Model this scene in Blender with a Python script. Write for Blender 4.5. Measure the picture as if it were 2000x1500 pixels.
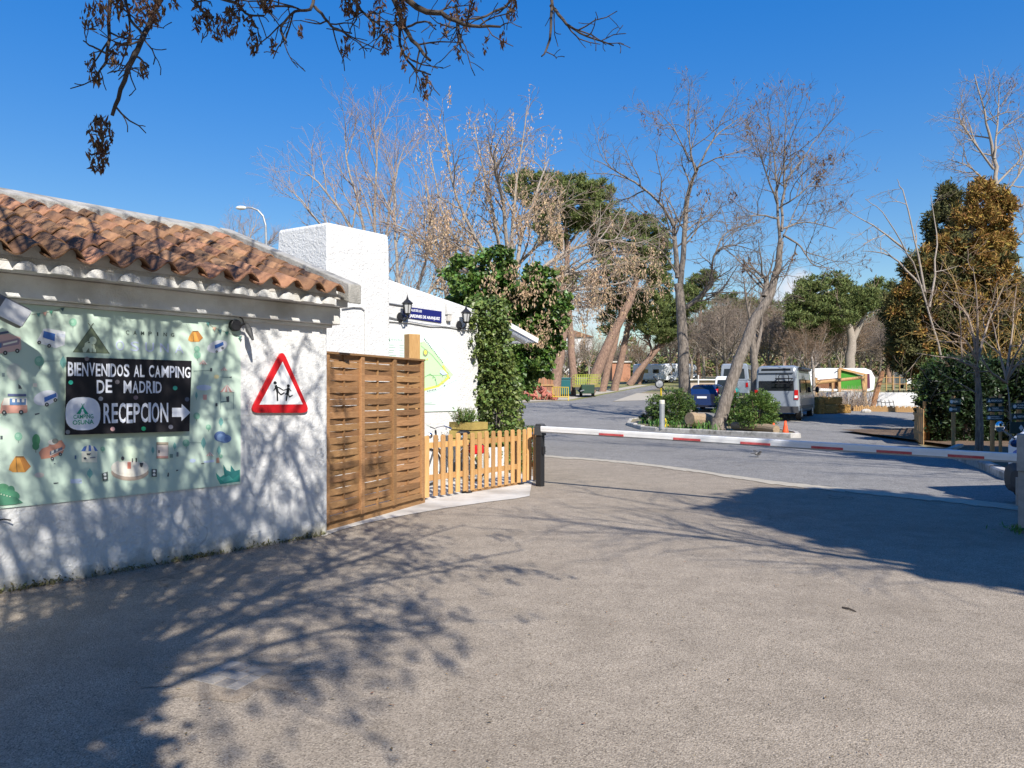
import bpy, bmesh, math, random
import numpy as np
from mathutils import Vector, Matrix

for _o in list(bpy.data.objects):
    bpy.data.objects.remove(_o, do_unlink=True)
scene = bpy.context.scene
COL = scene.collection
R = math.radians

# ------------------------------------------------------------------ camera
F = 1480.0                       # focal length in pixels of the 2000 px wide photograph
CAM_H = 1.6
cam_d = bpy.data.cameras.new('camera')
cam_d.sensor_width = 36.0
cam_d.lens = F / 2000.0 * 36.0
cam_d.shift_y = 15.0 / 2000.0
cam_d.clip_start = 0.05
cam_d.clip_end = 3000.0
cam = bpy.data.objects.new('camera', cam_d)
COL.objects.link(cam)
cam.location = (0, 0, CAM_H)
cam.rotation_euler = (R(90), 0, 0)
scene.camera = cam

# ------------------------------------------------------------------ light
SUN_EL, SUN_AZ = R(39.5), math.atan2(0.36, -0.93)     # azimuth clockwise from +Y
L_DIR = Vector((-math.sin(SUN_AZ) * math.cos(SUN_EL), -math.cos(SUN_AZ) * math.cos(SUN_EL), -math.sin(SUN_EL)))
sd = bpy.data.lights.new('sun', 'SUN')
sd.energy = 5.0
sd.angle = R(0.53)
sd.color = (1.0, 0.95, 0.87)
sun = bpy.data.objects.new('sun', sd)
COL.objects.link(sun)
sun.rotation_euler = L_DIR.to_track_quat('-Z', 'Y').to_euler()
sun.location = (10, -20, 30)

world = bpy.data.worlds.new('World')
scene.world = world
world.use_nodes = True
wn, wl = world.node_tree.nodes, world.node_tree.links
wn.clear()
sky = wn.new('ShaderNodeTexSky')
sky.sky_type = 'NISHITA'
sky.sun_disc = False
sky.sun_elevation = SUN_EL
sky.sun_rotation = SUN_AZ
sky.altitude = 600
sky.air_density = 1.3
sky.dust_density = 0.15
sky.ozone_density = 2.5
hsv = wn.new('ShaderNodeHueSaturation')
hsv.inputs['Hue'].default_value = 0.513
hsv.inputs['Saturation'].default_value = 1.47
hsv.inputs['Value'].default_value = 1.08
bg = wn.new('ShaderNodeBackground')
bg.inputs['Strength'].default_value = 0.087
out = wn.new('ShaderNodeOutputWorld')
tc = wn.new('ShaderNodeTexCoord')
wl.new(sky.outputs[0], hsv.inputs['Color'])
# a few low fair-weather clouds, fixed in the sky
prev = hsv.outputs[0]
# even out the sky's brightness over the whole dome, as the phone's exposure does
_sc = wn.new('ShaderNodeSeparateColor'); _sc.mode = 'HSV'; wl.new(prev, _sc.inputs[0])
_d = wn.new('ShaderNodeMath'); _d.operation = 'DIVIDE'; _d.inputs[1].default_value = 6.05; wl.new(_sc.outputs[2], _d.inputs[0])
_p = wn.new('ShaderNodeMath'); _p.operation = 'POWER'; _p.inputs[1].default_value = 0.45; wl.new(_d.outputs[0], _p.inputs[0])
_m = wn.new('ShaderNodeMath'); _m.operation = 'MULTIPLY'; _m.inputs[1].default_value = 6.05; wl.new(_p.outputs[0], _m.inputs[0])
_cc = wn.new('ShaderNodeCombineColor'); _cc.mode = 'HSV'
wl.new(_sc.outputs[0], _cc.inputs[0]); wl.new(_sc.outputs[1], _cc.inputs[1]); wl.new(_m.outputs[0], _cc.inputs[2])
prev = _cc.outputs[0]
cn = wn.new('ShaderNodeTexNoise'); cn.inputs['Scale'].default_value = 22.0; cn.inputs['Detail'].default_value = 7.0
wl.new(tc.outputs['Generated'], cn.inputs['Vector'])
for (cx, cz, sx, sz, am) in ((0.365, 0.125, 0.045, 0.040, 0.95), (0.40, 0.105, 0.05, 0.03, 0.9), (0.085, 0.10, 0.05, 0.045, 0.55),
                             (0.11, 0.055, 0.12, 0.03, 0.35), (-0.62, 0.07, 0.2, 0.03, 0.5), (1.6, 0.1, 0.3, 0.05, 0.6), (-2.2, 0.12, 0.3, 0.05, 0.6)):
    sep = wn.new('ShaderNodeSeparateXYZ')
    wl.new(tc.outputs['Generated'], sep.inputs[0])
    def mth(op, a, b=None):
        n = wn.new('ShaderNodeMath'); n.operation = op
        for i, q in enumerate((a, b)):
            if q is None: continue
            if isinstance(q, (int, float)): n.inputs[i].default_value = q
            else: wl.new(q, n.inputs[i])
        return n.outputs[0]
    yy = mth('MAXIMUM', sep.outputs['Y'], 0.02)
    dx = mth('DIVIDE', mth('SUBTRACT', mth('DIVIDE', sep.outputs['X'], yy), cx), sx)
    dz = mth('DIVIDE', mth('SUBTRACT', mth('DIVIDE', sep.outputs['Z'], yy), cz), sz)
    r2 = mth('ADD', mth('MULTIPLY', dx, dx), mth('MULTIPLY', dz, dz))
    g = mth('SUBTRACT', 1.0, r2)
    g = mth('ADD', g, mth('MULTIPLY', mth('SUBTRACT', cn.outputs[0], 0.5), 3.0))
    g = mth('MULTIPLY', mth('MINIMUM', mth('MAXIMUM', g, 0.0), 1.0), am)
    mx = wn.new('ShaderNodeMix'); mx.data_type = 'RGBA'
    wl.new(g, mx.inputs['Factor'])
    wl.new(prev, mx.inputs['A'])
    mx.inputs['B'].default_value = (6.2, 6.5, 7.2, 1)
    prev = mx.outputs['Result']
wl.new(prev, bg.inputs['Color'])
wl.new(bg.outputs[0], out.inputs[0])

scene.view_settings.view_transform = 'Standard'
scene.view_settings.look = 'None'
scene.view_settings.exposure = 0.58
scene.view_settings.gamma = 1.0
scene.view_settings.use_curve_mapping = False
scene.cycles.max_bounces = 6
scene.cycles.use_denoising = True

# ------------------------------------------------------------------ geometry of the place
def hy(y):
    """terrain height: level near the gate, rising gently beyond the traffic island"""
    if y < 30: return 0.0
    if y < 150: return 0.04 * (y - 30)
    return 4.8 + 0.03 * (y - 150)
def P(u, v, Y):
    return Vector(((u - 1000) / F * Y, Y, CAM_H + (765 - v) / F * Y))
def G(u, v, z=0.0):
    """ground point seen at a pixel of the photograph"""
    Y = 20.0
    k = (v - 765) / F
    lo, hi = 1.0, 400.0
    for _ in range(60):
        Y = (lo + hi) / 2
        if CAM_H - k * Y > hy(Y) + z: lo = Y
        else: hi = Y
    return Vector(((u - 1000) / F * Y, Y, hy(Y) + z))
def GX(u, Y, z=0.0):
    return Vector(((u - 1000) / F * Y, Y, hy(Y) + z))
D_ANG = math.atan2(0.777, 0.63)          # direction of the white walls

# ------------------------------------------------------------------ objects
def setp(o, label=None, cat=None, group=None, kind=None):
    if label: o['label'] = label
    if cat: o['category'] = cat
    if group: o['group'] = group
    if kind: o['kind'] = kind
    return o
def thing(name, label, cat, loc=(0, 0, 0), rz=0.0, group=None):
    o = bpy.data.objects.new(name, None)
    o.empty_display_size = 0.2
    COL.objects.link(o)
    o.location = loc
    o.rotation_euler = (0, 0, rz)
    return setp(o, label, cat, group)
def copy_tree(o, parent=None):
    c = o.copy()
    COL.objects.link(c)
    if parent is not None: c.parent = parent
    for ch in list(o.children): copy_tree(ch, c)
    return c
def base_of(o):
    """offset of a parent chain made of unrotated empties"""
    v = Vector((0, 0, 0))
    while o is not None:
        v += o.location
        o = o.parent
    return v

class MB:
    """collects shapes and links them as one mesh object"""
    def __init__(s):
        s.V = []; s.Fc = []; s.mi = []; s.m = 0; s.xf = None
    def add(s, verts, faces):
        b = len(s.V)
        if s.xf is not None: verts = [s.xf @ Vector(v) for v in verts]
        s.V.extend([tuple(v) for v in verts])
        for f in faces:
            s.Fc.append(tuple(b + i for i in f)); s.mi.append(s.m)
        return s
    def box(s, x0, x1, y0, y1, z0, z1):
        v = [(x0, y0, z0), (x1, y0, z0), (x1, y1, z0), (x0, y1, z0), (x0, y0, z1), (x1, y0, z1), (x1, y1, z1), (x0, y1, z1)]
        return s.add(v, [(3, 2, 1, 0), (4, 5, 6, 7), (0, 1, 5, 4), (1, 2, 6, 5), (2, 3, 7, 6), (3, 0, 4, 7)])
    def bar(s, a, b, w, h, up=(0, 0, 1)):
        """rectangular bar between two points, w across, h along up"""
        a, b = Vector(a), Vector(b)
        t = (b - a).normalized()
        u = t.cross(Vector(up))
        if u.length < 1e-4: u = t.cross(Vector((1, 0, 0)))
        u.normalize(); n = u.cross(t)
        u *= w / 2; n *= h / 2
        v = [a - u - n, a + u - n, a + u + n, a - u + n, b - u - n, b + u - n, b + u + n, b - u + n]
        return s.add(v, [(0, 1, 2, 3), (7, 6, 5, 4), (0, 4, 5, 1), (1, 5, 6, 2), (2, 6, 7, 3), (3, 7, 4, 0)])
    def tube(s, pts, rad, n=6, cap=True):
        pts = [Vector(p) for p in pts]
        if not hasattr(rad, '__len__'): rad = [rad] * len(pts)
        vs, fs = [], []
        ref = None
        for i, p in enumerate(pts):
            t = (pts[min(i + 1, len(pts) - 1)] - pts[max(i - 1, 0)]).normalized()
            if ref is None:
                ref = t.cross(Vector((0, 0, 1)) if abs(t.z) < 0.9 else Vector((1, 0, 0))).normalized()
            u = (ref - t * ref.dot(t)).normalized(); ref = u
            w = t.cross(u)
            for k in range(n):
                a = 2 * math.pi * k / n
                vs.append(p + (u * math.cos(a) + w * math.sin(a)) * rad[i])
        for i in range(len(pts) - 1):
            for k in range(n):
                k2 = (k + 1) % n
                fs.append((i * n + k, i * n + k2, (i + 1) * n + k2, (i + 1) * n + k))
        if cap:
            fs.append(tuple(reversed(range(n))))
            fs.append(tuple((len(pts) - 1) * n + k for k in range(n)))
        return s.add(vs, fs)
    def lathe(s, prof, n=12, c=(0, 0, 0), axis='z'):
        vs, fs = [], []
        for (r, z) in prof:
            for k in range(n):
                a = 2 * math.pi * k / n
                p = (r * math.cos(a), r * math.sin(a), z)
                if axis == 'x': p = (p[2], p[0], p[1])
                if axis == 'y': p = (p[1], p[2], p[0])
                vs.append((p[0] + c[0], p[1] + c[1], p[2] + c[2]))
        for i in range(len(prof) - 1):
            for k in range(n):
                k2 = (k + 1) % n
                fs.append((i * n + k, i * n + k2, (i + 1) * n + k2, (i + 1) * n + k))
        fs.append(tuple(reversed(range(n))))
        fs.append(tuple((len(prof) - 1) * n + k for k in range(n)))
        return s.add(vs, fs)
    def ball(s, c, r, n=10, m=6):
        if not hasattr(r, '__len__'): r = (r, r, r)
        prof = []
        vs, fs = [], []
        for i in range(m + 1):
            th = math.pi * (0.02 + 0.96 * i / m)
            for k in range(n):
                a = 2 * math.pi * k / n
                vs.append((c[0] + r[0] * math.sin(th) * math.cos(a), c[1] + r[1] * math.sin(th) * math.sin(a), c[2] - r[2] * math.cos(th)))
        for i in range(m):
            for k in range(n):
                k2 = (k + 1) % n
                fs.append((i * n + k, i * n + k2, (i + 1) * n + k2, (i + 1) * n + k))
        fs.append(tuple(reversed(range(n)))); fs.append(tuple(m * n + k for k in range(n)))
        return s.add(vs, fs)
    def prism(s, poly, fn, d0, d1):
        """poly of (a,b) points; fn(a,b,d) gives the 3-D point"""
        n = len(poly)
        vs = [fn(a, b, d0) for a, b in poly] + [fn(a, b, d1) for a, b in poly]
        fs = [tuple(range(n)), tuple(reversed(range(n, 2 * n)))]
        for k in range(n):
            k2 = (k + 1) % n
            fs.append((k, n + k, n + k2, k2))
        return s.add(vs, fs)
    def face(s, pts):
        return s.add(pts, [tuple(range(len(pts)))])
    def build(s, name, mats, parent=None, smooth=False, bevel=0.0, world=False, fix=True):
        me = bpy.data.meshes.new(name)
        V = s.V
        if world and parent is not None:
            b = base_of(parent); V = [(x - b.x, y - b.y, z - b.z) for x, y, z in V]
        me.from_pydata(V, [], s.Fc)
        if not isinstance(mats, (list, tuple)): mats = [mats]
        for m in mats: me.materials.append(m)
        if len(mats) > 1: me.polygons.foreach_set('material_index', s.mi)
        if smooth: me.polygons.foreach_set('use_smooth', [True] * len(me.polygons))
        if fix:
            bm = bmesh.new(); bm.from_mesh(me)
            bmesh.ops.recalc_face_normals(bm, faces=bm.faces)
            bm.to_mesh(me); bm.free()
        me.update()
        o = bpy.data.objects.new(name, me)
        COL.objects.link(o)
        if parent is not None: o.parent = parent
        if bevel:
            md = o.modifiers.new('bevel', 'BEVEL'); md.width = bevel; md.segments = 2; md.limit_method = 'ANGLE'; md.angle_limit = R(40)
        return o

def np_mesh(name, V, Fs, mats, parent=None, smooth=False, mis=None):
    """fast mesh from numpy arrays; Fs list of (n,k) index arrays"""
    me = bpy.data.meshes.new(name)
    V = np.asarray(V, dtype=np.float32)
    if parent is not None:
        b = base_of(parent); V = V - np.array([b.x, b.y, b.z], dtype=np.float32)
    me.vertices.add(len(V)); me.vertices.foreach_set('co', V.ravel())
    nl = sum(f.size for f in Fs); npoly = sum(len(f) for f in Fs)
    me.loops.add(nl); me.polygons.add(npoly)
    me.loops.foreach_set('vertex_index', np.concatenate([f.ravel() for f in Fs]).astype(np.int32))
    tot = np.concatenate([np.full(len(f), f.shape[1], dtype=np.int32) for f in Fs])
    st = np.concatenate([[0], np.cumsum(tot)[:-1]]).astype(np.int32)
    me.polygons.foreach_set('loop_start', st)
    me.polygons.foreach_set('loop_total', tot)
    if not isinstance(mats, (list, tuple)): mats = [mats]
    for m in mats: me.materials.append(m)
    if mis is not None: me.polygons.foreach_set('material_index', np.asarray(mis, dtype=np.int32))
    me.polygons.foreach_set('use_smooth', np.full(npoly, bool(smooth)))
    me.update(calc_edges=True)
    me.validate()
    o = bpy.data.objects.new(name, me)
    COL.objects.link(o)
    if parent is not None: o.parent = parent
    return o

# ------------------------------------------------------------------ materials
MATS = {}
def S(r, g, b):
    """sRGB 0-255 to linear"""
    f = lambda c: (c / 255 / 12.92) if c <= 10 else ((c / 255 + 0.055) / 1.055) ** 2.4
    return (f(r), f(g), f(b))
def mat(name, col, col2=None, scale=6.0, rough=0.75, bump=0.0, bscale=40.0, metal=0.0, island=0.0, rand=0.0, spec=0.35,
        detail=5.0, trans=0.0, stretch=None, coat=0.0, obj=True, col3=None, scale3=0.7, dist=0.0):
    if name in MATS: return MATS[name]
    m = bpy.data.materials.new(name)
    m.use_nodes = True
    nt = m.node_tree; N, L = nt.nodes, nt.links
    bs = N['Principled BSDF']
    bs.inputs['Roughness'].default_value = rough
    bs.inputs['Metallic'].default_value = metal
    bs.inputs['Specular IOR Level'].default_value = spec
    if coat: bs.inputs['Coat Weight'].default_value = coat
    tcn = N.new('ShaderNodeTexCoord')
    vec = tcn.outputs['Object']
    if stretch:
        mp = N.new('ShaderNodeMapping'); mp.inputs['Scale'].default_value = stretch
        L.new(vec, mp.inputs['Vector']); vec = mp.outputs[0]
    c4 = lambda c: (c[0], c[1], c[2], 1)
    src = None
    if col2 is not None:
        nz = N.new('ShaderNodeTexNoise'); nz.inputs['Scale'].default_value = scale; nz.inputs['Detail'].default_value = detail
        nz.inputs['Roughness'].default_value = 0.62
        nz.inputs['Distortion'].default_value = dist
        L.new(vec, nz.inputs['Vector'])
        rp = N.new('ShaderNodeValToRGB')
        rp.color_ramp.elements[0].position = 0.33; rp.color_ramp.elements[1].position = 0.67
        rp.color_ramp.elements[0].color = c4(col); rp.color_ramp.elements[1].color = c4(col2)
        L.new(nz.outputs[0], rp.inputs[0]); src = rp.outputs[0]
    if col3 is not None:
        n3 = N.new('ShaderNodeTexNoise'); n3.inputs['Scale'].default_value = scale3; n3.inputs['Detail'].default_value = 6
        L.new(vec, n3.inputs['Vector'])
        r3 = N.new('ShaderNodeValToRGB'); r3.color_ramp.elements[0].position = 0.48; r3.color_ramp.elements[1].position = 0.72
        r3.color_ramp.elements[0].color = (0, 0, 0, 1); r3.color_ramp.elements[1].color = (1, 1, 1, 1)
        L.new(n3.outputs[0], r3.inputs[0])
        mx = N.new('ShaderNodeMix'); mx.data_type = 'RGBA'
        L.new(r3.outputs[0], mx.inputs['Factor'])
        if src is None: mx.inputs['A'].default_value = c4(col)
        else: L.new(src, mx.inputs['A'])
        mx.inputs['B'].default_value = c4(col3); src = mx.outputs['Result']
    if island or rand:
        hv = N.new('ShaderNodeHueSaturation')
        if src is None: hv.inputs['Color'].default_value = c4(col)
        else: L.new(src, hv.inputs['Color'])
        if island:
            gi = N.new('ShaderNodeNewGeometry'); rv = gi.outputs['Random Per Island']; am = island
        else:
            gi = N.new('ShaderNodeObjectInfo'); rv = gi.outputs['Random']; am = rand
        mr = N.new('ShaderNodeMapRange'); mr.inputs['To Min'].default_value = 1 - am; mr.inputs['To Max'].default_value = 1 + am
        L.new(rv, mr.inputs['Value']); L.new(mr.outputs[0], hv.inputs['Value'])
        m2 = N.new('ShaderNodeMath'); m2.operation = 'MULTIPLY'; m2.inputs[1].default_value = 7.31
        L.new(rv, m2.inputs[0])
        m3 = N.new('ShaderNodeMath'); m3.operation = 'FRACT'; L.new(m2.outputs[0], m3.inputs[0])
        mr2 = N.new('ShaderNodeMapRange'); hs_ = 0.05 if island else 0.016
        mr2.inputs['To Min'].default_value = 0.5 - hs_ * am; mr2.inputs['To Max'].default_value = 0.5 + hs_ * am
        L.new(m3.outputs[0], mr2.inputs['Value']); L.new(mr2.outputs[0], hv.inputs['Hue'])
        src = hv.outputs[0]
    if src is None: bs.inputs['Base Color'].default_value = c4(col)
    else: L.new(src, bs.inputs['Base Color'])
    if bump:
        nb = N.new('ShaderNodeTexNoise'); nb.inputs['Scale'].default_value = bscale; nb.inputs['Detail'].default_value = 6
        L.new(vec, nb.inputs['Vector'])
        bp = N.new('ShaderNodeBump'); bp.inputs['Strength'].default_value = bump; bp.inputs['Distance'].default_value = 0.03
        L.new(nb.outputs[0], bp.inputs['Height']); L.new(bp.outputs[0], bs.inputs['Normal'])
    if trans:
        tr = N.new('ShaderNodeBsdfTranslucent')
        if src is None: tr.inputs['Color'].default_value = c4(col)
        else: L.new(src, tr.inputs['Color'])
        ms = N.new('ShaderNodeMixShader'); ms.inputs[0].default_value = trans
        L.new(bs.outputs[0], ms.inputs[1]); L.new(tr.outputs[0], ms.inputs[2])
        L.new(ms.outputs[0], N['Material Output'].inputs[0])
    MATS[name] = m
    return m

def speckle_mat(name, cols, fine, mid, stain, stain_amt=0.6, bump=0.5, rough=0.9):
    """aggregate surface: coloured stones set in binder, soft stains"""
    m = bpy.data.materials.new(name); m.use_nodes = True
    nt = m.node_tree; N, L = nt.nodes, nt.links
    bs = N['Principled BSDF']; bs.inputs['Roughness'].default_value = rough; bs.inputs['Specular IOR Level'].default_value = 0.2
    t = N.new('ShaderNodeTexCoord')
    vo = N.new('ShaderNodeTexVoronoi'); vo.inputs['Scale'].default_value = fine
    L.new(t.outputs['Object'], vo.inputs['Vector'])
    rp = N.new('ShaderNodeValToRGB'); el = rp.color_ramp.elements
    el[0].position = 0.0; el[0].color = (*cols[0], 1); el[1].position = 1.0; el[1].color = (*cols[-1], 1)
    for i, c in enumerate(cols[1:-1]):
        e = el.new((i + 1) / (len(cols) - 1)); e.color = (*c, 1)
    L.new(vo.outputs['Color'], rp.inputs[0])
    n1 = N.new('ShaderNodeTexNoise'); n1.inputs['Scale'].default_value = mid; n1.inputs['Detail'].default_value = 8; n1.inputs['Roughness'].default_value = 0.7
    L.new(t.outputs['Object'], n1.inputs['Vector'])
    mr = N.new('ShaderNodeMapRange'); mr.inputs['From Min'].default_value = 0.3; mr.inputs['From Max'].default_value = 0.7
    mr.inputs['To Min'].default_value = 0.82; mr.inputs['To Max'].default_value = 1.16
    L.new(n1.outputs[0], mr.inputs['Value'])
    mx = N.new('ShaderNodeMix'); mx.data_type = 'RGBA'; mx.blend_type = 'MULTIPLY'; mx.inputs['Factor'].default_value = 1
    L.new(rp.outputs[0], mx.inputs['A']); L.new(mr.outputs[0], mx.inputs['B'])
    n2 = N.new('ShaderNodeTexNoise'); n2.inputs['Scale'].default_value = 0.55; n2.inputs['Detail'].default_value = 9; n2.inputs['Roughness'].default_value = 0.68
    L.new(t.outputs['Object'], n2.inputs['Vector'])
    r2 = N.new('ShaderNodeValToRGB'); r2.color_ramp.elements[0].position = 0.50; r2.color_ramp.elements[1].position = 0.74
    r2.color_ramp.elements[0].color = (0, 0, 0, 1); r2.color_ramp.elements[1].color = (stain_amt,) * 3 + (1,)
    L.new(n2.outputs[0], r2.inputs[0])
    m2 = N.new('ShaderNodeMix'); m2.data_type = 'RGBA'
    L.new(r2.outputs[0], m2.inputs['Factor']); L.new(mx.outputs['Result'], m2.inputs['A']); m2.inputs['B'].default_value = (*stain, 1)
    n4 = N.new('ShaderNodeTexNoise'); n4.inputs['Scale'].default_value = 0.16; n4.inputs['Detail'].default_value = 3
    L.new(t.outputs['Object'], n4.inputs['Vector'])
    mr4 = N.new('ShaderNodeMapRange'); mr4.inputs['From Min'].default_value = 0.3; mr4.inputs['From Max'].default_value = 0.7
    mr4.inputs['To Min'].default_value = 0.88; mr4.inputs['To Max'].default_value = 1.1
    L.new(n4.outputs[0], mr4.inputs['Value'])
    m4 = N.new('ShaderNodeMix'); m4.data_type = 'RGBA'; m4.blend_type = 'MULTIPLY'; m4.inputs['Factor'].default_value = 1
    L.new(m2.outputs['Result'], m4.inputs['A']); L.new(mr4.outputs[0], m4.inputs['B'])
    nd = N.new('ShaderNodeTexNoise'); nd.inputs['Scale'].default_value = 1.6; nd.inputs['Detail'].default_value = 6
    L.new(t.outputs['Object'], nd.inputs['Vector'])
    md = N.new('ShaderNodeMix'); md.data_type = 'RGBA'; md.inputs['Factor'].default_value = 0.45
    L.new(t.outputs['Object'], md.inputs['A']); L.new(nd.outputs['Color'], md.inputs['B'])
    vc = N.new('ShaderNodeTexVoronoi'); vc.feature = 'DISTANCE_TO_EDGE'; vc.inputs['Scale'].default_value = 0.42
    L.new(md.outputs['Result'], vc.inputs['Vector'])
    rc = N.new('ShaderNodeValToRGB'); rc.color_ramp.elements[0].position = 0.0; rc.color_ramp.elements[1].position = 0.0035
    rc.color_ramp.elements[0].color = (0.5, 0.5, 0.5, 1); rc.color_ramp.elements[1].color = (0, 0, 0, 1)
    L.new(vc.outputs['Distance'], rc.inputs[0])
    ng = N.new('ShaderNodeTexNoise'); ng.inputs['Scale'].default_value = 0.35; L.new(t.outputs['Object'], ng.inputs['Vector'])
    rg = N.new('ShaderNodeValToRGB'); rg.color_ramp.elements[0].position = 0.5; rg.color_ramp.elements[1].position = 0.6
    L.new(ng.outputs[0], rg.inputs[0])
    mg = N.new('ShaderNodeMix'); mg.data_type = 'RGBA'; mg.blend_type = 'MULTIPLY'; mg.inputs['Factor'].default_value = 1
    L.new(rc.outputs[0], mg.inputs['A']); L.new(rg.outputs[0], mg.inputs['B'])
    mk = N.new('ShaderNodeMix'); mk.data_type = 'RGBA'
    L.new(mg.outputs['Result'], mk.inputs['Factor']); L.new(m4.outputs['Result'], mk.inputs['A']); mk.inputs['B'].default_value = (0.06, 0.05, 0.042, 1)
    n5 = N.new('ShaderNodeTexNoise'); n5.inputs['Scale'].default_value = 2.3; n5.inputs['Detail'].default_value = 7; n5.inputs['Roughness'].default_value = 0.72
    L.new(t.outputs['Object'], n5.inputs['Vector'])
    r5 = N.new('ShaderNodeValToRGB'); r5.color_ramp.elements[0].position = 0.60; r5.color_ramp.elements[1].position = 0.74
    r5.color_ramp.elements[0].color = (0, 0, 0, 1); r5.color_ramp.elements[1].color = (0.7, 0.7, 0.7, 1)
    L.new(n5.outputs[0], r5.inputs[0])
    mo = N.new('ShaderNodeMix'); mo.data_type = 'RGBA'
    L.new(r5.outputs[0], mo.inputs['Factor']); L.new(mk.outputs['Result'], mo.inputs['A']); mo.inputs['B'].default_value = (stain[0] * .7, stain[1] * .66, stain[2] * .62, 1)
    L.new(mo.outputs['Result'], bs.inputs['Base Color'])
    bp = N.new('ShaderNodeBump'); bp.inputs['Strength'].default_value = bump; bp.inputs['Distance'].default_value = 0.012
    v2 = N.new('ShaderNodeTexVoronoi'); v2.inputs['Scale'].default_value = fine * 0.8
    L.new(t.outputs['Object'], v2.inputs['Vector'])
    L.new(v2.outputs['Distance'], bp.inputs['Height']); L.new(bp.outputs[0], bs.inputs['Normal'])
    MATS[name] = m
    return m

def stucco_mat(name, lump=1.0, white=(0.665, 0.66, 0.645), grime=0.0):
    m = bpy.data.materials.new(name); m.use_nodes = True
    nt = m.node_tree; N, L = nt.nodes, nt.links
    bs = N['Principled BSDF']; bs.inputs['Roughness'].default_value = 0.85; bs.inputs['Specular IOR Level'].default_value = 0.2
    t = N.new('ShaderNodeTexCoord'); o = t.outputs['Object']
    def noise(sc, det, vec=o, ro=0.6):
        n = N.new('ShaderNodeTexNoise'); n.inputs['Scale'].default_value = sc; n.inputs['Detail'].default_value = det
        n.inputs['Roughness'].default_value = ro; L.new(vec, n.inputs['Vector']); return n.outputs[0]
    def ramp(src, a, b, ca, cb):
        r = N.new('ShaderNodeValToRGB'); r.color_ramp.elements[0].position = a; r.color_ramp.elements[1].position = b
        r.color_ramp.elements[0].color = (*ca, 1); r.color_ramp.elements[1].color = (*cb, 1); L.new(src, r.inputs[0]); return r.outputs[0]
    base = ramp(noise(1.7, 7), 0.3, 0.75, [c * 0.93 for c in white], white)
    # thin plaster cracks
    nv = N.new('ShaderNodeTexNoise'); nv.inputs['Scale'].default_value = 2.2; nv.inputs['Detail'].default_value = 5; L.new(o, nv.inputs['Vector'])
    ad = N.new('ShaderNodeMix'); ad.data_type = 'RGBA'; ad.inputs['Factor'].default_value = 0.35
    L.new(o, ad.inputs['A']); L.new(nv.outputs['Color'], ad.inputs['B'])
    vo = N.new('ShaderNodeTexVoronoi'); vo.feature = 'DISTANCE_TO_EDGE'; vo.inputs['Scale'].default_value = 1.3
    L.new(ad.outputs['Result'], vo.inputs['Vector'])
    cr = ramp(vo.outputs['Distance'], 0.0, 0.006, (1, 1, 1), (0, 0, 0))
    gate = ramp(noise(0.9, 2), 0.55, 0.62, (0, 0, 0), (0.45, 0.45, 0.45))
    mu = N.new('ShaderNodeMix'); mu.data_type = 'RGBA'; mu.blend_type = 'MULTIPLY'; mu.inputs['Factor'].default_value = 1
    L.new(cr, mu.inputs['A']); L.new(gate, mu.inputs['B'])
    mx = N.new('ShaderNodeMix'); mx.data_type = 'RGBA'
    L.new(mu.outputs['Result'], mx.inputs['Factor']); L.new(base, mx.inputs['A']); mx.inputs['B'].default_value = (0.30, 0.29, 0.27, 1)
    res = mx.outputs['Result']
    if grime:
        # splash-back dirt and moss: an irregular tide mark on the foot of the wall
        sp = N.new('ShaderNodeSeparateXYZ'); L.new(o, sp.inputs[0])
        nn = noise(3.5, 8, ro=0.7)
        a1 = N.new('ShaderNodeMath'); a1.operation = 'MULTIPLY_ADD'; a1.inputs[1].default_value = 0.55; L.new(nn, a1.inputs[0]); L.new(sp.outputs['Z'], a1.inputs[2])
        gr = ramp(a1.outputs[0], 0.27, 0.44, (grime, grime, grime), (0, 0, 0))
        m3 = N.new('ShaderNodeMix'); m3.data_type = 'RGBA'
        L.new(gr, m3.inputs['Factor']); L.new(res, m3.inputs['A']); m3.inputs['B'].default_value = (0.20, 0.18, 0.12, 1)
        res = m3.outputs['Result']
        st = N.new('ShaderNodeMapping'); st.inputs['Scale'].default_value = (5, 5, 0.5); L.new(o, st.inputs['Vector'])
        sr = ramp(noise(1.5, 6, st.outputs[0]), 0.56, 0.75, (0, 0, 0), (0.38, 0.38, 0.38))
        m5 = N.new('ShaderNodeMix'); m5.data_type = 'RGBA'
        L.new(sr, m5.inputs['Factor']); L.new(res, m5.inputs['A']); m5.inputs['B'].default_value = (0.42, 0.40, 0.36, 1)
        res = m5.outputs['Result']
    L.new(res, bs.inputs['Base Color'])
    bp = N.new('ShaderNodeBump'); bp.inputs['Strength'].default_value = 0.55 * lump; bp.inputs['Distance'].default_value = 0.02
    L.new(noise(28, 6), bp.inputs['Height'])
    b2 = N.new('ShaderNodeBump'); b2.inputs['Strength'].default_value = 0.35 * lump; b2.inputs['Distance'].default_value = 0.04
    L.new(noise(7, 3), b2.inputs['Height']); L.new(bp.outputs[0], b2.inputs['Normal'])
    L.new(b2.outputs[0], bs.inputs['Normal'])
    MATS[name] = m
    return m

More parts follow.
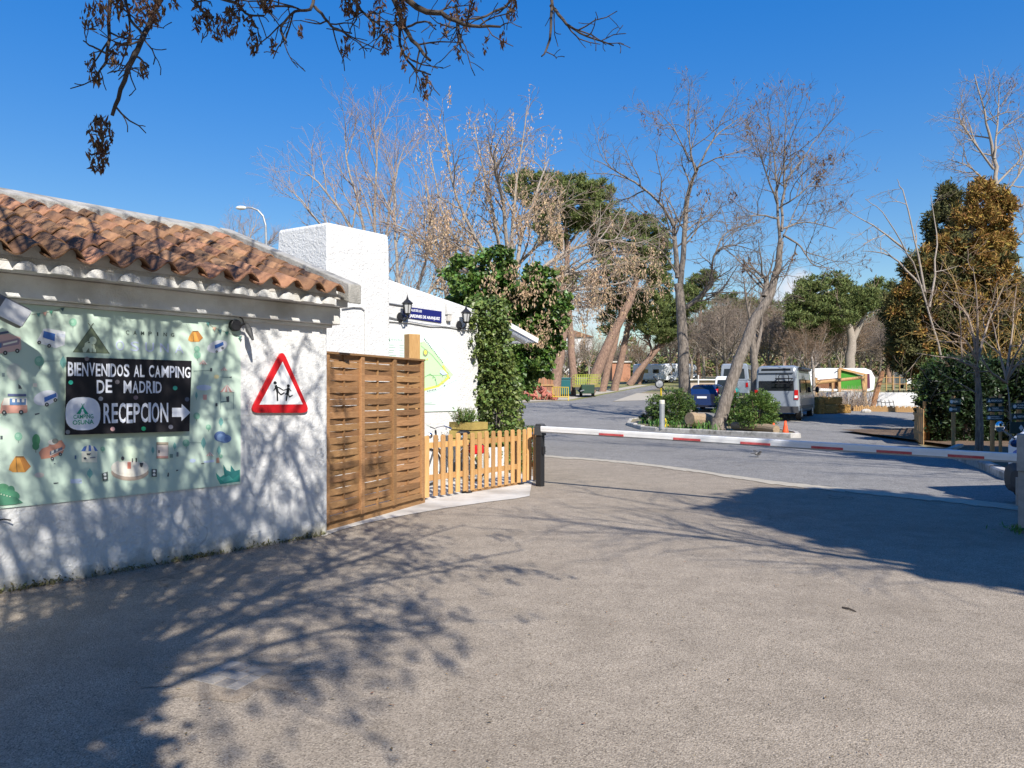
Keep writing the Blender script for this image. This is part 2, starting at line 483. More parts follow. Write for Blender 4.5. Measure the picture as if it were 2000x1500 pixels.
M_DRAIN = speckle_mat('drain_cement', [(0.13, 0.10, 0.075), (0.27, 0.22, 0.165), (0.33, 0.275, 0.21), (0.42, 0.36, 0.29)], 150, 4.0, (0.16, 0.11, 0.07), 0.7, bump=0.3)
M_STUCCO = stucco_mat('white_stucco', 1.25, grime=0.35)
M_STUCCO_OLD = stucco_mat('white_stucco_weathered', 1.0, grime=0.75)
M_WHITEPAINT = mat('white_masonry_paint', (0.74, 0.74, 0.72), (0.62, 0.61, 0.58), 4, 0.8, 0.25, 60, col3=(0.45, 0.43, 0.39), scale3=2.2)
M_CONC = mat('pale_concrete', (0.50, 0.47, 0.42), (0.60, 0.57, 0.52), 3, 0.9, 0.4, 70, col3=(0.36, 0.33, 0.29), scale3=1.3)
M_COPING = mat('weathered_coping', (0.27, 0.26, 0.235), (0.42, 0.40, 0.36), 6, 0.9, 0.4, 50, col3=(0.16, 0.155, 0.14), scale3=5)
M_CLAY = mat('clay_tile', (0.23, 0.110, 0.058), (0.34, 0.185, 0.098), 9, 0.9, 0.35, 60, rand=0.5, col3=(0.075, 0.052, 0.042), scale3=3)
M_GATE = mat('brown_stained_wood', (0.36, 0.20, 0.088), (0.235, 0.12, 0.05), 5, 0.7, 0.3, 30, rand=0.26, stretch=(1.2, 8, 14), dist=1.0)
M_PICKET = mat('honey_stained_wood', (0.58, 0.345, 0.14), (0.45, 0.245, 0.09), 4, 0.65, 0.3, 26, rand=0.22, stretch=(9, 9, 1.0), dist=0.8)
M_PLANTER = mat('olive_stained_wood', (0.38, 0.28, 0.08), (0.29, 0.21, 0.06), 5, 0.7, 0.25, 30, rand=0.1)
M_WOOD = mat('weathered_round_wood', (0.48, 0.30, 0.13), (0.34, 0.19, 0.08), 4, 0.8, 0.3, 20, stretch=(6, 6, 1))
M_BLACK = mat('black_metal', (0.018, 0.018, 0.02), None, rough=0.45, bump=0.05)
M_DKGREY = mat('dark_grey_plastic', (0.045, 0.047, 0.05), (0.06, 0.06, 0.062), 5, 0.6)
M_GREYMET = mat('grey_metal', (0.36, 0.37, 0.38), (0.28, 0.29, 0.30), 8, 0.5, metal=0.3)
M_GALV = mat('galvanised_steel', (0.33, 0.34, 0.35), (0.24, 0.25, 0.26), 9, 0.5, metal=0.5)
M_WHITE = mat('white_enamel', (0.80, 0.80, 0.79), (0.72, 0.72, 0.70), 5, 0.35)
M_RED = mat('red_enamel', (0.56, 0.015, 0.02), (0.48, 0.012, 0.018), 4, 0.4)
M_SIGNWHITE = mat('sign_white', (0.78, 0.78, 0.78), None, rough=0.5)
M_GLASS = mat('dark_glass', (0.015, 0.018, 0.022), None, rough=0.06, spec=0.8)
M_CHROME = mat('chrome', (0.8, 0.8, 0.8), None, rough=0.06, metal=1.0)
M_TYRE = mat('tyre_rubber', (0.02, 0.02, 0.021), None, rough=0.85)
M_RIM = mat('wheel_rim', (0.45, 0.45, 0.46), None, rough=0.35, metal=0.8)
M_REDLAMP = mat('red_lamp_lens', (0.45, 0.01, 0.012), None, rough=0.2)
M_CAMPERGREY = mat('silver_grey_paint', (0.23, 0.26, 0.30), None, rough=0.3, coat=0.4)
M_VEHWHITE = mat('white_vehicle_paint', (0.78, 0.79, 0.80), (0.72, 0.73, 0.74), 2, 0.35, coat=0.3)
M_BLUECAR = mat('blue_car_paint', (0.008, 0.026, 0.10), None, rough=0.25, coat=0.5)
M_TEAL = mat('teal_paint', (0.02, 0.30, 0.28), None, rough=0.4)
M_DKTEAL = mat('dark_teal_paint', (0.01, 0.10, 0.11), None, rough=0.5)
M_STRIPE = mat('faded_red_stripe', (0.48, 0.045, 0.05), (0.55, 0.13, 0.13), 9, 0.5)
M_YELLOW = mat('yellow_paint', (0.65, 0.46, 0.03), None, rough=0.5)
M_GREENPANEL = mat('bright_green_panel', (0.045, 0.24, 0.015), (0.03, 0.18, 0.01), 2, 0.6)
M_ORANGE = mat('orange_plastic', (0.78, 0.10, 0.03), None, rough=0.5)
M_NAVY = mat('navy_enamel', (0.010, 0.012, 0.13), None, rough=0.3)
M_SIGNGREEN = mat('dark_green_board', (0.012, 0.045, 0.05), None, rough=0.5)
M_STRAW = mat('straw', (0.50, 0.32, 0.09), (0.30, 0.17, 0.05), 14, 0.95, 0.6, 50, island=0.3)
M_BRICKRUB = mat('broken_brick', (0.36, 0.14, 0.09), None, rough=0.9, island=0.4)
M_BARK_GREY = mat('grey_furrowed_bark', (0.29, 0.245, 0.205), (0.10, 0.082, 0.066), 5, 0.95, 0.9, 9, stretch=(5, 5, 0.9))
M_BARK_PALE = mat('pale_bark', (0.36, 0.31, 0.26), (0.23, 0.19, 0.155), 5, 0.95, 0.5, 9, stretch=(4, 4, 1.5))
M_BARK_PINE = mat('red_brown_pine_bark', (0.33, 0.215, 0.155), (0.15, 0.092, 0.07), 4, 0.95, 0.9, 7, stretch=(3, 3, 1.2))
M_TWIG = mat('bare_twigs', (0.25, 0.20, 0.16), (0.16, 0.125, 0.10), 2, 0.95)
M_TWIG_PALE = mat('pale_bare_twigs', (0.34, 0.27, 0.21), (0.24, 0.18, 0.14), 2, 0.95)
M_TWIG_BROWN = mat('brown_bare_twigs', (0.25, 0.17, 0.11), (0.17, 0.115, 0.075), 2, 0.95)
M_ASHBARK = mat('dark_ash_bark', (0.085, 0.068, 0.055), (0.05, 0.04, 0.034), 8, 0.95, 0.4, 30)
M_KEYS = mat('dry_ash_keys', (0.16, 0.095, 0.058), None, rough=0.9, island=0.55, trans=0.2)
M_PODS = mat('dry_tan_seeds', (0.56, 0.40, 0.25), None, rough=0.95, island=0.35, trans=0.3)
M_IVY = mat('ivy_leaves', (0.085, 0.15, 0.028), None, rough=0.42, island=0.55, trans=0.15, spec=0.5)
M_IVYLIGHT = mat('pale_ivy_leaves', (0.13, 0.18, 0.045), None, rough=0.45, island=0.55, trans=0.2, spec=0.5)
M_PINE = mat('pine_needles', (0.125, 0.155, 0.045), None, rough=0.7, island=0.5, trans=0.1)
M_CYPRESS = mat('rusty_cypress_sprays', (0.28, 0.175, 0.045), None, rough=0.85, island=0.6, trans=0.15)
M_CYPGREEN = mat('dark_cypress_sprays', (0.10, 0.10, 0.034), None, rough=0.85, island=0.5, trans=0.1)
M_SHRUB = mat('shrub_leaves', (0.075, 0.125, 0.028), None, rough=0.5, island=0.55, trans=0.2)
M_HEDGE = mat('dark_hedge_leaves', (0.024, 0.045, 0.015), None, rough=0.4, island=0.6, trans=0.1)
M_STRAP = mat('fresh_green_blades', (0.10, 0.22, 0.04), None, rough=0.5, island=0.4, trans=0.25)
M_GRASS = mat('grass_ground', (0.13, 0.15, 0.035), (0.24, 0.22, 0.09), 1.2, 0.95, 0.5, 30, col3=(0.34, 0.28, 0.17), scale3=0.35)
M_EARTH = mat('dry_earth', (0.31, 0.25, 0.18), (0.20, 0.17, 0.10), 0.6, 0.95, 0.5, 20, col3=(0.16, 0.17, 0.06), scale3=0.2)
M_SAND = mat('pale_sandy_grit', (0.46, 0.41, 0.33), (0.37, 0.33, 0.265), 5, 0.95, 0.5, 60)
M_ROAD = speckle_mat('grey_asphalt', [(0.13, 0.124, 0.117), (0.20, 0.191, 0.18), (0.25, 0.24, 0.225), (0.33, 0.317, 0.30)], 60, 5, (0.11, 0.105, 0.10), 0.5)
M_FORE = speckle_mat('worn_tan_asphalt', [(0.11, 0.09, 0.070), (0.27, 0.225, 0.175), (0.345, 0.291, 0.229), (0.47, 0.40, 0.318)], 135, 3.0, (0.20, 0.165, 0.125), 0.62, bump=0.4)
M_LITTER = mat('dead_leaf_litter', (0.20, 0.13, 0.07), None, rough=0.95, island=0.6)
M_MOSS = mat('moss_and_weeds', (0.17, 0.16, 0.075), None, rough=0.95, island=0.6)
PRINT = {}
def ink(r, g, b):
    """flat print colour, given as sRGB"""
    k = (r, g, b)
    if k not in PRINT:
        PRINT[k] = mat('print_%02x%02x%02x' % k, S(r, g, b), None, rough=0.5)
    return PRINT[k]
# ------------------------------------------------------------------ foliage and branch tools
class Tubes:
    def __init__(s): s.g = {}
    def add(s, pts, rad, sides):
        s.g.setdefault((len(pts), sides), []).append((np.asarray(pts, dtype=np.float64), np.asarray(rad, dtype=np.float64)))
    def arrays(s):
        Vs, Fs, b = [], [], 0
        for (n, k), lst in s.g.items():
            Pn = np.stack([a for a, _ in lst]); Rd = np.stack([r for _, r in lst])      # m,n,3  m,n
            T = np.empty_like(Pn)
            T[:, 1:-1] = Pn[:, 2:] - Pn[:, :-2]; T[:, 0] = Pn[:, 1] - Pn[:, 0]; T[:, -1] = Pn[:, -1] - Pn[:, -2]
            T /= np.linalg.norm(T, axis=2, keepdims=True) + 1e-9
            tm = T.mean(axis=1)
            ref = np.where(np.abs(tm[:, 2:3]) < 0.8, np.array([[0, 0, 1.0]]), np.array([[1.0, 0, 0]]))[:, None, :]
            U = np.cross(T, np.broadcast_to(ref, T.shape)); U /= np.linalg.norm(U, axis=2, keepdims=True) + 1e-9
            W = np.cross(T, U)
            a = np.arange(k) * 2 * np.pi / k
            V = Pn[:, :, None, :] + (U[:, :, None, :] * np.cos(a)[None, None, :, None] + W[:, :, None, :] * np.sin(a)[None, None, :, None]) * Rd[:, :, None, None]
            m = len(lst)
            idx = np.arange(m * n * k).reshape(m, n, k) + b
            i0, i1 = idx[:, :-1], idx[:, 1:]
            Fq = np.stack([i0, np.roll(i0, -1, axis=2), np.roll(i1, -1, axis=2), i1], axis=-1).reshape(-1, 4)
            Vs.append(V.reshape(-1, 3)); Fs.append(Fq); b += m * n * k
        return np.concatenate(Vs), Fs
    def build(s, name, m, parent=None, smooth=True):
        if not s.g: return None
        V, Fs = s.arrays()
        return np_mesh(name, V, Fs, m, parent, smooth)

def unit(v):
    return v / (np.linalg.norm(v, axis=-1, keepdims=True) + 1e-9)
def leaf_arrays(Pn, size, rng, aspect=1.7, down=0.0, fold=0.25, up=0.0, svar=0.4, radial=None):
    """diamond leaves at points"""
    n = len(Pn)
    a = rng.normal(size=(n, 3)); a[:, 2] -= down * 2.0
    if radial is not None: a = a * 0.6 + radial * 1.2
    a = unit(a)
    q = rng.normal(size=(n, 3)); q[:, 2] += up
    b = unit(np.cross(a, q)); nn = np.cross(a, b)
    L = (size * (1 + svar * rng.uniform(-1, 1, n)))[:, None]
    W = L / aspect
    V = np.stack([Pn - a * L / 2, Pn + b * W / 2 + nn * W * fold, Pn + a * L / 2, Pn - b * W / 2 + nn * W * fold], axis=1)
    Fq = np.arange(n * 4).reshape(n, 4)
    return V.reshape(-1, 3), Fq
def leaves(name, Pn, size, m, parent, rng, **kw):
    V, Fq = leaf_arrays(np.asarray(Pn), size, rng, **kw)
    o = np_mesh(name, V, [Fq], m, parent)
    o['kind'] = 'stuff'
    return o
def clump_points(cs, rs, n_per, rng, shell=0.55):
    """points in ellipsoidal clumps, denser towards the outside"""
    out = []
    for c, r, n in zip(cs, rs, n_per):
        d = unit(rng.normal(size=(n, 3)))
        rad = (shell + (1 - shell) * rng.uniform(0, 1, (n, 1))) * (0.85 + 0.3 * rng.uniform(0, 1, (n, 1)))
        out.append(np.asarray(c) + d * rad * np.asarray(r))
    return np.concatenate(out)
def sub_clumps(c, r, n, rr, rng, squash=0.8, upper=False, surf=0.75):
    """centres of small clumps scattered over a big ellipsoid"""
    d = unit(rng.normal(size=(n, 3)))
    if upper: d[:, 2] = np.abs(d[:, 2]) * 1.0 - 0.25; d = unit(d)
    cs = np.asarray(c) + d * np.asarray(r) * (surf + (1 - surf) * rng.uniform(0, 1, (n, 1)))
    rs = np.stack([rr * (0.6 + 0.8 * rng.uniform(0, 1, n)), rr * (0.6 + 0.8 * rng.uniform(0, 1, n)), squash * rr * (0.6 + 0.8 * rng.uniform(0, 1, n))], axis=1)
    return cs, rs

class Tree:
    """branches by level; tips are remembered for seeds and leaves"""
    def __init__(s, seed, lv, thin=1.0):
        s.rng = np.random.default_rng(seed); s.trunk = Tubes(); s.crown = Tubes(); s.tips = []; s.lv = lv; s.thin = thin
    def tube(s, pts, rad, lev):
        sides = (9, 6, 4, 3, 3, 3)[lev]
        (s.trunk if lev <= 1 else s.crown).add(pts, rad, sides)
    def limb(s, pts, r0, r1, lev=0, kids=True, t0=None):
        """a given limb, smoothed, with side branches"""
        p = np.array([tuple(q) for q in pts], dtype=float)
        n = len(p); m = max(8, 3 * n)
        t = np.linspace(0, n - 1, m); i = np.minimum(t.astype(int), n - 2); f = (t - i)[:, None]
        pm = np.concatenate([[2 * p[0] - p[1]], p, [2 * p[-1] - p[-2]]])
        a, b, c, d = pm[i], pm[i + 1], pm[i + 2], pm[i + 3]
        q = 0.5 * ((2 * b) + (-a + c) * f + (2 * a - 5 * b + 4 * c - d) * f ** 2 + (-a + 3 * b - 3 * c + d) * f ** 3)
        seg = np.linalg.norm(q[1:] - q[:-1], axis=1); Ln = seg.sum()
        q[1:-1] += s.rng.normal(size=(m - 2, 3)) * 0.012 * Ln / m * 3
        rad = np.linspace(1, 0, m) ** 1.0 * (r0 - r1) + r1
        s.tube(q, rad, lev)
        if kids: s.kids(q, rad, Ln, lev, t0)
        return q, rad
    def kids(s, q, rad, Ln, lev, t0=None):
        if lev >= len(s.lv): s.tips.append(q[-1]); return
        c = s.lv[lev]; rng = s.rng
        nk = int(round(c['n'] * (0.8 + 0.4 * rng.random()) * (Ln * c.get('per', 0) if c.get('per') else 1)))
        st = c['t0'] if t0 is None else t0
        for k in range(nk):
            t = st + (1 - st) * (k + rng.random()) / max(nk, 1)
            x = t * (len(q) - 1); i = min(int(x), len(q) - 2); f = x - i
            p = q[i] * (1 - f) + q[i + 1] * f
            ax = unit(q[i + 1] - q[i]); r = rad[i] * (1 - f) + rad[i + 1] * f
            w = rng.normal(size=3); w = unit(w - ax * w.dot(ax))
            ang = R(c['ang'] + c.get('var', 15) * rng.uniform(-1, 1))
            d = ax * math.cos(ang) + w * math.sin(ang)
            L2 = c['len'] * (1 - c.get('tl', 0.5) * (t - st) / max(1e-6, 1 - st)) * (0.65 + 0.7 * rng.random())
            s.grow(p, d, L2, min(r * 0.7, c['r']) , lev + 1)
    def grow(s, p, d, L, r, lev):
        c = s.lv[lev - 1]; rng = s.rng
        n = c.get('seg', 5)
        q = [np.array(p, dtype=float)]; d = unit(np.array(d, dtype=float))
        for i in range(n):
            d = unit(d + rng.normal(size=3) * c.get('wob', 0.15) + np.array([0, 0, c.get('trop', 0.08)]))
            q.append(q[-1] + d * L / n)
        q = np.array(q); rad = np.linspace(r, max(r * 0.3, 0.003 * s.thin), n + 1)
        s.tube(q, rad, lev)
        if lev < len(s.lv): s.kids(q, rad, L, lev)
        else: s.tips.append(q[-1]); s.tips.append(q[n // 2])
    def build(s, parent, mtrunk, mtwig):
        s.trunk.build('trunk', mtrunk, parent)
        s.crown.build('crown', mtwig, parent)

def hang_clusters(tips, n_keys, length, spread, rng):
    """points and a downward cluster round each tip"""
    out = []
    for t in tips:
        k = max(3, int(n_keys * (0.5 + rng.random())))
        z = -rng.uniform(0, 1, k) * length
        w = spread * (0.35 + 0.65 * np.sin(np.pi * np.clip(-z / length, 0.05, 0.95)))
        a = rng.uniform(0, 2 * np.pi, k); rr = w * np.sqrt(rng.uniform(0, 1, k))
        out.append(np.stack([t[0] + rr * np.cos(a), t[1] + rr * np.sin(a), t[2] + z], axis=1))
    return np.concatenate(out)

def sheet(name, poly, eps, m, kind='structure', zoff=0.0, parent=None, cuts=(30, 150)):
    """flat sheet that follows the terrain"""
    bm = bmesh.new()
    vs = [bm.verts.new((p[0], p[1], 0)) for p in poly]
    bm.faces.new(vs)
    for c in cuts:
        bmesh.ops.bisect_plane(bm, geom=bm.verts[:] + bm.edges[:] + bm.faces[:], plane_co=(0, c, 0), plane_no=(0, 1, 0))
    bmesh.ops.triangulate(bm, faces=bm.faces[:])
    for v in bm.verts: v.co.z = hy(v.co.y) + eps + zoff
    bmesh.ops.recalc_face_normals(bm, faces=bm.faces)
    for f in bm.faces:
        if f.normal.z < 0: f.normal_flip()
    me = bpy.data.meshes.new(name); bm.to_mesh(me); bm.free()
    me.materials.append(m)
    o = bpy.data.objects.new(name, me); COL.objects.link(o)
    if parent is not None: o.parent = parent
    elif kind: o['kind'] = kind
    return o

_txt = {}
def text_geo(body, bold=0.0):
    """glyph outlines of the built-in font as plain vertices and faces, scaled to 0..1"""
    k = (body, bold)
    if k in _txt: return _txt[k]
    cu = bpy.data.curves.new('lettering', 'FONT'); cu.body = body; cu.size = 1.0; cu.offset = bold; cu.resolution_u = 3; cu.fill_mode = 'FRONT'
    ob = bpy.data.objects.new('lettering', cu); COL.objects.link(ob)
    bpy.context.view_layer.update()
    me = bpy.data.meshes.new_from_object(ob.evaluated_get(bpy.context.evaluated_depsgraph_get()))
    V = np.array([v.co[:2] for v in me.vertices]); Fc = [tuple(p.vertices) for p in me.polygons]
    bpy.data.objects.remove(ob, do_unlink=True); bpy.data.meshes.remove(me); bpy.data.curves.remove(cu)
    V = (V - V.min(axis=0)) / (V.max(axis=0) - V.min(axis=0))
    _txt[k] = (V, Fc)
    return V, Fc
def put_text(mb, body, TL, TR, BR, BL, bold=0.0):
    """lettering fitted into a quad of 3-D points"""
    V, Fc = text_geo(body, bold)
    TL, TR, BR, BL = Vector(TL), Vector(TR), Vector(BR), Vector(BL)
    mb.add([(BL * (1 - x) + BR * x) * (1 - y) + (TL * (1 - x) + TR * x) * y for x, y in V], Fc)
def oval(cx, cy, rx, ry, n=16, rot=0.0):
    return [(cx + rx * math.cos(a) * math.cos(rot) - ry * math.sin(a) * math.sin(rot), cy + rx * math.cos(a) * math.sin(rot) + ry * math.sin(a) * math.cos(rot))
            for a in (2 * math.pi * k / n for k in range(n))]
def rrect(x0, y0, x1, y1, r, n=3):
    pts = []
    for (cx, cy, a0) in ((x1 - r, y1 - r, 0), (x0 + r, y1 - r, 90), (x0 + r, y0 + r, 180), (x1 - r, y0 + r, 270)):
        for k in range(n + 1):
            a = R(a0 + 90 * k / n); pts.append((cx + r * math.cos(a), cy + r * math.sin(a)))
    return pts
# ================================================================== THE SETTING
sheet('ground', [(-600, -80), (600, -80), (600, 900), (-600, 900)], 0.0, M_EARTH)
EDGE_PX = [(1000, 886), (1065, 890), (1150, 896), (1250, 905), (1375, 921), (1500, 940), (1625, 953), (1750, 964), (1860, 975), (1960, 986), (2150, 1006), (2500, 1040)]
EDGE = [G(u, v) for u, v in EDGE_PX]
sheet('forecourt', [(-30, -40), (40, -40), (40, 8.2)] + [(p.x, p.y + 0.5) for p in reversed(EDGE)] + [(-2, 21), (-30, 21)], 0.004, M_FORE)
rpx = lambda lst: [tuple(G(u, v)[:2]) for u, v in lst]
road_poly = [(p.x, p.y) for p in EDGE] + [(16, 9.5), (14, 14)] + rpx([(1965, 936), (1850, 890), (1792, 868), (1796, 822)]) + \
    [(23, 43.5), (17, 44), (14, 50), (9.5, 50)] + rpx([(1290, 780), (1195, 785), (1245, 769), (1300, 755), (1330, 748), (1296, 748), (1262, 753.5), (1200, 765), (1112, 782), (1020, 788)]) + [(-1.0, 30), (-1.5, 21)]
sheet('road', road_poly, 0.008, M_ROAD)
# ragged sandy grit along the seam between the two surfaces
rng = np.random.default_rng(3)
up_, lo_ = [], []
dense = []
for a, b in zip(EDGE[:-1], EDGE[1:]):
    n = max(3, int((b - a).length / 0.08))
    dense += [a.lerp(b, k / n) for k in range(n)]
w0 = 0.0
for k, p in enumerate(dense):
    w0 = 0.9 * w0 + 0.1 * rng.normal() * 0.5
    j = rng.normal() * 0.025 + w0 * 0.35
    up_.append((p.x, p.y + 0.06 + j)); lo_.append((p.x - 0.05, p.y - 0.28 - 0.05 * max(0, p.x) - 0.9 * abs(w0) + rng.normal() * 0.05))
ms = MB()
for k in range(len(dense) - 1):
    ms.face([(lo_[k][0], lo_[k][1], 0.012), (lo_[k + 1][0], lo_[k + 1][1], 0.012), (up_[k + 1][0], up_[k + 1][1], 0.012), (up_[k][0], up_[k][1], 0.012)])
setp(ms.build('sandy_verge', M_SAND), kind='structure')
# pale concrete apron along gate and fence, and the yard behind it
sheet('concrete_apron', rpx([(630, 1050), (668, 1036), (720, 1022), (790, 1008), (870, 994), (950, 982), (1008, 975), (1034, 970), (1038, 948)]) + [(0.42, 14.2), (-0.5, 15.6), (-3.5, 13.0), (-2.35, 8.6)], 0.012, M_CONC)
# green verges beyond the road
sheet('grass_verge', rpx([(1118, 783), (1205, 766), (1266, 754), (1300, 748.5), (1420, 741)]) + [(45, 118), (-12, 118), (-6, 66), (0, 54)], 0.012, M_GRASS)
sheet('grass_field', [(14, 60), (60, 60), (60, 130), (20, 130)], 0.012, M_GRASS)
sheet('dirt_shoulder', rpx([(1010, 786), (1112, 781), (1205, 764), (1266, 752.5), (1250, 752), (1190, 761), (1112, 772), (1000, 778)]), 0.018, M_SAND)
sheet('dirt_patch', rpx([(1198, 784), (1245, 768), (1285, 770), (1292, 781)]), 0.018, M_SAND)

def kerb(pts, width, height, name='kerb', step=1.0, m=None, inner=None):
    """a run of separate kerb stones"""
    e = setp(thing(name, None, None), kind='structure')
    pts = [Vector((p[0], p[1], 0)) for p in pts]
    k = 0
    rr = random.Random(5)
    for a, b in zip(pts[:-1], pts[1:]):
        d = (b - a); n = max(1, round(d.length / step)); t = d.normalized(); nr = Vector((-t.y, t.x, 0))
        for i in range(n):
            p, q = a + d * (i / n) + t * 0.006, a + d * ((i + 1) / n) - t * 0.006
            mb = MB()
            hh = height + rr.uniform(-0.008, 0.008)
            zp = hy((p.y + q.y) / 2)
            c = 0.03
            prof = [(0, -0.05), (0, hh - c), (c, hh), (width, hh), (width, -0.05)]
            vs = [(x.x + nr.x * o_, x.y + nr.y * o_, zp + z) for x in (p, q) for o_, z in prof]
            mb.add(vs, [(0, 1, 2, 3, 4), (9, 8, 7, 6, 5)] + [(j, 5 + j, 5 + (j + 1) % 5, (j + 1) % 5) for j in range(5)])
            mb.build('kerb_stone', m, e)
    return e
M_KERB = mat('pale_kerb_stone', (0.47, 0.45, 0.415), (0.34, 0.325, 0.30), 6, 0.9, 0.4, 40, rand=0.16, col3=(0.20, 0.19, 0.17), scale3=3)
ISL = [(5.0, 33.0), (5.25, 30.9), (5.7, 30.15), (6.8, 29.0), (8.0, 27.75), (9.1, 26.5), (9.55, 26.0), (9.95, 26.1), (10.3, 27.2), (10.6, 30.5), (9.6, 35.5), (7.0, 36.8), (5.4, 35.0), (5.0, 33.0)]
kerb(ISL, 0.16, 0.17, m=M_KERB)
sheet('island_soil', ISL[:-1], 0.13, M_EARTH)
kerb([(12.2, 20.8), (10.75, 18.9), (9.75, 15.9), (8.85, 13.6), (8.9, 12.6)], 0.17, 0.17, m=M_KERB)
sheet('planting_bed', [(12.3, 20.8), (10.9, 18.8), (9.9, 15.9), (9.0, 13.7), (9.2, 12.6), (30, 12.6), (30, 34), (13, 30)], 0.10, mat('dark_bark_mulch', (0.10, 0.065, 0.04), (0.19, 0.13, 0.085), 6, 0.95, 0.8, 30))

# ================================================================== RECEPTION BUILDING (left)
DX, DY = math.cos(D_ANG), math.sin(D_ANG)
def make_wallmap(X0, Y0):
    """pixel on a wall plane through (X0,Y0) parallel to the white walls -> local wall coordinates (s, -off, z)"""
    def f(u, v, off=0.0):
        x0, y0 = X0 + DY * off, Y0 - DX * off
        t = (u - 1000) / F
        s = (t * y0 - x0) / (DX - DY * t)
        Y = y0 + DY * s
        return Vector((s, -off, CAM_H + (765 - v) / F * Y))
    return f
W1 = make_wallmap(-4.05, 6.0)
B1 = thing('reception_building', 'low white rendered building with clay tile roof and painted eaves, at left', 'building', (-4.05, 6.0, 0), D_ANG)
XE = 3.165                                        # right end of the front wall
mb = MB(); mb.box(-5.0, XE, 0, 5.0, -0.1, 2.50)
w = mb.build('wall', M_STUCCO_OLD, B1, bevel=0.03)
# stepped cornice
mb = MB(); mb.box(-5.0, XE + 0.10, -0.10, 0.1, 2.345, 2.535)
mb.build('cornice', M_WHITEPAINT, B1, bevel=0.012)
mb = MB(); mb.box(-5.0, XE + 0.03, -0.045, 0.1, 2.312, 2.343)
mb.build('cornice_fillet', M_WHITEPAINT, B1, bevel=0.006)
# mortar face closing the hollows under the first row of tiles
EY, EZ = -0.37, 2.626
SL = math.atan2(0.94, 2.56)
def tile_prof(x, s=0):
    x = x % 0.262 if x < 0.262 else x
    if x < 0.105: return -0.020 * math.sin(math.pi * x / 0.105)
    return (0.080 + 0.005 * s) * math.sin(math.pi * (x - 0.105) / 0.195) ** 1.15
top = []
n_ = 30 * 16
for k in range(n_):
    x = XE - 0.35 - 0.262 * 17 + 0.262 * 18 * k / (n_ - 1)
    if x > XE + 0.02: break
    q = (x - (XE - 0.35)) % 0.262
    top.append((x, EZ + 0.045 + max(-0.012, tile_prof(q)) + 0.11 * math.tan(SL) - 0.024))
mb = MB(); mb.prism([(top[0][0], 2.537)] + top + [(top[-1][0], 2.537)], lambda a, b, d: (a, d, b), -0.265, -0.20)
mb.build('mortar_face', M_WHITEPAINT, B1)
mb = MB(); mb.box(-5.0, XE + 0.12, -0.199, 0.1, 2.537, 2.70)
mb.build('soffit', M_WHITEPAINT, B1)
# half-round painted tiles under the eaves
def barrel(r, length):
    m_ = MB(); n = 9
    pts = [(r * math.cos(math.pi * k / n), r * 0.92 * math.sin(math.pi * k / n)) for k in range(n + 1)]
    m_.prism(pts, lambda a, b, d: (a, d, b), -length, 0.0)
    return m_
px = -4.9; first = None
while px < XE + 0.05:
    if first is None:
        first = barrel(0.080, 0.115).build('painted_tile', M_WHITEPAINT, B1); o = first
    else:
        o = first.copy(); COL.objects.link(o)
    o.location = (px, -0.20, 2.538); px += 0.262
# clay roof
ROOF = thing('roof', None, None); ROOF.parent = B1
SL = math.atan2(0.94, 2.56)
EY, EZ = -0.37, 2.626
mb = MB(); mb.prism([(EY + 0.1, EZ + 0.02), (EY + 2.56, EZ + 0.93), (5.3, EZ - 0.1), (5.3, EZ - 0.22), (EY + 2.56, EZ + 0.78), (EY + 0.1, EZ - 0.02)], lambda a, b, d: (d, a, b), -5.0, XE - 0.03)
mb.build('roof_deck', M_CONC, ROOF)
def tile_mesh(seed):
    rr = random.Random(seed)
    m_ = MB(); n = 12; PW = 0.30
    def prof(x, s):
        if x < 0.105: return -0.020 * math.sin(math.pi * x / 0.105)
        return (0.080 + 0.005 * s) * math.sin(math.pi * (x - 0.105) / (PW - 0.105)) ** 1.15
    vs = []
    for (y, tp) in ((0.0, 0), (0.43, 1)):
        for k in range(n + 1):
            x = PW * k / n; vs.append((x - 0.05 + rr.uniform(-.001, .001), y, prof(x, tp)))
        for k in range(n + 1):
            x = PW * k / n; vs.append((x - 0.05, y, prof(x, tp) - 0.015))
    N1 = n + 1; fs = []
    for k in range(n):
        fs.append((k, k + 1, 2 * N1 + k + 1, 2 * N1 + k))
        fs.append((N1 + k + 1, N1 + k, 3 * N1 + k, 3 * N1 + k + 1))
        fs.append((N1 + k, N1 + k + 1, k + 1, k))
        fs.append((2 * N1 + k, 2 * N1 + k + 1, 3 * N1 + k + 1, 3 * N1 + k))
    fs += [(0, 2 * N1, 3 * N1, N1), (n, N1 + n, 3 * N1 + n, 2 * N1 + n)]
    m_.add(vs, fs); return m_
protos = []
for k in range(3):
    o = tile_mesh(k).build('roof_tile', M_CLAY, None)
    protos.append(o.data); bpy.data.objects.remove(o, do_unlink=True)
rr = random.Random(11)
for row in range(8):
    for c in range(30):
        x = XE - 0.30 - 0.262 * c
        if x < -4.9: break
        o = bpy.data.objects.new('roof_tile', protos[(row * 7 + c * 3) % 3]); COL.objects.link(o); o.parent = ROOF
        al = row * 0.338
        o.location = (x + rr.uniform(-.008, .008), EY + al * math.cos(SL) + rr.uniform(-.012, .012), EZ + 0.045 + al * math.sin(SL) + rr.uniform(-.003, .003))
        o.rotation_euler = (SL - R(3.4), rr.uniform(-.015, .015), rr.uniform(-.022, .022))
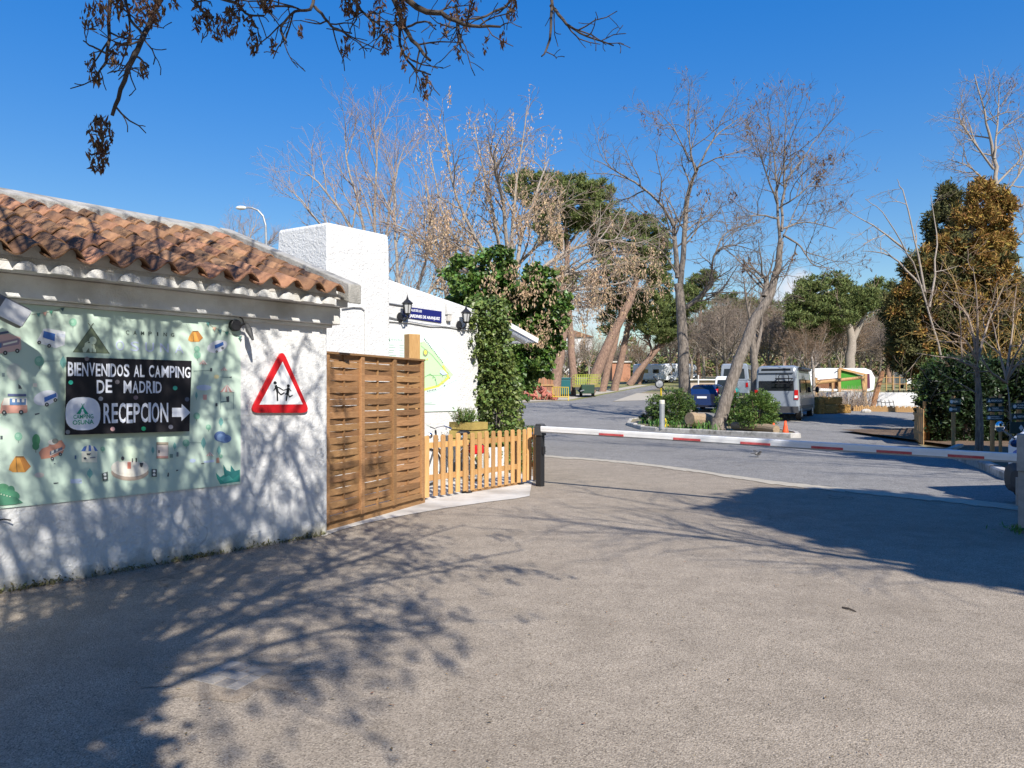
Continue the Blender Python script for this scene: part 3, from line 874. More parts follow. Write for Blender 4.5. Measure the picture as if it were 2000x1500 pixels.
# coping along the rake and the ridge
mb = MB()
Rk = lambda a, z: (EY + a * math.cos(SL), EZ + z + a * math.sin(SL))
pr = [Rk(-0.03, -0.06), Rk(2.78, -0.06), Rk(2.78, 0.155), Rk(-0.03, 0.155)]
mb.prism(pr, lambda a, b, d: (d, a, b), XE - 0.02, XE + 0.15)
mb.build('rake_coping', M_COPING, ROOF, bevel=0.015)
mb = MB(); mb.prism([Rk(2.62, 0.0), Rk(2.62, 0.13), Rk(2.85, 0.15), Rk(2.95, -0.05)], lambda a, b, d: (d, a, b), -5.0, XE - 0.03)
mb.build('ridge_coping', M_COPING, ROOF, bevel=0.015)

# ---- wall banner with printed camping pictures
def Z2(x, y): return (x / 3.4875, 570 + y / 3.4875)
BAN = thing('wall_banner', 'wide pale green printed camping banner fixed along the white wall', 'banner', (-4.05, 6.0, 0), D_ANG)
off = 0.012
mb = MB()
pr = [W1(470, 624, off), W1(470, 944.5, off)]
bz0, bz1 = 0.675, 2.308
mb.box(-1.35, pr[0].x, -0.012, -0.003, bz0, bz1)
M_BANNER = mat('pale_green_vinyl', (0.56, 0.68, 0.56), (0.51, 0.64, 0.53), 1.5, 0.5)
mb.build('banner_sheet', M_BANNER, BAN)
def art(name, shapes, parent, wall, zmap, o0=0.0145, step=0.0012, lay=1, fade=0.0):
    """flat print: coloured outlines laid on a wall surface, each a hair above the one before"""
    mb = MB(); mats = []
    for i, (col, poly) in enumerate(shapes):
        if fade: col = tuple(int(round(c * (1 - fade) + b * fade)) for c, b in zip(col, (200, 215, 198)))
        mt_ = ink(*col)
        if mt_ not in mats: mats.append(mt_)
        mb.m = mats.index(mt_)
        mb.face([wall(*zmap(x, y), o0 + step * i * lay) for x, y in poly])
    return mb.build(name, mats, parent)
def stroke(pts, wd):
    """outline of a thick line as quads"""
    out = []
    for (x0, y0), (x1, y1) in zip(pts[:-1], pts[1:]):
        dx, dy = x1 - x0, y1 - y0; L = math.hypot(dx, dy) or 1
        nx, ny = -dy / L * wd / 2, dx / L * wd / 2
        ex, ey = dx / L * wd * .25, dy / L * wd * .25
        out.append([(x0 + nx - ex, y0 + ny - ey), (x1 + nx + ex, y1 + ny + ey), (x1 - nx + ex, y1 - ny + ey), (x0 - nx - ex, y0 - ny - ey)])
    return out
def wheels(*c): 
    o = []
    for x, y, r in c: o += [((35, 35, 40), oval(x, y, r, r, 12)), ((190, 190, 190), oval(x, y, r * .4, r * .4, 8))]
    return o
A = lambda n, s: art(n, s, BAN, W1, Z2, fade=0.22)
PK, CR, BL_, OR = (222, 172, 165), (245, 235, 222), (38, 92, 190), (222, 140, 45)
A('printed_camper', [(PK, [(-60, 300), (60, 285), (140, 310), (146, 385), (140, 398), (-60, 430)]), ((60, 70, 110), [(-60, 285), (55, 266), (62, 280), (-60, 302)]),
   ((150, 120, 140), [(-40, 350), (122, 316), (134, 330), (128, 358), (-40, 388)]), (CR, [(20, 352), (118, 330), (118, 342), (20, 366)]),
   ((70, 100, 160), [(-30, 355), (10, 348), (10, 380), (-30, 386)])] + wheels((36, 416, 15), (118, 402, 15)))
A('printed_caravan', [((240, 240, 246), [(248, 335), (270, 300), (295, 252), (330, 248), (446, 272), (440, 362), (380, 384), (262, 348)]), ((208, 212, 232), [(388, 280), (446, 290), (444, 312), (386, 304)]),
   (BL_, [(299, 266), (376, 286), (372, 336), (292, 310)])] + wheels((267, 345, 13), (335, 368, 13)))
def tree_pic(x, y, r, c=(120, 180, 150)):
    return [((90, 120, 105), [(x - 2, y), (x + 2, y), (x + 2, y + r * 1.6), (x - 2, y + r * 1.6)]), (c, oval(x, y, r, r * 1.05, 14)), ((150, 200, 172), oval(x - r * .2, y - r * .25, r * .5, r * .5, 10))]
def leaf_pic(x, y, w_, h_, c=(105, 170, 165)):
    return [(c, [(x, y - h_), (x + w_ * .8, y - h_ * .35), (x + w_, y + h_ * .2), (x, y + h_), (x - w_, y + h_ * .2), (x - w_ * .8, y - h_ * .35)]), ((80, 140, 140), [(x - 1, y - h_ * .5), (x + 1, y - h_ * .5), (x + 1.2, y + h_ * 1.25), (x - 1.2, y + h_ * 1.25)])]
tp = []
for q in ((497, 207, 26), (268, 472, 33), (125, 985, 27), (700, 1070, 16), (1340, 845, 22), (1420, 922, 18), (1268, 1030, 24), (1342, 390, 20), (1344, 430, 24), (1505, 1120, 12)): tp += tree_pic(*q)
for _k in range(0, len(tp), 3): A('printed_tree', tp[_k:_k + 3])
lp = []
for q in ((430, 480, 22, 45), (612, 1236, 20, 34), (1505, 885, 16, 32), (1386, 1028, 17, 40), (1042, 1078, 11, 26), (1190, 1050, 12, 26), (1492, 1080, 14, 36), (1338, 705, 9, 26)): lp += leaf_pic(*q)
for _k in range(0, len(lp), 2): A('printed_leaf', lp[_k:_k + 2])
lp = [((70, 150, 90), oval(246, 1010, 27, 42, 14)), ((60, 135, 80), oval(244, 1050, 24, 28, 12)), ((80, 80, 60), [(242, 1075), (246, 1075), (246, 1095), (242, 1095)])]
A('printed_poplar', lp)
for s_ in stroke([(305, 472), (410, 470)], 2) + stroke([(1290, 1028), (1370, 1028)], 2): A('printed_hammock_line', [((80, 110, 110), s_)])
bt = []
for s_ in stroke([(215, 155), (300, 143), (390, 124), (440, 108)], 3) + stroke([(1408, 205), (1450, 240), (1550, 278), (1640, 305)], 2.5): bt.append(((120, 110, 100), s_))
for (x, y, c) in ((262, 150, (60, 120, 120)), (305, 144, (225, 160, 140)), (347, 134, (70, 150, 120)), (425, 114, (50, 80, 90)), (1417, 212, (70, 130, 130)), (1460, 246, (230, 180, 150)), (1498, 262, (40, 80, 90)), (1545, 276, (60, 140, 120)), (1636, 306, (50, 90, 90))):
    bt.append((c, [(x - 14, y - 3), (x + 14, y - 8), (x + 3, y + 22)]))
A('printed_bunting', bt)
lg = [((92, 104, 76), [(495, 411), (618, 240), (626, 240), (748, 421)])]
for s_ in stroke([(602, 214), (626, 248)], 5) + stroke([(636, 214), (612, 248)], 5) + stroke([(498, 411), (622, 238)], 4) + stroke([(745, 420), (622, 238)], 4): lg.append(((52, 62, 48), s_))
PAL = (206, 218, 186)
lg += [(PAL, oval(632, 332, 26, 27, 16)), (PAL, [(578, 350), (600, 335), (622, 348), (630, 372), (628, 412), (612, 412), (606, 382), (592, 398), (586, 412), (566, 411), (560, 385), (574, 372)]),
       (PAL, [(630, 356), (644, 362), (652, 412), (632, 412)]), ((92, 104, 76), oval(606, 345, 8, 5, 10)), (PAL, [(642, 395), (652, 388), (655, 413), (642, 413)])]
A('printed_tent_emblem', lg)
def spaced(body, x0, x1, yt0, yt1, yb0, yb1, wl, bold, m_):
    n = len(body)
    for i, c in enumerate(body):
        x = x0 + (x1 - x0 - wl) * i / (n - 1); f0, f1 = (x - x0) / (x1 - x0), (x + wl - x0) / (x1 - x0)
        w2 = wl * (.35 if c == 'I' else 1); x += (wl - w2) / 2
        mb = MB(); put_text(mb, c, *[W1(*Z2(*q), 0.016) for q in ((x, yt0 + (yt1 - yt0) * f0), (x + w2, yt0 + (yt1 - yt0) * f1), (x + w2, yb0 + (yb1 - yb0) * f1), (x, yb0 + (yb1 - yb0) * f0))], bold=bold)
        mb.build('printed_letter', m_, BAN)
spaced('CAMPING', 858, 1187, 262, 282, 290, 306, 22, 0.004, ink(62, 74, 66))
spaced('OSUNA', 788, 1250, 330, 360, 398, 418, 58, 0.0, ink(205, 214, 240))
def tent_pic(x, y, s, c=OR):
    f = lambda p: [(x + a * s, y + b * s) for a, b in p]
    return [(c, f([(-.55, .3), (-.5, .05), (-.2, -.42), (.22, -.42), (.6, .12), (.3, .42), (-.35, .42)])), ((178, 100, 30), f([(.0, -.4), (.22, -.42), (.6, .12), (.3, .42)])), ((110, 70, 30), f([(-.2, -.42), (-.17, -.42), (-.1, .42), (-.14, .42)])), ((110, 70, 30), f([(-.2, -.42), (.22, -.42), (.2, -.36), (-.2, -.36)]))]
A('printed_tent', tent_pic(1330, 303, 88)); A('printed_tent', tent_pic(132, 1174, 130))
A('printed_caravan', [((232, 230, 242), oval(1480, 372, 72, 40, 18, -.3)), (BL_, [(1462, 364), (1520, 340), (1524, 362), (1466, 388)])] + wheels((1476, 406, 8), (1516, 383, 8)))
A('printed_caravan', [((232, 230, 242), oval(312, 722, 86, 50, 20, -.25)), (BL_, [(301, 720), (382, 688), (385, 714), (303, 752)])] + wheels((319, 768, 14), (377, 737, 13)))
A('printed_camper', [((226, 150, 130), [(0, 815), (10, 760), (30, 722), (180, 722), (188, 815), (180, 825), (0, 828)]), (CR, [(28, 722), (184, 722), (186, 772), (14, 772)]), ((70, 80, 130), [(52, 694), (178, 696), (178, 712), (52, 711)]),
   ((70, 110, 170), [(66, 726), (176, 728), (176, 770), (66, 770)]), (CR, [(84, 730), (102, 730), (102, 752), (84, 752)]), (CR, [(116, 730), (134, 730), (134, 752), (116, 752)]), (CR, [(148, 730), (166, 730), (166, 752), (148, 752)])] + wheels((28, 822, 16), (144, 820, 16)))
A('printed_camper', [((228, 140, 110), [(264, 1095), (285, 1068), (330, 1052), (345, 1020), (420, 1010), (446, 1050), (428, 1098), (372, 1126), (282, 1140)]), (CR, oval(356, 1024, 30, 18, 12)), ((110, 110, 105), oval(376, 1016, 22, 18, 12)),
   ((70, 90, 120), [(340, 1088), (425, 1055), (424, 1072), (340, 1112)]), (CR, [(350, 1084), (368, 1078), (366, 1096), (350, 1104)]), (CR, [(380, 1073), (396, 1067), (396, 1082), (380, 1090)]), (CR, [(340, 1114), (440, 1068), (440, 1072), (340, 1119)])] + wheels((356, 1136, 12), (411, 1107, 12)))
A('printed_stall', [((244, 236, 214), [(556, 1084), (664, 1082), (662, 1162), (556, 1160)]), ((60, 100, 185), [(552, 1086), (572, 1055), (608, 1044), (646, 1054), (668, 1084)]), (CR, [(582, 1085), (592, 1048), (604, 1046), (602, 1085)]), (CR, [(622, 1085), (618, 1046), (634, 1050), (646, 1085)]),
   ((40, 45, 60), [(590, 1100), (622, 1100), (610, 1112), (592, 1112)]), ((40, 45, 60), oval(580, 1134, 10, 8, 10)), ((120, 120, 130), [(612, 1126), (650, 1124), (650, 1132), (612, 1134)]), ((60, 90, 130), [(508, 1114), (520, 1114), (520, 1140), (508, 1140)])])
A('printed_stage', [((176, 150, 132), oval(885, 1228, 128, 58, 24)), ((240, 228, 214), oval(885, 1198, 128, 62, 24)), ((205, 222, 196), oval(890, 1120, 92, 70, 20)), ((240, 228, 214), oval(885, 1196, 104, 46, 20)),
   ((214, 110, 90), [(868, 1160), (892, 1160), (892, 1205), (868, 1205)]), ((45, 45, 50), oval(836, 1135, 11, 15, 10)), ((45, 45, 50), [(952, 1165), (978, 1165), (968, 1195), (955, 1190)]), ((45, 45, 50), [(898, 1134), (906, 1134), (906, 1160), (898, 1160)]), ((45, 45, 50), [(922, 1132), (934, 1132), (932, 1160), (924, 1160)]),
   ((52, 60, 62), [(693, 1238), (734, 1224), (736, 1280), (700, 1290)]), ((220, 220, 220), oval(714, 1244, 10, 9, 10)), ((220, 220, 220), oval(716, 1268, 10, 9, 10)),
   ((52, 60, 62), [(1032, 1208), (1068, 1208), (1068, 1260), (1032, 1260)]), ((220, 220, 220), oval(1050, 1221, 10, 9, 10)), ((220, 220, 220), oval(1050, 1245, 10, 9, 10))])
A('printed_shop', [((150, 130, 112), [(1066, 1024), (1147, 1024), (1147, 1136), (1066, 1136)]), ((232, 208, 198), [(1069, 1044), (1144, 1044), (1144, 1133), (1069, 1133)]), ((110, 110, 100), [(1072, 1038), (1132, 1038), (1132, 1042), (1072, 1042)]), ((90, 80, 80), [(1078, 1078), (1088, 1078), (1088, 1098), (1078, 1098)]), ((205, 140, 125), [(1069, 1118), (1144, 1118), (1144, 1133), (1069, 1133)]),
   ((100, 125, 115), [(1155, 1105), (1178, 1105), (1178, 1130), (1155, 1130)]), ((100, 110, 115), [(1202, 1092), (1216, 1092), (1216, 1122), (1202, 1122)])])
A('printed_dome_tent', [((70, 100, 165), oval(1500, 985, 42, 36, 16)), ((84, 118, 180), oval(1530, 1000, 46, 30, 16)), ((120, 150, 205), oval(1502, 992, 26, 26, 12)), ((96, 130, 190), oval(1526, 1000, 24, 22, 12)), ((70, 100, 165), oval(1548, 1006, 22, 18, 12))])
sw = []
for (x, y, w_) in ((1548, 660, 50), (1386, 480, 30), (1528, 525, 24), (1432, 1105, 28)):
    n = 6
    for k in range(n):
        c = (222, 150, 140) if k % 2 == 0 else (246, 236, 226)
        sw.append((c, [(x - w_ * .06, y - w_ * .55), (x + w_ * .06, y - w_ * .55), (x - w_ + 2 * w_ * (k + 1) / n, y + w_ * .45), (x - w_ + 2 * w_ * k / n, y + w_ * .45)]))
for _k in range(0, len(sw), 6): A('printed_parasol', sw[_k:_k + 6])
kk = [((60, 90, 100), s_) for s_ in stroke([(1503, 690), (1503, 800)], 2.5) + stroke([(1590, 690), (1590, 800)], 2.5) + stroke([(1503, 750), (1560, 745)], 6) + stroke([(1320, 540), (1430, 535)], 3) + stroke([(1500, 580), (1575, 585)], 3)]
kk += [((45, 50, 60), p) for p in ([(1468, 758), (1482, 758), (1482, 780), (1468, 780)], [(1540, 715), (1560, 710), (1560, 750), (1545, 752)], [(1560, 582), (1578, 576), (1578, 588)], [(1432, 520), (1446, 518), (1446, 542), (1430, 542)], [(1370, 1168), (1392, 1166), (1392, 1172), (1370, 1174)], [(548, 1285), (556, 1285), (556, 1294), (530, 1294)], [(1145, 1232), (1150, 1232), (1150, 1258), (1138, 1258)], [(1200, 1212), (1214, 1212), (1214, 1218), (1200, 1222)], [(366, 1172), (372, 1166), (380, 1174)], [(362, 1302), (398, 1298), (398, 1304), (370, 1310)], [(236, 830), (270, 824), (268, 832), (240, 840)], [(124, 628), (140, 640), (150, 660), (126, 660)], [(2, 980), (18, 980), (18, 1005), (2, 1005)])]
kk += [((190, 205, 235), p) for p in (oval(1388, 652, 52, 20, 14), [(480, 1275), (555, 1272), (560, 1305), (480, 1305)], oval(1312, 1150, 22, 14, 12), [(1388, 1152), (1460, 1142), (1460, 1160), (1390, 1166)])]
kk += [((235, 215, 150), oval(1475, 578, 18, 14, 12)), ((235, 220, 205), [(224, 622), (252, 622), (252, 648), (224, 648)]), ((215, 150, 140), [(1382, 700), (1410, 700), (1408, 735), (1384, 735)]), ((225, 205, 190), oval(268, 1248, 34, 18, 12)), ((220, 150, 120), [(1475, 1130), (1492, 1130), (1495, 1165), (1472, 1165)]), ((200, 205, 195), oval(95, 545, 50, 60, 16)), ((120, 140, 140), [(14, 552), (32, 552), (32, 578), (14, 578)])]
for _s in kk: A('printed_picnic_figure', [_s])
gb = [((75, 150, 100), oval(20, 1350, 50, 45, 16)), ((50, 120, 85), oval(75, 1350, 26, 30, 14)), ((60, 135, 95), oval(60, 1390, 75, 40, 18)), ((45, 110, 80), [(-80, 1462), (-80, 1380), (10, 1370), (110, 1400), (158, 1436), (100, 1448)])]
for (x, y) in ((8, 1378), (28, 1384), (48, 1390), (68, 1394), (-12, 1374)): gb.append(((205, 220, 190), oval(x, y, 5, 4, 8)))
A('printed_bush', gb)
A('printed_agave', [((20, 130, 120), [(1470, 1232), (1500, 1262), (1520, 1250), (1560, 1232), (1634, 1210), (1634, 1292), (1500, 1311), (1478, 1270)]), ((15, 105, 105), [(1520, 1175), (1545, 1215), (1570, 1225), (1572, 1180), (1602, 1222), (1632, 1215), (1632, 1240), (1560, 1290), (1528, 1250)]), ((60, 165, 150), [(1500, 1275), (1560, 1250), (1590, 1280), (1530, 1300)])])

# ---- hand-painted welcome sign
SGN = thing('welcome_sign', 'black hand-lettered reception sign with white arrow and badge, fixed over the green banner', 'sign', (-4.05, 6.0, 0), D_ANG)
mb = MB()
q = [W1(*Z2(x, y), 0.060) for x, y in ((455, 443), (1305, 470), (1290, 950), (443, 975))]
q2 = [Vector((p.x, -0.052, p.z)) for p in q]
mb.add(q + q2, [(0, 1, 2, 3), (7, 6, 5, 4), (0, 4, 5, 1), (1, 5, 6, 2), (2, 6, 7, 3), (3, 7, 4, 0)])
mb.build('board', mat('black_sign_board', (0.012, 0.011, 0.014), None, rough=0.5), SGN)
LT = mat('lilac_white_lettering', (0.66, 0.70, 0.80), (0.78, 0.79, 0.82), 8, 0.5)
TX = lambda body, pts, bold=0.02, o_=0.063: put_text(mbt, body, *[W1(*Z2(x, y), o_) for x, y in pts], bold=bold)
def word(body, x0, x1, yt0, yt1, yb0, yb1, seed, bold=0.02):
    """hand lettering: each letter set on its own with a little unevenness"""
    rr = random.Random(seed); wd = {'I': .35, 'M': 1.3, 'N': 1.1, 'V': 1.05, 'O': 1.05, 'C': .95, 'E': .85, 'L': .8, 'P': .9, ' ': .55}
    tot = sum(wd.get(c, 1.0) for c in body); x = x0
    for c in body:
        ww = wd.get(c, 1.0) / tot * (x1 - x0)
        if c != ' ':
            global mbt
            mbt = MB()
            f0, f1 = (x - x0) / (x1 - x0), (x + ww - x0) / (x1 - x0)
            j = rr.uniform(-2.5, 2.5); k = rr.uniform(-2.5, 2.5)
            TX(c, [(x + ww * .06, yt0 + (yt1 - yt0) * f0 + j), (x + ww * .94, yt0 + (yt1 - yt0) * f1 + j), (x + ww * .94, yb0 + (yb1 - yb0) * f1 + k), (x + ww * .06, yb0 + (yb1 - yb0) * f0 + k)], bold)
            mbt.build('letter', LT, SGN)
        x += ww
word('BIENVENIDOS AL CAMPING', 460, 1300, 478, 512, 572, 588, 1, 0.022)
word('DE', 655, 768, 598, 600, 690, 690, 2)
word('MADRID', 838, 1104, 606, 610, 690, 690, 3)
word('RECEPCION', 702, 1150, 760, 754, 898, 886, 4)
mbt = MB(); mbt.face([W1(*Z2(x, y), 0.063) for x, y in ((1172, 790), (1236, 790), (1238, 763), (1298, 822), (1236, 880), (1236, 852), (1172, 852))])
mbt.build('arrow', LT, SGN)
se = [(565 + 119 * math.copysign(abs(math.cos(a)) ** .72, math.cos(a)), 830 + 113 * math.copysign(abs(math.sin(a)) ** .72, math.sin(a))) for a in (2 * math.pi * k / 28 for k in range(28))]
mbt = MB(); mbt.face([W1(*Z2(x, y), 0.063) for x, y in se])
bd = mbt.build('badge', LT, SGN)
mbt = MB()
mbt.face([W1(*Z2(x, y), 0.066) for x, y in ((520, 832), (562, 776), (604, 832))])
for s_ in stroke([(555, 762), (568, 784)], 4) + stroke([(575, 762), (556, 784)], 4): mbt.face([W1(*Z2(x, y), 0.067) for x, y in s_])
TX('CAMPING', [(500, 838), (634, 832), (638, 862), (500, 866)], 0.01, 0.066)
TX('OSUNA', [(494, 876), (638, 868), (640, 900), (496, 906)], 0.02, 0.066)
o = mbt.build('badge_lettering', ink(30, 150, 122), bd)
mbt = MB()
mbt.face([W1(*Z2(x, y), 0.0675) for x, y in oval(562, 806, 7, 8, 10)]); mbt.face([W1(*Z2(x, y), 0.0675) for x, y in ((548, 832), (555, 814), (570, 814), (577, 832))])
mbt.build('badge_figures', LT, bd)
for (x, y, c) in ((592, 456, (130, 120, 120)), (482, 617, (70, 205, 170)), (799, 614, (110, 105, 110)), (1193, 655, (60, 150, 135)), (686, 728, (135, 140, 150)), (925, 720, (110, 95, 105)), (1275, 732, (70, 80, 100)), (768, 934, (215, 170, 165)), (978, 932, (60, 190, 130)), (1163, 920, (130, 130, 140)), (462, 955, (140, 140, 140))):
    mbt = MB(); mbt.face([W1(*Z2(a, b), 0.063) for a, b in oval(x, y, 16, 15, 14)]); mbt.build('painted_dot', ink(*c), SGN)

# ---- children warning sign
TR = thing('warning_sign', 'red and white triangular warning sign with two running figures on the white wall', 'sign', (-4.05, 6.0, 0), D_ANG)
Z1 = lambda x, y: (x / 2.857, 380 + y / 2.857)
def round_tri(pts, r):
    out = []
    n = len(pts)
    for i in range(n):
        p0, p1, p2 = Vector(pts[i - 1]), Vector(pts[i]), Vector(pts[(i + 1) % n])
        a, b = (p0 - p1).normalized(), (p2 - p1).normalized()
        A0, B0 = p1 + a * r, p1 + b * r
        for k in range(5):
            t = k / 4; out.append(tuple((A0 * (1 - t) + p1 * t) * (1 - t) + (p1 * (1 - t) + B0 * t) * t))
    return out
oc = round_tri([(1576, 862), (1732, 1218), (1394, 1218)], 48)
mb = MB()
fr = [W1(*Z1(x, y), 0.030) for x, y in oc]; bk = [Vector((p.x, -0.006, p.z)) for p in fr]
n = len(fr)
mb.add(fr + bk, [tuple(range(n))] + [(k, n + k, n + (k + 1) % n, (k + 1) % n) for k in range(n)])
mb.build('plate', M_RED, TR)
mb = MB(); mb.face([W1(*Z1(x, y), 0.0315) for x, y in ((1577, 932), (1690, 1170), (1448, 1172))])
mb.build('white_field', M_SIGNWHITE, TR)
Z3 = lambda x, y: (520 + x / 3.636, 420 + y / 3.636)
for (hx, hy_, hr, st) in ((63, 1192, 12, [([(68, 1212), (80, 1255)], 18), ([(78, 1250), (80, 1318)], 11), ([(82, 1252), (104, 1276), (128, 1262)], 9), ([(72, 1218), (96, 1228), (118, 1242)], 7), ([(68, 1220), (54, 1246)], 7)]),
                     (157, 1213, 11, [([(158, 1230), (150, 1272)], 20), ([(150, 1270), (142, 1318)], 9), ([(154, 1268), (166, 1292), (186, 1280)], 8), ([(152, 1236), (122, 1244)], 6), ([(164, 1236), (178, 1250)], 6), ([(152, 1262), (136, 1272)], 8)])):
    mb = MB(); mb.face([W1(*Z3(x, y), 0.033) for x, y in oval(hx, hy_, hr, hr, 12)])
    i = 0
    for pts, wd in st:
        for s_ in stroke(pts, wd): mb.face([W1(*Z3(x, y), 0.033 + 0.0006 * i) for x, y in s_]); i += 1
    mb.build('running_figure', M_BLACK, TR)

# ---- lamps on the wall: a grey floodlight at left, a black spotlight beside the banner's corner
FL = thing('wall_floodlight', 'grey floodlight on an arm over the left end of the green banner', 'lamp', (-4.05, 6.0, 0), D_ANG)
a0 = W1(-60, 560, 0.03); tip = W1(52, 625, 0.36); t0 = W1(-22, 588, 0.30)
mb = MB(); mb.tube([a0, (a0 + t0) / 2 + Vector((0, -.03, .02)), t0], 0.018, 8); mb.build('arm', M_GREYMET, FL)
mb = MB(); hd = (tip - t0)
mb.bar(t0 - hd * .1, tip, 0.17, 0.09, up=(0, -1, 0)); mb.build('lamp_head', mat('grey_casting', (0.10, 0.10, 0.105), None, rough=0.45), FL, bevel=0.03)
mb = MB(); mb.bar(t0 + hd * .25, tip - hd * .06, 0.14, 0.012, up=(0, -1, 0))
mb.xf = None
lens = mb.build('lens', mat('frosted_lens', (0.55, 0.55, 0.55), None, rough=0.25), FL); lens.location = (0, -0.047, -0.004)
SP = thing('wall_spotlight', 'small black spotlight with cable at the upper right corner of the green banner', 'lamp', (-4.05, 6.0, 0), D_ANG)
c = W1(471, 636, 0.07); b = W1(462, 634, 0.0)
mb = MB(); mb.lathe([(0.052, -0.005), (0.058, 0.0), (0.058, 0.05), (0.045, 0.065)], 14, axis='y'); o = mb.build('wall_base', M_BLACK, SP); o.location = (c.x - 0.05, -0.068, c.z)
mb = MB(); q0 = W1(478, 632, 0.10); q1 = W1(492, 652, 0.22); mb.tube([c, q0, W1(484, 634, 0.14)], 0.014, 6); mb.build('knuckle', M_BLACK, SP)
mb = MB(); mb.tube([W1(482, 634, 0.12), W1(486, 644, 0.17), W1(494, 664, 0.22)], [0.022, 0.034, 0.012], 8); mb.build('lamp_head', M_DKGREY, SP)
mb = MB(); mb.tube([W1(447, 624, 0.015), W1(455, 619, 0.03), W1(466, 618, 0.05), W1(474, 623, 0.06), W1(476, 632, 0.06)], 0.006, 6); mb.build('cable', M_BLACK, SP)
# a thin cable end poking from the wall
mb = MB(); mb.tube([W1(-10, 1017, 0.004), W1(8, 1014, 0.03), W1(22, 1016, 0.05)], 0.006, 5)
setp(mb.build('wall_stub', M_BLACK), 'short dark rod poking out low at the left end of the white wall', 'rod')
bpy.data.objects['wall_stub'].location = (-4.05, 6.0, 0); bpy.data.objects['wall_stub'].rotation_euler = (0, 0, D_ANG)

# ================================================================== MAP-WALL BUILDING (behind the gate)
W2 = make_wallmap(-0.66, 15.0)
B2 = thing('gable_building', 'white rendered building with broad chimney block and sloping gable top, behind the gate', 'building', (-0.66, 15.0, 0), D_ANG)
mb = MB(); mb.prism([(0.0, -0.1), (0.0, 3.17), (-0.12, 3.22), (-2.45, 3.57), (-3.70, 3.74), (-3.70, -0.1)], lambda a, b, d: (a, d, b), 0.0, 7.0)
mb.build('wall', M_STUCCO, B2, bevel=0.03)
mb = MB()
x0, x1 = -3.745, -2.425
n0 = [(x0, -0.10), (x1, -0.10), (x1, 1.25), (x0, 1.25)]
tap = 0.02
lv = [(0.0, 0), (3.5, 0.0), (4.0, 0.006), (4.25, 0.014), (4.30, 0.035)]
vs = []
for z, t in lv:
    for (a, b) in n0:
        cx_, cy_ = (x0 + x1) / 2, 0.575
        vs.append((a + (cx_ - a) * t / 0.66, b + (cy_ - b) * t / 0.66, z + (0.05 if (z > 4 and b > 0.5) else 0)))
fs = [(3, 2, 1, 0)] + [(i * 4 + k, i * 4 + (k + 1) % 4, i * 4 + 4 + (k + 1) % 4, i * 4 + 4 + k) for i in range(len(lv) - 1) for k in range(4)] + [tuple(16 + k for k in range(4))]
mb.add(vs, fs)
mb.build('chimney', M_STUCCO, B2, bevel=0.02)
# conduit and cables
def wall_tube(name, pts, r, m, parent, off=0.02):
    mb = MB(); mb.tube([W2(u, v, o_) for u, v, o_ in pts], r, 6); return mb.build(name, m, parent)
wall_tube('conduit', [(668, 602, .125), (690, 599, .125), (706, 600, .125), (713, 606, .125), (714, 620, .125), (714, 700, .125)], 0.014, M_WHITEPAINT, B2)
wall_tube('cable', [(757, 592, .018), (775, 595, .018), (790, 597, .02)], 0.013, M_GALV, B2)
wall_tube('cable', [(757, 619, .018), (790, 627, .018), (830, 634, .018), (870, 638, .018), (915, 642, .018), (930, 644, .018)], 0.014, M_GALV, B2)
wall_tube('cable', [(757, 627, .02), (800, 630, .02), (840, 637, .02), (870, 637, .02), (900, 643, .02), (932, 646, .02)], 0.012, M_WHITEPAINT, B2)
def lantern(u, v, lab):
    t = thing('wall_lantern', lab, 'lantern', (-0.66, 15.0, 0), D_ANG, 'coach lanterns beside the street name plate')
    p = W2(u, v, 0.0)
    mb = MB(); mb.lathe([(0.035, 0), (0.075, 0.008), (0.075, 0.02), (0.04, 0.035)], 12, axis='y')
    o = mb.build('back_plate', M_BLACK, t); o.location = (p.x - 0.02, -0.042, p.z - 0.16); o.scale = (1, 1, 1.25)
    mb = MB(); mb.tube([(p.x - .02, -0.03, p.z - .18), (p.x, -0.12, p.z - .22), (p.x + .02, -0.17, p.z - .16), (p.x + .02, -0.17, p.z - .12)], 0.016, 6); mb.build('arm', M_BLACK, t)
    cx_, cy_, cz_ = p.x + .02, -0.17, p.z
    mb = MB(); mb.lathe([(0.03, -0.12), (0.055, -0.10), (0.06, -0.09)], 6, (cx_, cy_, cz_)); mb.build('lantern_base', M_BLACK, t)
    mb = MB(); mb.lathe([(0.05, -0.088), (0.078, 0.075)], 6, (cx_, cy_, cz_)); mb.build('glass', mat('lantern_glass', (0.45, 0.45, 0.44), None, rough=0.15), t)
    for k in range(6):
        a = 2 * math.pi * k / 6
        mb = MB(); mb.bar((cx_ + .053 * math.cos(a), cy_ + .053 * math.sin(a), cz_ - .09), (cx_ + .081 * math.cos(a), cy_ + .081 * math.sin(a), cz_ + .077), 0.012, 0.012); mb.build('glazing_bar', M_BLACK, t)
    mb = MB(); mb.lathe([(0.105, 0.078), (0.10, 0.09), (0.05, 0.135), (0.022, 0.16), (0.02, 0.18), (0.012, 0.19), (0.004, 0.24)], 6, (cx_, cy_, cz_)); mb.build('lantern_cap', M_BLACK, t)
lantern(781, 603, 'black wall lantern left of the blue street name plate')
lantern(896, 620, 'black wall lantern at the right end of the white gable wall')
SN = thing('street_name_plate', 'dark blue enamel street name plate between two lanterns', 'sign', (-0.66, 15.0, 0), D_ANG)
Z5 = lambda x, y: (750 + x / 5.555, 560 + y / 5.555)
q = [W2(*Z5(x, y), 0.02) for x, y in ((218, 212), (626, 268), (624, 392), (212, 330))]
mb = MB(); q2 = [Vector((p.x, -0.003, p.z)) for p in q]
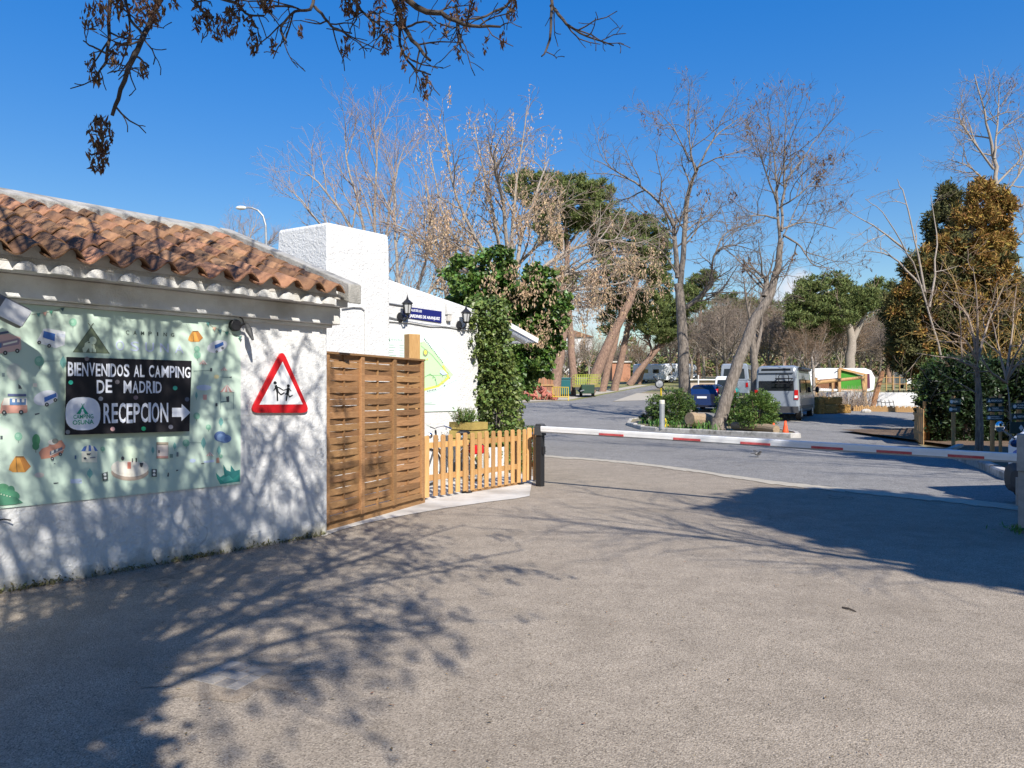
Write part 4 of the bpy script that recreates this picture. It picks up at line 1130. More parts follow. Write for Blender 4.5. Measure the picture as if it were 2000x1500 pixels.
mb.add(q + q2, [(0, 1, 2, 3), (7, 6, 5, 4), (0, 4, 5, 1), (1, 5, 6, 2), (2, 6, 7, 3), (3, 7, 4, 0)]); mb.build('plate', M_NAVY, SN)
mb = MB()
put_text(mb, 'CALLE DE LOS', *[W2(*Z5(x, y), 0.022) for x, y in ((276, 236), (410, 254), (410, 280), (275, 262))], bold=0.03)
put_text(mb, 'JARDINES DE ARANJUEZ', *[W2(*Z5(x, y), 0.022) for x, y in ((278, 295), (608, 332), (606, 372), (276, 340))], bold=0.035)
mb.build('lettering', M_SIGNWHITE, SN)
mb = MB(); mb.face([W2(*Z5(x, y), 0.022) for x, y in ((232, 262), (244, 250), (254, 266), (252, 310), (242, 320), (230, 306))]); mb.build('crest', M_SIGNWHITE, SN)
BX = thing('wall_box', 'small white electric box between the street name plate and the right lantern', 'box', (-0.66, 15.0, 0), D_ANG)
p = W2(873, 605, 0); mb = MB(); mb.box(p.x - .06, p.x + .07, -0.08, -0.002, p.z - .10, p.z + .13); mb.build('casing', M_WHITEPAINT, BX, bevel=0.012)
mb = MB(); mb.box(p.x - .04, p.x + .06, -0.07, -0.002, p.z - .22, p.z - .105); mb.build('junction', M_CONC, BX, bevel=0.01)
MP = thing('site_map', 'large pale green printed site map panel on the white gable wall', 'map panel', (-0.66, 15.0, 0), D_ANG)
q = [W2(u, v, 0.02) for u, v in ((753, 642), (893, 656), (893, 803.5), (753, 808))]
mb = MB(); mb.box(q[0].x, q[1].x, -0.02, -0.002, 1.235, 2.665); mb.build('panel', mat('pale_mint_board', (0.64, 0.74, 0.66), None, rough=0.4), MP)
def A5(n_, s_): return art(n_, s_, MP, W2, Z5, 0.0225, 0.0008)
GR, YE, DK = (188, 226, 170), (236, 226, 96), (60, 100, 90)
sh = [(GR, [(385, 610), (435, 590), (560, 720), (660, 850), (750, 955), (640, 1060), (400, 1150), (370, 1150)])]
for s_ in stroke([(385, 1125), (440, 1115), (590, 1075), (700, 985), (640, 860)], 22): sh.append((YE, s_))
for s_ in stroke([(400, 640), (520, 740), (640, 880), (700, 940), (640, 1040), (560, 1075)], 4) + stroke([(440, 980), (500, 945), (555, 985), (572, 1060)], 4) + stroke([(480, 960), (620, 960)], 3): sh.append(((120, 160, 120), s_))
sh += [((150, 150, 120), oval(450, 715, 28, 38, 14)), (YE, oval(450, 712, 15, 24, 12)), (YE, oval(470, 785, 8, 9, 8)), ((190, 205, 225), [(612, 900), (650, 905), (690, 950), (640, 960), (605, 935)])]
A5('printed_site_plan', sh)
sh = []
for k in range(16):
    x, y = 440 + 196 * k / 15, 570 + 252 * k / 15
    sh.append((DK, [(x - 5, y - 7), (x + 5, y - 7), (x + 5, y + 7), (x - 5, y + 7)]))
for k in range(6): sh.append((DK, [(470 + 17 * k, 1128 - 4 * k), (479 + 17 * k, 1126 - 4 * k), (479 + 17 * k, 1140 - 4 * k), (470 + 17 * k, 1142 - 4 * k)]))
for x, y in ((532, 990), (555, 1012), (634, 975), (630, 1028), (640, 1050), (656, 1075), (697, 968), (712, 990), (404, 615)): sh.append((DK, oval(x, y, 7, 8, 8)))
for s_ in stroke([(450, 1160), (560, 1130), (660, 1075), (790, 1010)], 4) + stroke([(560, 1240), (700, 1080)], 3) + stroke([(632, 655), (710, 740)], 3): sh.append(((165, 185, 185), s_))
for y in (632, 660, 690, 715, 745):
    sh.append(((140, 160, 150), [(38, y - 3), (95 + (y * 7) % 45, y - 1), (95 + (y * 7) % 45, y + 4), (38, y + 2)]))
    sh.append(((140, 160, 150), [(166, y + 1), (215, y + 3), (215, y + 8), (166, y + 6)]))
sh += [(DK, [(36, 590), (50, 530), (68, 592)]), ((150, 168, 158), [(440, 1262), (520, 1256), (520, 1262), (440, 1268)]), ((150, 168, 158), [(440, 1278), (560, 1272), (560, 1278), (440, 1284)])]
for _s in sh: A5('printed_map_mark', [_s])
mb = MB(); put_text(mb, 'O S U N A', *[W2(*Z5(x, y), 0.023) for x, y in ((78, 562), (196, 572), (196, 588), (78, 580))]); mb.build('lettering', ink(120, 150, 140), MP)
# ================================================================== GATE, FENCE AND BARRIER
GA, GB = Vector((-2.14, 8.60, 0)), Vector((-1.27, 10.76, 0))
GL = (GB - GA).length
GT = thing('wooden_gate', 'tall woven brown wooden gate panel of bowed slats beside the white wall', 'gate', GA, math.atan2(GB.y - GA.y, GB.x - GA.x))
mb = MB(); mb.box(0, 0.075, -0.035, 0.035, 0.10, 2.03); stile = mb.build('stile', M_GATE, GT, bevel=0.005)
secs = [0.0, GL * 0.327, GL * 0.655, GL]
for i, x in enumerate(secs[1:]):
    o = stile.copy(); COL.objects.link(o); o.location = (x - (0.075 if i == 2 else 0.04), 0, 0)
mb = MB(); mb.box(-0.01, GL + 0.01, -0.045, 0.045, 2.032, 2.06); mb.build('top_rail', M_GATE, GT, bevel=0.005)
mb = MB(); mb.box(0, GL, -0.028, 0.028, 0.105, 0.165); mb.build('bottom_rail', M_GATE, GT, bevel=0.004)
mb = MB(); mb.box(0.02, GL + 0.1, 0.01, 0.09, 0.0, 0.095); mb.build('ground_beam', M_GATE, GT, bevel=0.005)
NROW = 25
for i in range(3):
    xa = secs[i] + (0.076 if i == 0 else 0.036); xb = secs[i + 1] - (0.076 if i == 2 else 0.041)
    W_ = xb - xa
    meshes = []
    for sgn in (1, -1):
        for var in range(2):
            rr = random.Random(i * 10 + sgn * 3 + var)
            m_ = MB(); n = 10; vs = []
            am = 0.0135 * rr.uniform(0.7, 1.3); tw = rr.uniform(-.003, .003)
            for k in range(n + 1):
                t = k / n; y = sgn * am * math.sin(math.pi * t) ** 1.0
                dz = rr.uniform(-.0015, .0015)
                for (a, b) in ((-.004, 0.0), (.004, 0.0), (.004, .0735), (-.004, .0735)):
                    vs.append((xa + W_ * t, y + a + tw * (b - .03) * 20, b + dz))
            fs = [(j * 4 + q_, j * 4 + (q_ + 1) % 4, j * 4 + 4 + (q_ + 1) % 4, j * 4 + 4 + q_) for j in range(n) for q_ in range(4)] + [(3, 2, 1, 0), (n * 4, n * 4 + 1, n * 4 + 2, n * 4 + 3)]
            m_.add(vs, fs); o = m_.build('slat', M_GATE, None); meshes.append(o.data); bpy.data.objects.remove(o, do_unlink=True)
    rr = random.Random(50 + i)
    for r_ in range(NROW):
        o = bpy.data.objects.new('slat', meshes[(r_ % 2) * 2 + rr.randint(0, 1)]); COL.objects.link(o); o.parent = GT
        o.location = (0, 0, 0.175 + r_ * 0.0742 + rr.uniform(-.002, .002)); o.rotation_euler = (rr.uniform(-.03, .03), rr.uniform(-.004, .004), 0)
    mb = MB(); mb.box((xa + xb) / 2 - .012, (xa + xb) / 2 + .012, -0.010, 0.010, 0.166, 2.031); mb.build('weave_rod', M_GATE, GT)
mb = MB(); mb.box(-0.085, -0.005, -0.03, 0.05, 0.0, 2.30)
setp(mb.build('gate_post', M_GATE, None, bevel=0.006), 'thin brown hinge post at the corner of the white wall, left of the woven gate', 'post')
bpy.data.objects['gate_post'].location = GA; bpy.data.objects['gate_post'].rotation_euler = GT.rotation_euler
mb = MB(); p = GX(805, 11.3); mb.box(-.095, .095, -.075, .075, 0, 2.455)
o = setp(mb.build('timber_post', M_PICKET, None, bevel=0.008), 'thick square timber post rising behind the right end of the woven gate', 'post'); o.location = p; o.rotation_euler = (0, 0, R(40))

F0, F1, F2 = Vector((-1.26, 11.18, 0)), Vector((0.20, 13.1, 0)), Vector((0.43, 13.12, 0))
FN = thing('picket_fence', 'low honey coloured picket fence with rounded tops between woven gate and black post', 'fence', F0, math.atan2(F1.y - F0.y, F1.x - F0.x))
FLn = (F1 - F0).length
def picket_mesh():
    m_ = MB(); w_ = 0.045; h_ = 0.91
    prof = [(-w_, 0), (w_, 0)] + [(w_ * math.cos(a), h_ - w_ * .55 + w_ * .55 * math.sin(a)) for a in (math.pi * k / 7 for k in range(8))]
    m_.prism(prof, lambda a, b, d: (a, d, b), -0.011, 0.011); return m_
o = picket_mesh().build('picket', M_PICKET, FN, bevel=0.003); pk = o
tl = [ (lambda t: ((t * F0.y - F0.x) / ((F1 - F0).x / FLn - t * (F1 - F0).y / FLn)))((u - 1000) / F) for u in (830, 847, 862, 876.5, 891, 905, 919.5, 933.5, 947, 960, 972.5, 985.5, 998, 1010, 1021)]
rr = random.Random(4)
for k, x in enumerate(tl):
    if k == 0: q = pk
    else:
        q = pk.copy(); COL.objects.link(q)
    q.location = (x, -0.035 + rr.uniform(-.002, .002), 0.05 + rr.uniform(-.008, .008)); q.rotation_euler = (0, rr.uniform(-.008, .008), rr.uniform(-.04, .04))
for (xa, xb) in ((tl[0] - 0.1, tl[6] - .075), (tl[6] - 0.015, tl[13] + .02)):
    for z in (0.28, 0.76):
        mb = MB(); mb.box(xa, xb, -0.022, 0.012, z, z + 0.085); mb.build('rail', M_PICKET, FN, bevel=0.004)
for x in (tl[6] - .095, tl[13] + .05):
    mb = MB(); mb.box(x - .035, x + .035, -0.005, 0.065, 0.0, 0.80); mb.build('fence_post', M_GATE, FN, bevel=0.005)
    mb = MB(); mb.box(x - .05, x + .06, -0.06, 0.07, 0.012, 0.03); mb.build('post_foot', M_BLACK, FN)
mb = MB(); mb.box(tl[6], tl[13], -0.02, 0.005, 0.015, 0.055); mb.build('base_board', M_GATE, FN)
FS = thing('fence_end', 'short angled piece of picket fence, two pickets wide, beside the black barrier post', 'fence', F1, math.atan2(F2.y - F1.y, F2.x - F1.x))
for x in (0.09, 0.19):
    q = pk.copy(); COL.objects.link(q); q.parent = FS; q.location = (x, -0.02, 0.07); q.rotation_euler = (0, 0.01, 0.5 if x < .15 else 1.0)
for z in (0.30, 0.78):
    mb = MB(); mb.box(0.0, 0.26, 0.0, 0.03, z, z + 0.08); mb.build('rail', M_GATE, FS)

BP = thing('barrier_post', 'black square steel post holding the closed end of the barrier arm', 'post', (0.476, 12.8, 0), R(-38))
mb = MB(); mb.box(-.055, .055, -.055, .055, 0, 0.86); mb.build('post_shaft', M_BLACK, BP, bevel=0.008)
mb = MB(); mb.box(-.075, .075, -.075, .075, 0.862, 1.02); mb.prism([(-.075, 1.021), (.075, 1.021), (.05, 1.06), (-.05, 1.06)], lambda a, b, d: (a, d, b), -.06, .06); mb.build('head_box', M_DKGREY, BP, bevel=0.008)
mb = MB(); mb.box(.056, .09, -.03, .03, 0.55, 0.68); mb.build('lock_box', M_BLACK, BP, bevel=0.005)
mb = MB(); mb.box(.076, .10, -.025, .025, 0.93, 1.03); mb.build('latch', M_BLACK, BP)
BA, BB = Vector((0.50, 12.72, 0.985)), Vector((5.76, 8.60, 0.862))
bd_ = (BB - BA).normalized(); BE = BA + bd_ * 8.6
bup = Vector((0, 0, 1)); bnr = Vector((bd_.y, -bd_.x, 0)).normalized()      # faces the camera
if bnr.y > 0: bnr = -bnr
AR = thing('parking_barrier', 'long white barrier arm with red stripes lowered across the driveway', 'barrier', BA)
def bpt(L, o_, z): return BA + bd_ * L + bnr * o_ + Vector((0, 0, z))
mb = MB()
prof = [(-.035, -.05), (.032, -.05), (.034, -.016), (.036, -.006), (.036, .028), (.028, .036), (-.028, .036), (-.035, .028)]
vs = [bpt(L, a, b) for L in (0.0, 8.6) for a, b in prof]
mb.add(vs, [tuple(range(8)), tuple(reversed(range(8, 16)))] + [(k, 8 + k, 8 + (k + 1) % 8, (k + 1) % 8) for k in range(8)])
mb.build('arm_tube', M_WHITE, AR, world=True)
mb = MB(); prof = [(-.03, -.070), (.026, -.070), (.026, -.0505), (-.03, -.0505)]
vs = [bpt(L, a, b) for L in (0.0, 8.6) for a, b in prof]
mb.add(vs, [(0, 1, 2, 3), (7, 6, 5, 4)] + [(k, 4 + k, 4 + (k + 1) % 4, (k + 1) % 4) for k in range(4)])
mb.build('arm_rail', M_GALV, AR, world=True)
def bL(u):
    t = (u - 1000) / F
    return (t * BA.y - BA.x) / (bd_.x - t * bd_.y)
for (ua, ub) in ((1172, 1220), (1317, 1370), (1448, 1506), (1586, 1648), (1713, 1782), (1852, 1923), (2010, 2090)):
    la, lb = bL(ua), bL(ub)
    mb = MB(); vs = [bpt(L, a, b) for L in (la, lb) for a, b in ((.030, -.049), (.0372, -.049), (.0382, -.018), (.030, -.018))]
    mb.add(vs, [(0, 1, 2, 3), (7, 6, 5, 4)] + [(k, 4 + k, 4 + (k + 1) % 4, (k + 1) % 4) for k in range(4)])
    mb.build('red_stripe', M_STRIPE, AR, world=True)
RP = thing('barrier_support', 'grey steel support post under the barrier arm at the right edge', 'post', (5.82, 8.62, 0), R(-38))
mb = MB(); mb.box(-.05, .05, -.05, .05, 0, 0.78); mb.build('post_shaft', M_GALV, RP, bevel=0.006)
mb = MB(); mb.box(-.06, .06, -.09, -.055, 0.70, 1.12); mb.box(-.06, .06, .055, .09, 0.70, 1.12); mb.build('fork', M_GALV, RP, bevel=0.006)
mb = MB(); mb.box(-.075, -.05, -.02, .02, 0.30, 0.62); mb.build('side_bar', M_GALV, RP)

# ---- planter crate with rosemary, bicycle, low white block in the yard
rng = np.random.default_rng(21)
PL = thing('wooden_planter', 'olive yellow slatted wooden planter crate by the corner of the white wall', 'planter', (-0.706, 13.57, 0), D_ANG)
for z in (0.60, 0.755, 0.91):
    for (x0, x1, y0, y1) in ((0.0, 0.42, 0.0, 0.022), (0.0, 0.42, 0.56, 0.582), (-0.001, 0.021, 0.023, 0.559), (0.40, 0.42, 0.023, 0.559)):
        mb = MB(); mb.box(x0, x1, y0, y1, z, z + 0.135); mb.build('slat', M_PLANTER, PL, bevel=0.004)
for x in (0.03, 0.37):
    for y in (0.03, 0.53):
        mb = MB(); mb.box(x - .008, x + .022, y - .005, y + .022, 0.0, 1.03); mb.build('leg', M_PLANTER, PL)
mb = MB(); mb.box(0.024, 0.396, 0.026, 0.556, 0.62, 0.98); mb.build('soil', mat('potting_soil', (0.06, 0.045, 0.03), (0.03, 0.024, 0.017), 20, 0.95), PL)
RS = thing('rosemary_plant', 'spiky green rosemary plant growing from the olive wooden planter', 'plant', (-0.88, 13.82, 0.98))
tb = Tubes(); pts = []
for k in range(75):
    a = rng.uniform(0, 2 * math.pi); r0 = rng.uniform(0, .12); sp_ = rng.uniform(.2, .7)
    b = np.array([-0.88 + r0 * math.cos(a) , 13.82 + r0 * math.sin(a), 0.98]); h_ = rng.uniform(.18, .34)
    e = b + np.array([math.cos(a) * sp_ * .26, math.sin(a) * sp_ * .26, h_]); tb.add(np.linspace(b, e, 3), [.004, .003, .002], 3)
    for t in np.linspace(.15, 1, 26): pts.append(b + (e - b) * t + rng.normal(size=3) * .012)
tb.build('stems', M_TWIG_BROWN, RS)
leaves('needles', pts, 0.05, mat('rosemary_needles', (0.09, 0.15, 0.035), None, rough=0.6, island=0.5, trans=0.2), RS, rng, aspect=4, down=-0.5)
# a second small clipped plant seen above the fence end
SPt = thing('small_bush', 'small round green bush just left of the black barrier post', 'bush', (0.40, 15.6, 0))
cs, rs = sub_clumps((0.40, 15.6, 0.50), (0.20, 0.22, 0.42), 26, 0.11, rng)
leaves('foliage', clump_points(cs, rs, [55] * 26, rng), 0.05, M_SHRUB, SPt, rng)
mb = MB(); mb.tube([(0.4, 15.6, 0), (0.4, 15.6, 0.4)], 0.02, 5); mb.build('stem', M_TWIG_BROWN, SPt, world=True)
LB = thing('white_block', 'low white masonry block behind the picket fence under the ivy', 'wall', (-0.42, 14.55, 0), D_ANG)
mb = MB(); mb.box(-.15, .75, -.12, .12, 0, 0.52); mb.build('wall', M_STUCCO, LB, bevel=0.02)

BK = thing('bicycle', 'red bicycle with black saddle and chrome handlebar leaning behind the fence', 'bicycle', (-1.42, 12.72, 0), D_ANG - R(8))
def ring(r, tr, c, n=22, k=5):
    m_ = MB()
    vs = [];
    for i in range(n):
        a = 2 * math.pi * i / n
        for j in range(k):
            b = 2 * math.pi * j / k
            rr_ = r + tr * math.cos(b); vs.append((c[0] + rr_ * math.cos(a), c[1] + tr * math.sin(b), c[2] + rr_ * math.sin(a)))
    fs = [(i * k + j, ((i + 1) % n) * k + j, ((i + 1) % n) * k + (j + 1) % k, i * k + (j + 1) % k) for i in range(n) for j in range(k)]
    return m_.add(vs, fs)
for x in (-0.02, 1.02):
    wv = ring(0.31, 0.021, (x, 0, 0.335)).build('wheel', M_TYRE, BK, smooth=True)
    m_ = ring(0.285, 0.010, (x, 0, 0.335)); m_.build('rim', M_RIM, wv, smooth=True)
    m_ = MB()
    for k in range(12): m_.tube([(x, 0, .335), (x + .28 * math.cos(k * math.pi / 6), 0, .335 + .28 * math.sin(k * math.pi / 6))], 0.0018, 3)
    m_.build('spokes', M_RIM, wv)
    m_ = MB(); m_.tube([(x + .37 * math.cos(a), 0, .335 + .37 * math.sin(a)) for a in np.linspace(.2, 2.6, 9)], 0.02, 5); m_.build('mudguard', M_CHROME, BK)
mb = MB()
for a, b in (((1.02, 0, .335), (.62, 0, .30)), ((.62, 0, .30), (.74, 0, .80)), ((.72, 0, .72), (.20, 0, .74)), ((.62, 0, .30), (.18, 0, .68)), ((1.02, 0, .335), (.73, 0, .74)), ((.22, 0, .80), (.02, 0, .335)), ((.20, 0, .66), (.17, 0, .95))): mb.tube([a, b], 0.017, 6)
mb.build('frame', M_DKGREY, BK)
mb = MB(); mb.tube([(.30, -.27, .98), (.16, -.24, 1.03), (.12, -.08, 1.00), (.17, 0, .97), (.12, .08, 1.0), (.16, .24, 1.03), (.30, .27, .98)], 0.012, 6); mb.build('handlebar', M_CHROME, BK)
mb = MB(); mb.ball((.78, 0, .88), (.15, .075, .045), 10, 6); mb.build('saddle', M_BLACK, BK)
mb = MB(); mb.tube([(.74, 0, .78), (.76, 0, .86)], 0.014, 6); mb.build('seat_post', M_CHROME, BK)
mb = MB(); mb.box(.88, 1.14, -.15, -.03, .50, .66); mb.box(.88, 1.14, .03, .15, .50, .66); mb.build('pannier_bag', M_RED, BK, bevel=0.03)
mb = MB(); mb.box(.55, .74, -.02, .03, .22, .38); mb.build('chain_guard', M_BLACK, BK, bevel=0.01)
mb = MB(); mb.lathe([(0.02, 0), (0.05, .02), (0.05, .06), (0.01, .08)], 10, axis='y'); o = mb.build('headlight', M_CHROME, BK); o.location = (.06, -.02, .86)

# ---- awning on the far side of the map-wall building
AW = thing('awning', 'pale corrugated canopy sloping out beside the ivy, right of the gable wall', 'awning', (-0.66, 15.0, 0), D_ANG)
mb = MB(); n = 30
q0 = Vector((0.03, 0.60, 3.14)); q1 = Vector((1.68, 0.60, 2.68))
vs = []
for j, (z_) in enumerate((0.0, -0.012)):
    for k in range(n + 1):
        y = -0.75 + 2.6 * k / n; zz = 0.012 * math.cos(math.pi * k)
        vs += [(q0.x, q0.y + y, q0.z + z_ + zz), (q1.x, q1.y + y, q1.z + z_ + zz)]
m0 = 2 * (n + 1)
fs = []
for k in range(n):
    a = 2 * k; fs += [(a, a + 1, a + 3, a + 2), (m0 + a, m0 + a + 2, m0 + a + 3, m0 + a + 1), (a + 1, m0 + a + 1, m0 + a + 3, a + 3), (a, a + 2, m0 + a + 2, m0 + a)]
fs += [(0, m0, m0 + 1, 1), (2 * n, 2 * n + 1, m0 + 2 * n + 1, m0 + 2 * n)]
mb.add(vs, fs); mb.build('canopy_sheet', mat('white_canopy', (0.85, 0.85, 0.83), None, rough=0.6, trans=0.6), AW)
mb = MB()
mb.bar((0.01, 0.1, 3.10), (1.6, 0.1, 2.655), 0.05, 0.06); mb.bar((0.01, 2.2, 3.10), (1.6, 2.2, 2.655), 0.05, 0.06)
mb.build('bracket', M_WHITEPAINT, AW)
mb = MB(); mb.bar((0.03, -0.18, 3.16), (1.70, -0.18, 2.69), 0.03, 0.10); mb.bar((1.70, -0.16, 2.69), (1.70, 2.46, 2.69), 0.03, 0.09); mb.build('fascia', M_WHITE, AW)

# ---- things lying on the ground
MH = thing('drain_cover', 'concrete drain cover of small square panels set in the ground, foreground left', 'drain cover', (-1.30, 4.25, 0))
cpx = [(372, 1330), (452, 1292), (536, 1312), (462, 1352)]
cw = [G(u, v) for u, v in cpx]
M_SLAB = mat('worn_slab', (0.27, 0.24, 0.21), (0.33, 0.30, 0.26), 9, 0.9, 0.4, 60, rand=0.18)
for i in range(4):
    for j in range(3):
        def q(a, b): return (cw[0].lerp(cw[3], a)).lerp(cw[1].lerp(cw[2], a), b)
        e = 0.025
        pts = [q((i + e) / 4, (j + e) / 3), q((i + 1 - e) / 4, (j + e) / 3), q((i + 1 - e) / 4, (j + 1 - e) / 3), q((i + e) / 4, (j + 1 - e) / 3)]
        mb = MB(); lo = [Vector((p.x, p.y, -0.02)) for p in pts]; hi = [Vector((p.x, p.y, 0.010 + 0.0015 * ((i + j) % 2))) for p in pts]
        mb.add(lo + hi, [(3, 2, 1, 0), (4, 5, 6, 7), (0, 1, 5, 4), (1, 2, 6, 5), (2, 3, 7, 6), (3, 0, 4, 7)]); mb.build('panel', M_SLAB, MH, world=True, bevel=0.003)
ce = sum((Vector(c) for c in cw), Vector()) / 4
mb = MB()
n = 40; ring_o = []; ring_i = []
rr = random.Random(8)
for k in range(n):
    a = 2 * math.pi * k / n
    d = Vector((math.cos(a), math.sin(a), 0)); ro = 0.33 * (0.75 + 0.5 * rr.random())
    ring_o.append((ce.x + d.x * ro * 1.25, ce.y + d.y * ro * 1.0, 0.0065)); ring_i.append((ce.x + d.x * .02, ce.y + d.y * .02, 0.0075))
mb.add(ring_o + ring_i, [(k, (k + 1) % n, n + (k + 1) % n, n + k) for k in range(n)] + [tuple(n + k for k in range(n))])
mb.build('cement_surround', M_DRAIN, MH, world=True)
mb = MB(); a = G(1645, 1189); b = G(1672, 1197); mb.tube([a + Vector((0, 0, .012)), (a + b) / 2 + Vector((0, .01, .016)), b + Vector((0, 0, .010))], [0.006, .007, .004], 5)
o = setp(mb.build('stick', M_ASHBARK), 'thin dark stick lying on the sunlit tan asphalt', 'stick')
BD = thing('bird', 'small dark and white bird standing on the grey road beyond the barrier', 'bird', G(1480, 893, 0.008), R(25))
mb = MB(); mb.ball((0, 0, .085), (.095, .045, .042), 10, 7); mb.ball((.085, 0, .125), (.032, .028, .028), 8, 6); mb.build('body', mat('bird_plumage', (0.03, 0.03, 0.035), (0.22, 0.21, 0.20), 14, 0.8), BD, smooth=True)
mb = MB(); mb.add([(-.06, -.02, .085), (-.06, .02, .085), (-.22, .03, .11), (-.22, -.03, .11), (-.06, 0, .075), (-.22, 0, .10)], [(0, 1, 2, 3), (0, 3, 5, 4), (1, 4, 5, 2), (0, 4, 1), (3, 2, 5)]); mb.build('tail', M_BLACK, BD)
mb = MB(); mb.add([(.05, -.03, .12), (-.06, -.05, .11), (-.03, -.13, .16), (.03, -.11, .165)], [(0, 1, 2, 3)]); mb.add([(.05, .03, .12), (-.06, .05, .11), (-.03, .14, .17), (.03, .12, .17)], [(3, 2, 1, 0)]); mb.build('wings', M_DKGREY, BD)
mb = MB(); mb.lathe([(.008, 0), (.001, .03)], 5, (.11, 0, .125), 'x'); o = mb.build('beak', M_BLACK, BD); o.location = (0.0, 0, 0)
mb = MB(); mb.tube([(.0, .015, .05), (.005, .015, 0)], .004, 4); mb.tube([(.0, -.015, .05), (.005, -.015, 0)], .004, 4); mb.build('legs', M_BLACK, BD)
# leaf litter, grit and moss along the foot of the wall and over the forecourt
rng = np.random.default_rng(9)
k = 1500
s_ = rng.uniform(-0.6, 3.2, k); d_ = np.abs(rng.normal(0, 0.16, k)) + 0.01
pts = np.stack([-4.05 + DX * s_ + DY * d_, 6.0 + DY * s_ - DX * d_, np.full(k, 0.014)], axis=1)
k2 = 1500
yy = rng.uniform(3.0, 11.5, k2); xx = rng.uniform(-0.66, 0.5, k2) * yy
p2 = np.stack([xx, yy, np.full(k2, 0.013)], axis=1)
sel = (p2[:, 0] + 4.05) * DY - (p2[:, 1] - 6.0) * DX > 0.05
V1, F1_ = leaf_arrays(np.concatenate([pts, p2[sel]]), 0.019, rng, aspect=2.4, svar=0.8)
V1[:, 2] = 0.0135 + np.abs(V1[:, 2] - 0.0135) * 0.35
setp(np_mesh('leaf_litter', V1, [F1_], M_LITTER), kind='stuff')
k = 1700
s_ = rng.uniform(-0.8, 3.12, k); d_ = np.abs(rng.normal(0, 0.022, k)) + 0.004
dens = 0.5 + 0.5 * np.sin(s_ * 7.0) * np.sin(s_ * 2.3 + 1.0)
sel = rng.uniform(0, 1, k) < dens
pts = np.stack([-4.05 + DX * s_ + DY * d_, 6.0 + DY * s_ - DX * d_, 0.012 + np.abs(rng.normal(0, 0.022, k))], axis=1)[sel]
V1, F1_ = leaf_arrays(pts, 0.035, rng, aspect=3, svar=0.5, down=-0.4)
setp(np_mesh('moss_tufts', V1, [F1_], M_MOSS), kind='stuff')
k = 500
V1, F1_ = leaf_arrays(np.stack([5.95 + rng.normal(0, .16, k), 8.55 + rng.normal(0, .12, k), 0.02 + np.abs(rng.normal(0, .025, k))], axis=1), 0.06, rng, aspect=4, down=-0.6)
setp(np_mesh('grass_tuft', V1, [F1_], M_STRAP), kind='stuff')
# ================================================================== TRAFFIC ISLAND AND THINGS ON THE ROAD
rng = np.random.default_rng(31)
def shrub(name, lab, c, r, n_cl, per, size, m, cat='shrub', stem=True, group=None, rr=None, seed=1):
    g_ = np.random.default_rng(seed)
    t = thing(name, lab, cat, (c[0], c[1], hy(c[1]) + (0.12 if group is None and c[1] < 37 else 0.0)), 0, group)
    cs, rs = sub_clumps(c, r, n_cl, rr or 0.28 * min(r), g_, surf=0.45)
    cs[:, 2] = np.maximum(cs[:, 2], c[2] - r[2] * .85)
    pts = clump_points(cs, rs, [per] * n_cl, g_, shell=0.3)
    rad = unit(pts - np.array(c))
    leaves('foliage', pts, size, m, t, g_, aspect=1.9, radial=rad)
    if stem:
        tb = Tubes()
        for k in range(9):
            d = g_.normal(size=3) * np.array(r) * .45; d[2] = abs(d[2]) + r[2] * .3
            b = np.array([c[0], c[1], c[2] - r[2]]); tb.add(np.linspace(b, b + d + np.array([0, 0, r[2] * .6]), 4), np.linspace(.022, .006, 4), 4)
        tb.build('stems', M_TWIG_BROWN, t)
    return t
zi = 0.13
shrub('shrub', 'rounded dark green shrub behind the grey bollard on the traffic island', (6.75, 32.0, zi + 0.80), (1.05, 0.8, 0.80), 120, 60, 0.085, M_SHRUB, seed=3)
shrub('shrub', 'small dark green shrub at the left tip of the traffic island', (6.0, 33.0, zi + 0.40), (0.45, 0.4, 0.45), 40, 50, 0.08, M_HEDGE, seed=4)
shrub('shrub', 'middle olive green shrub right of the leaning tree trunk on the island', (9.1, 31.5, zi + 0.72), (0.75, 0.7, 0.72), 90, 60, 0.085, M_SHRUB, seed=5)
shrub('shrub', 'bright green round shrub at the right end of the traffic island behind the cones', (9.15, 28.2, zi + 0.72), (0.80, 0.75, 0.78), 130, 60, 0.085, mat('bright_shrub_leaves', (0.10, 0.165, 0.035), None, rough=0.5, island=0.5, trans=0.2), seed=6)
# strap-leaved ground cover along the kerb
pts = []
for (u, v, n) in ((1275, 834, 26), (1283, 836, 22), (1310, 838, 30), (1330, 838, 34), (1350, 838, 34), (1368, 840, 30), (1385, 842, 20), (1265, 830, 16)):
    g0 = G(u, v, 0.13); g0 = g0 + Vector((0.12, 0.45, 0))
    for k in range(n): pts.append((g0.x + rng.normal() * .22, g0.y + rng.normal() * .2, 0.13))
V_, F_ = [], []
b = 0
for p in pts:
    a = rng.uniform(0, 2 * math.pi); L = rng.uniform(.25, .5); d = np.array([math.cos(a), math.sin(a), 0]); w_ = np.array([-math.sin(a), math.cos(a), 0]) * .014
    p = np.array(p); m1 = p + d * L * .35 + np.array([0, 0, L * .75]); e = p + d * L * .9 + np.array([0, 0, L * rng.uniform(.4, .8)])
    V_ += [p - w_, p + w_, m1 - w_, m1 + w_, e]; F_ += [(b, b + 1, b + 3, b + 2)]; b += 5
Ft = np.array([(i * 5 + 2, i * 5 + 3, i * 5 + 4) for i in range(len(pts))])
setp(np_mesh('strap_leaf_groundcover', np.array(V_), [np.array(F_), Ft], M_STRAP), kind='stuff')
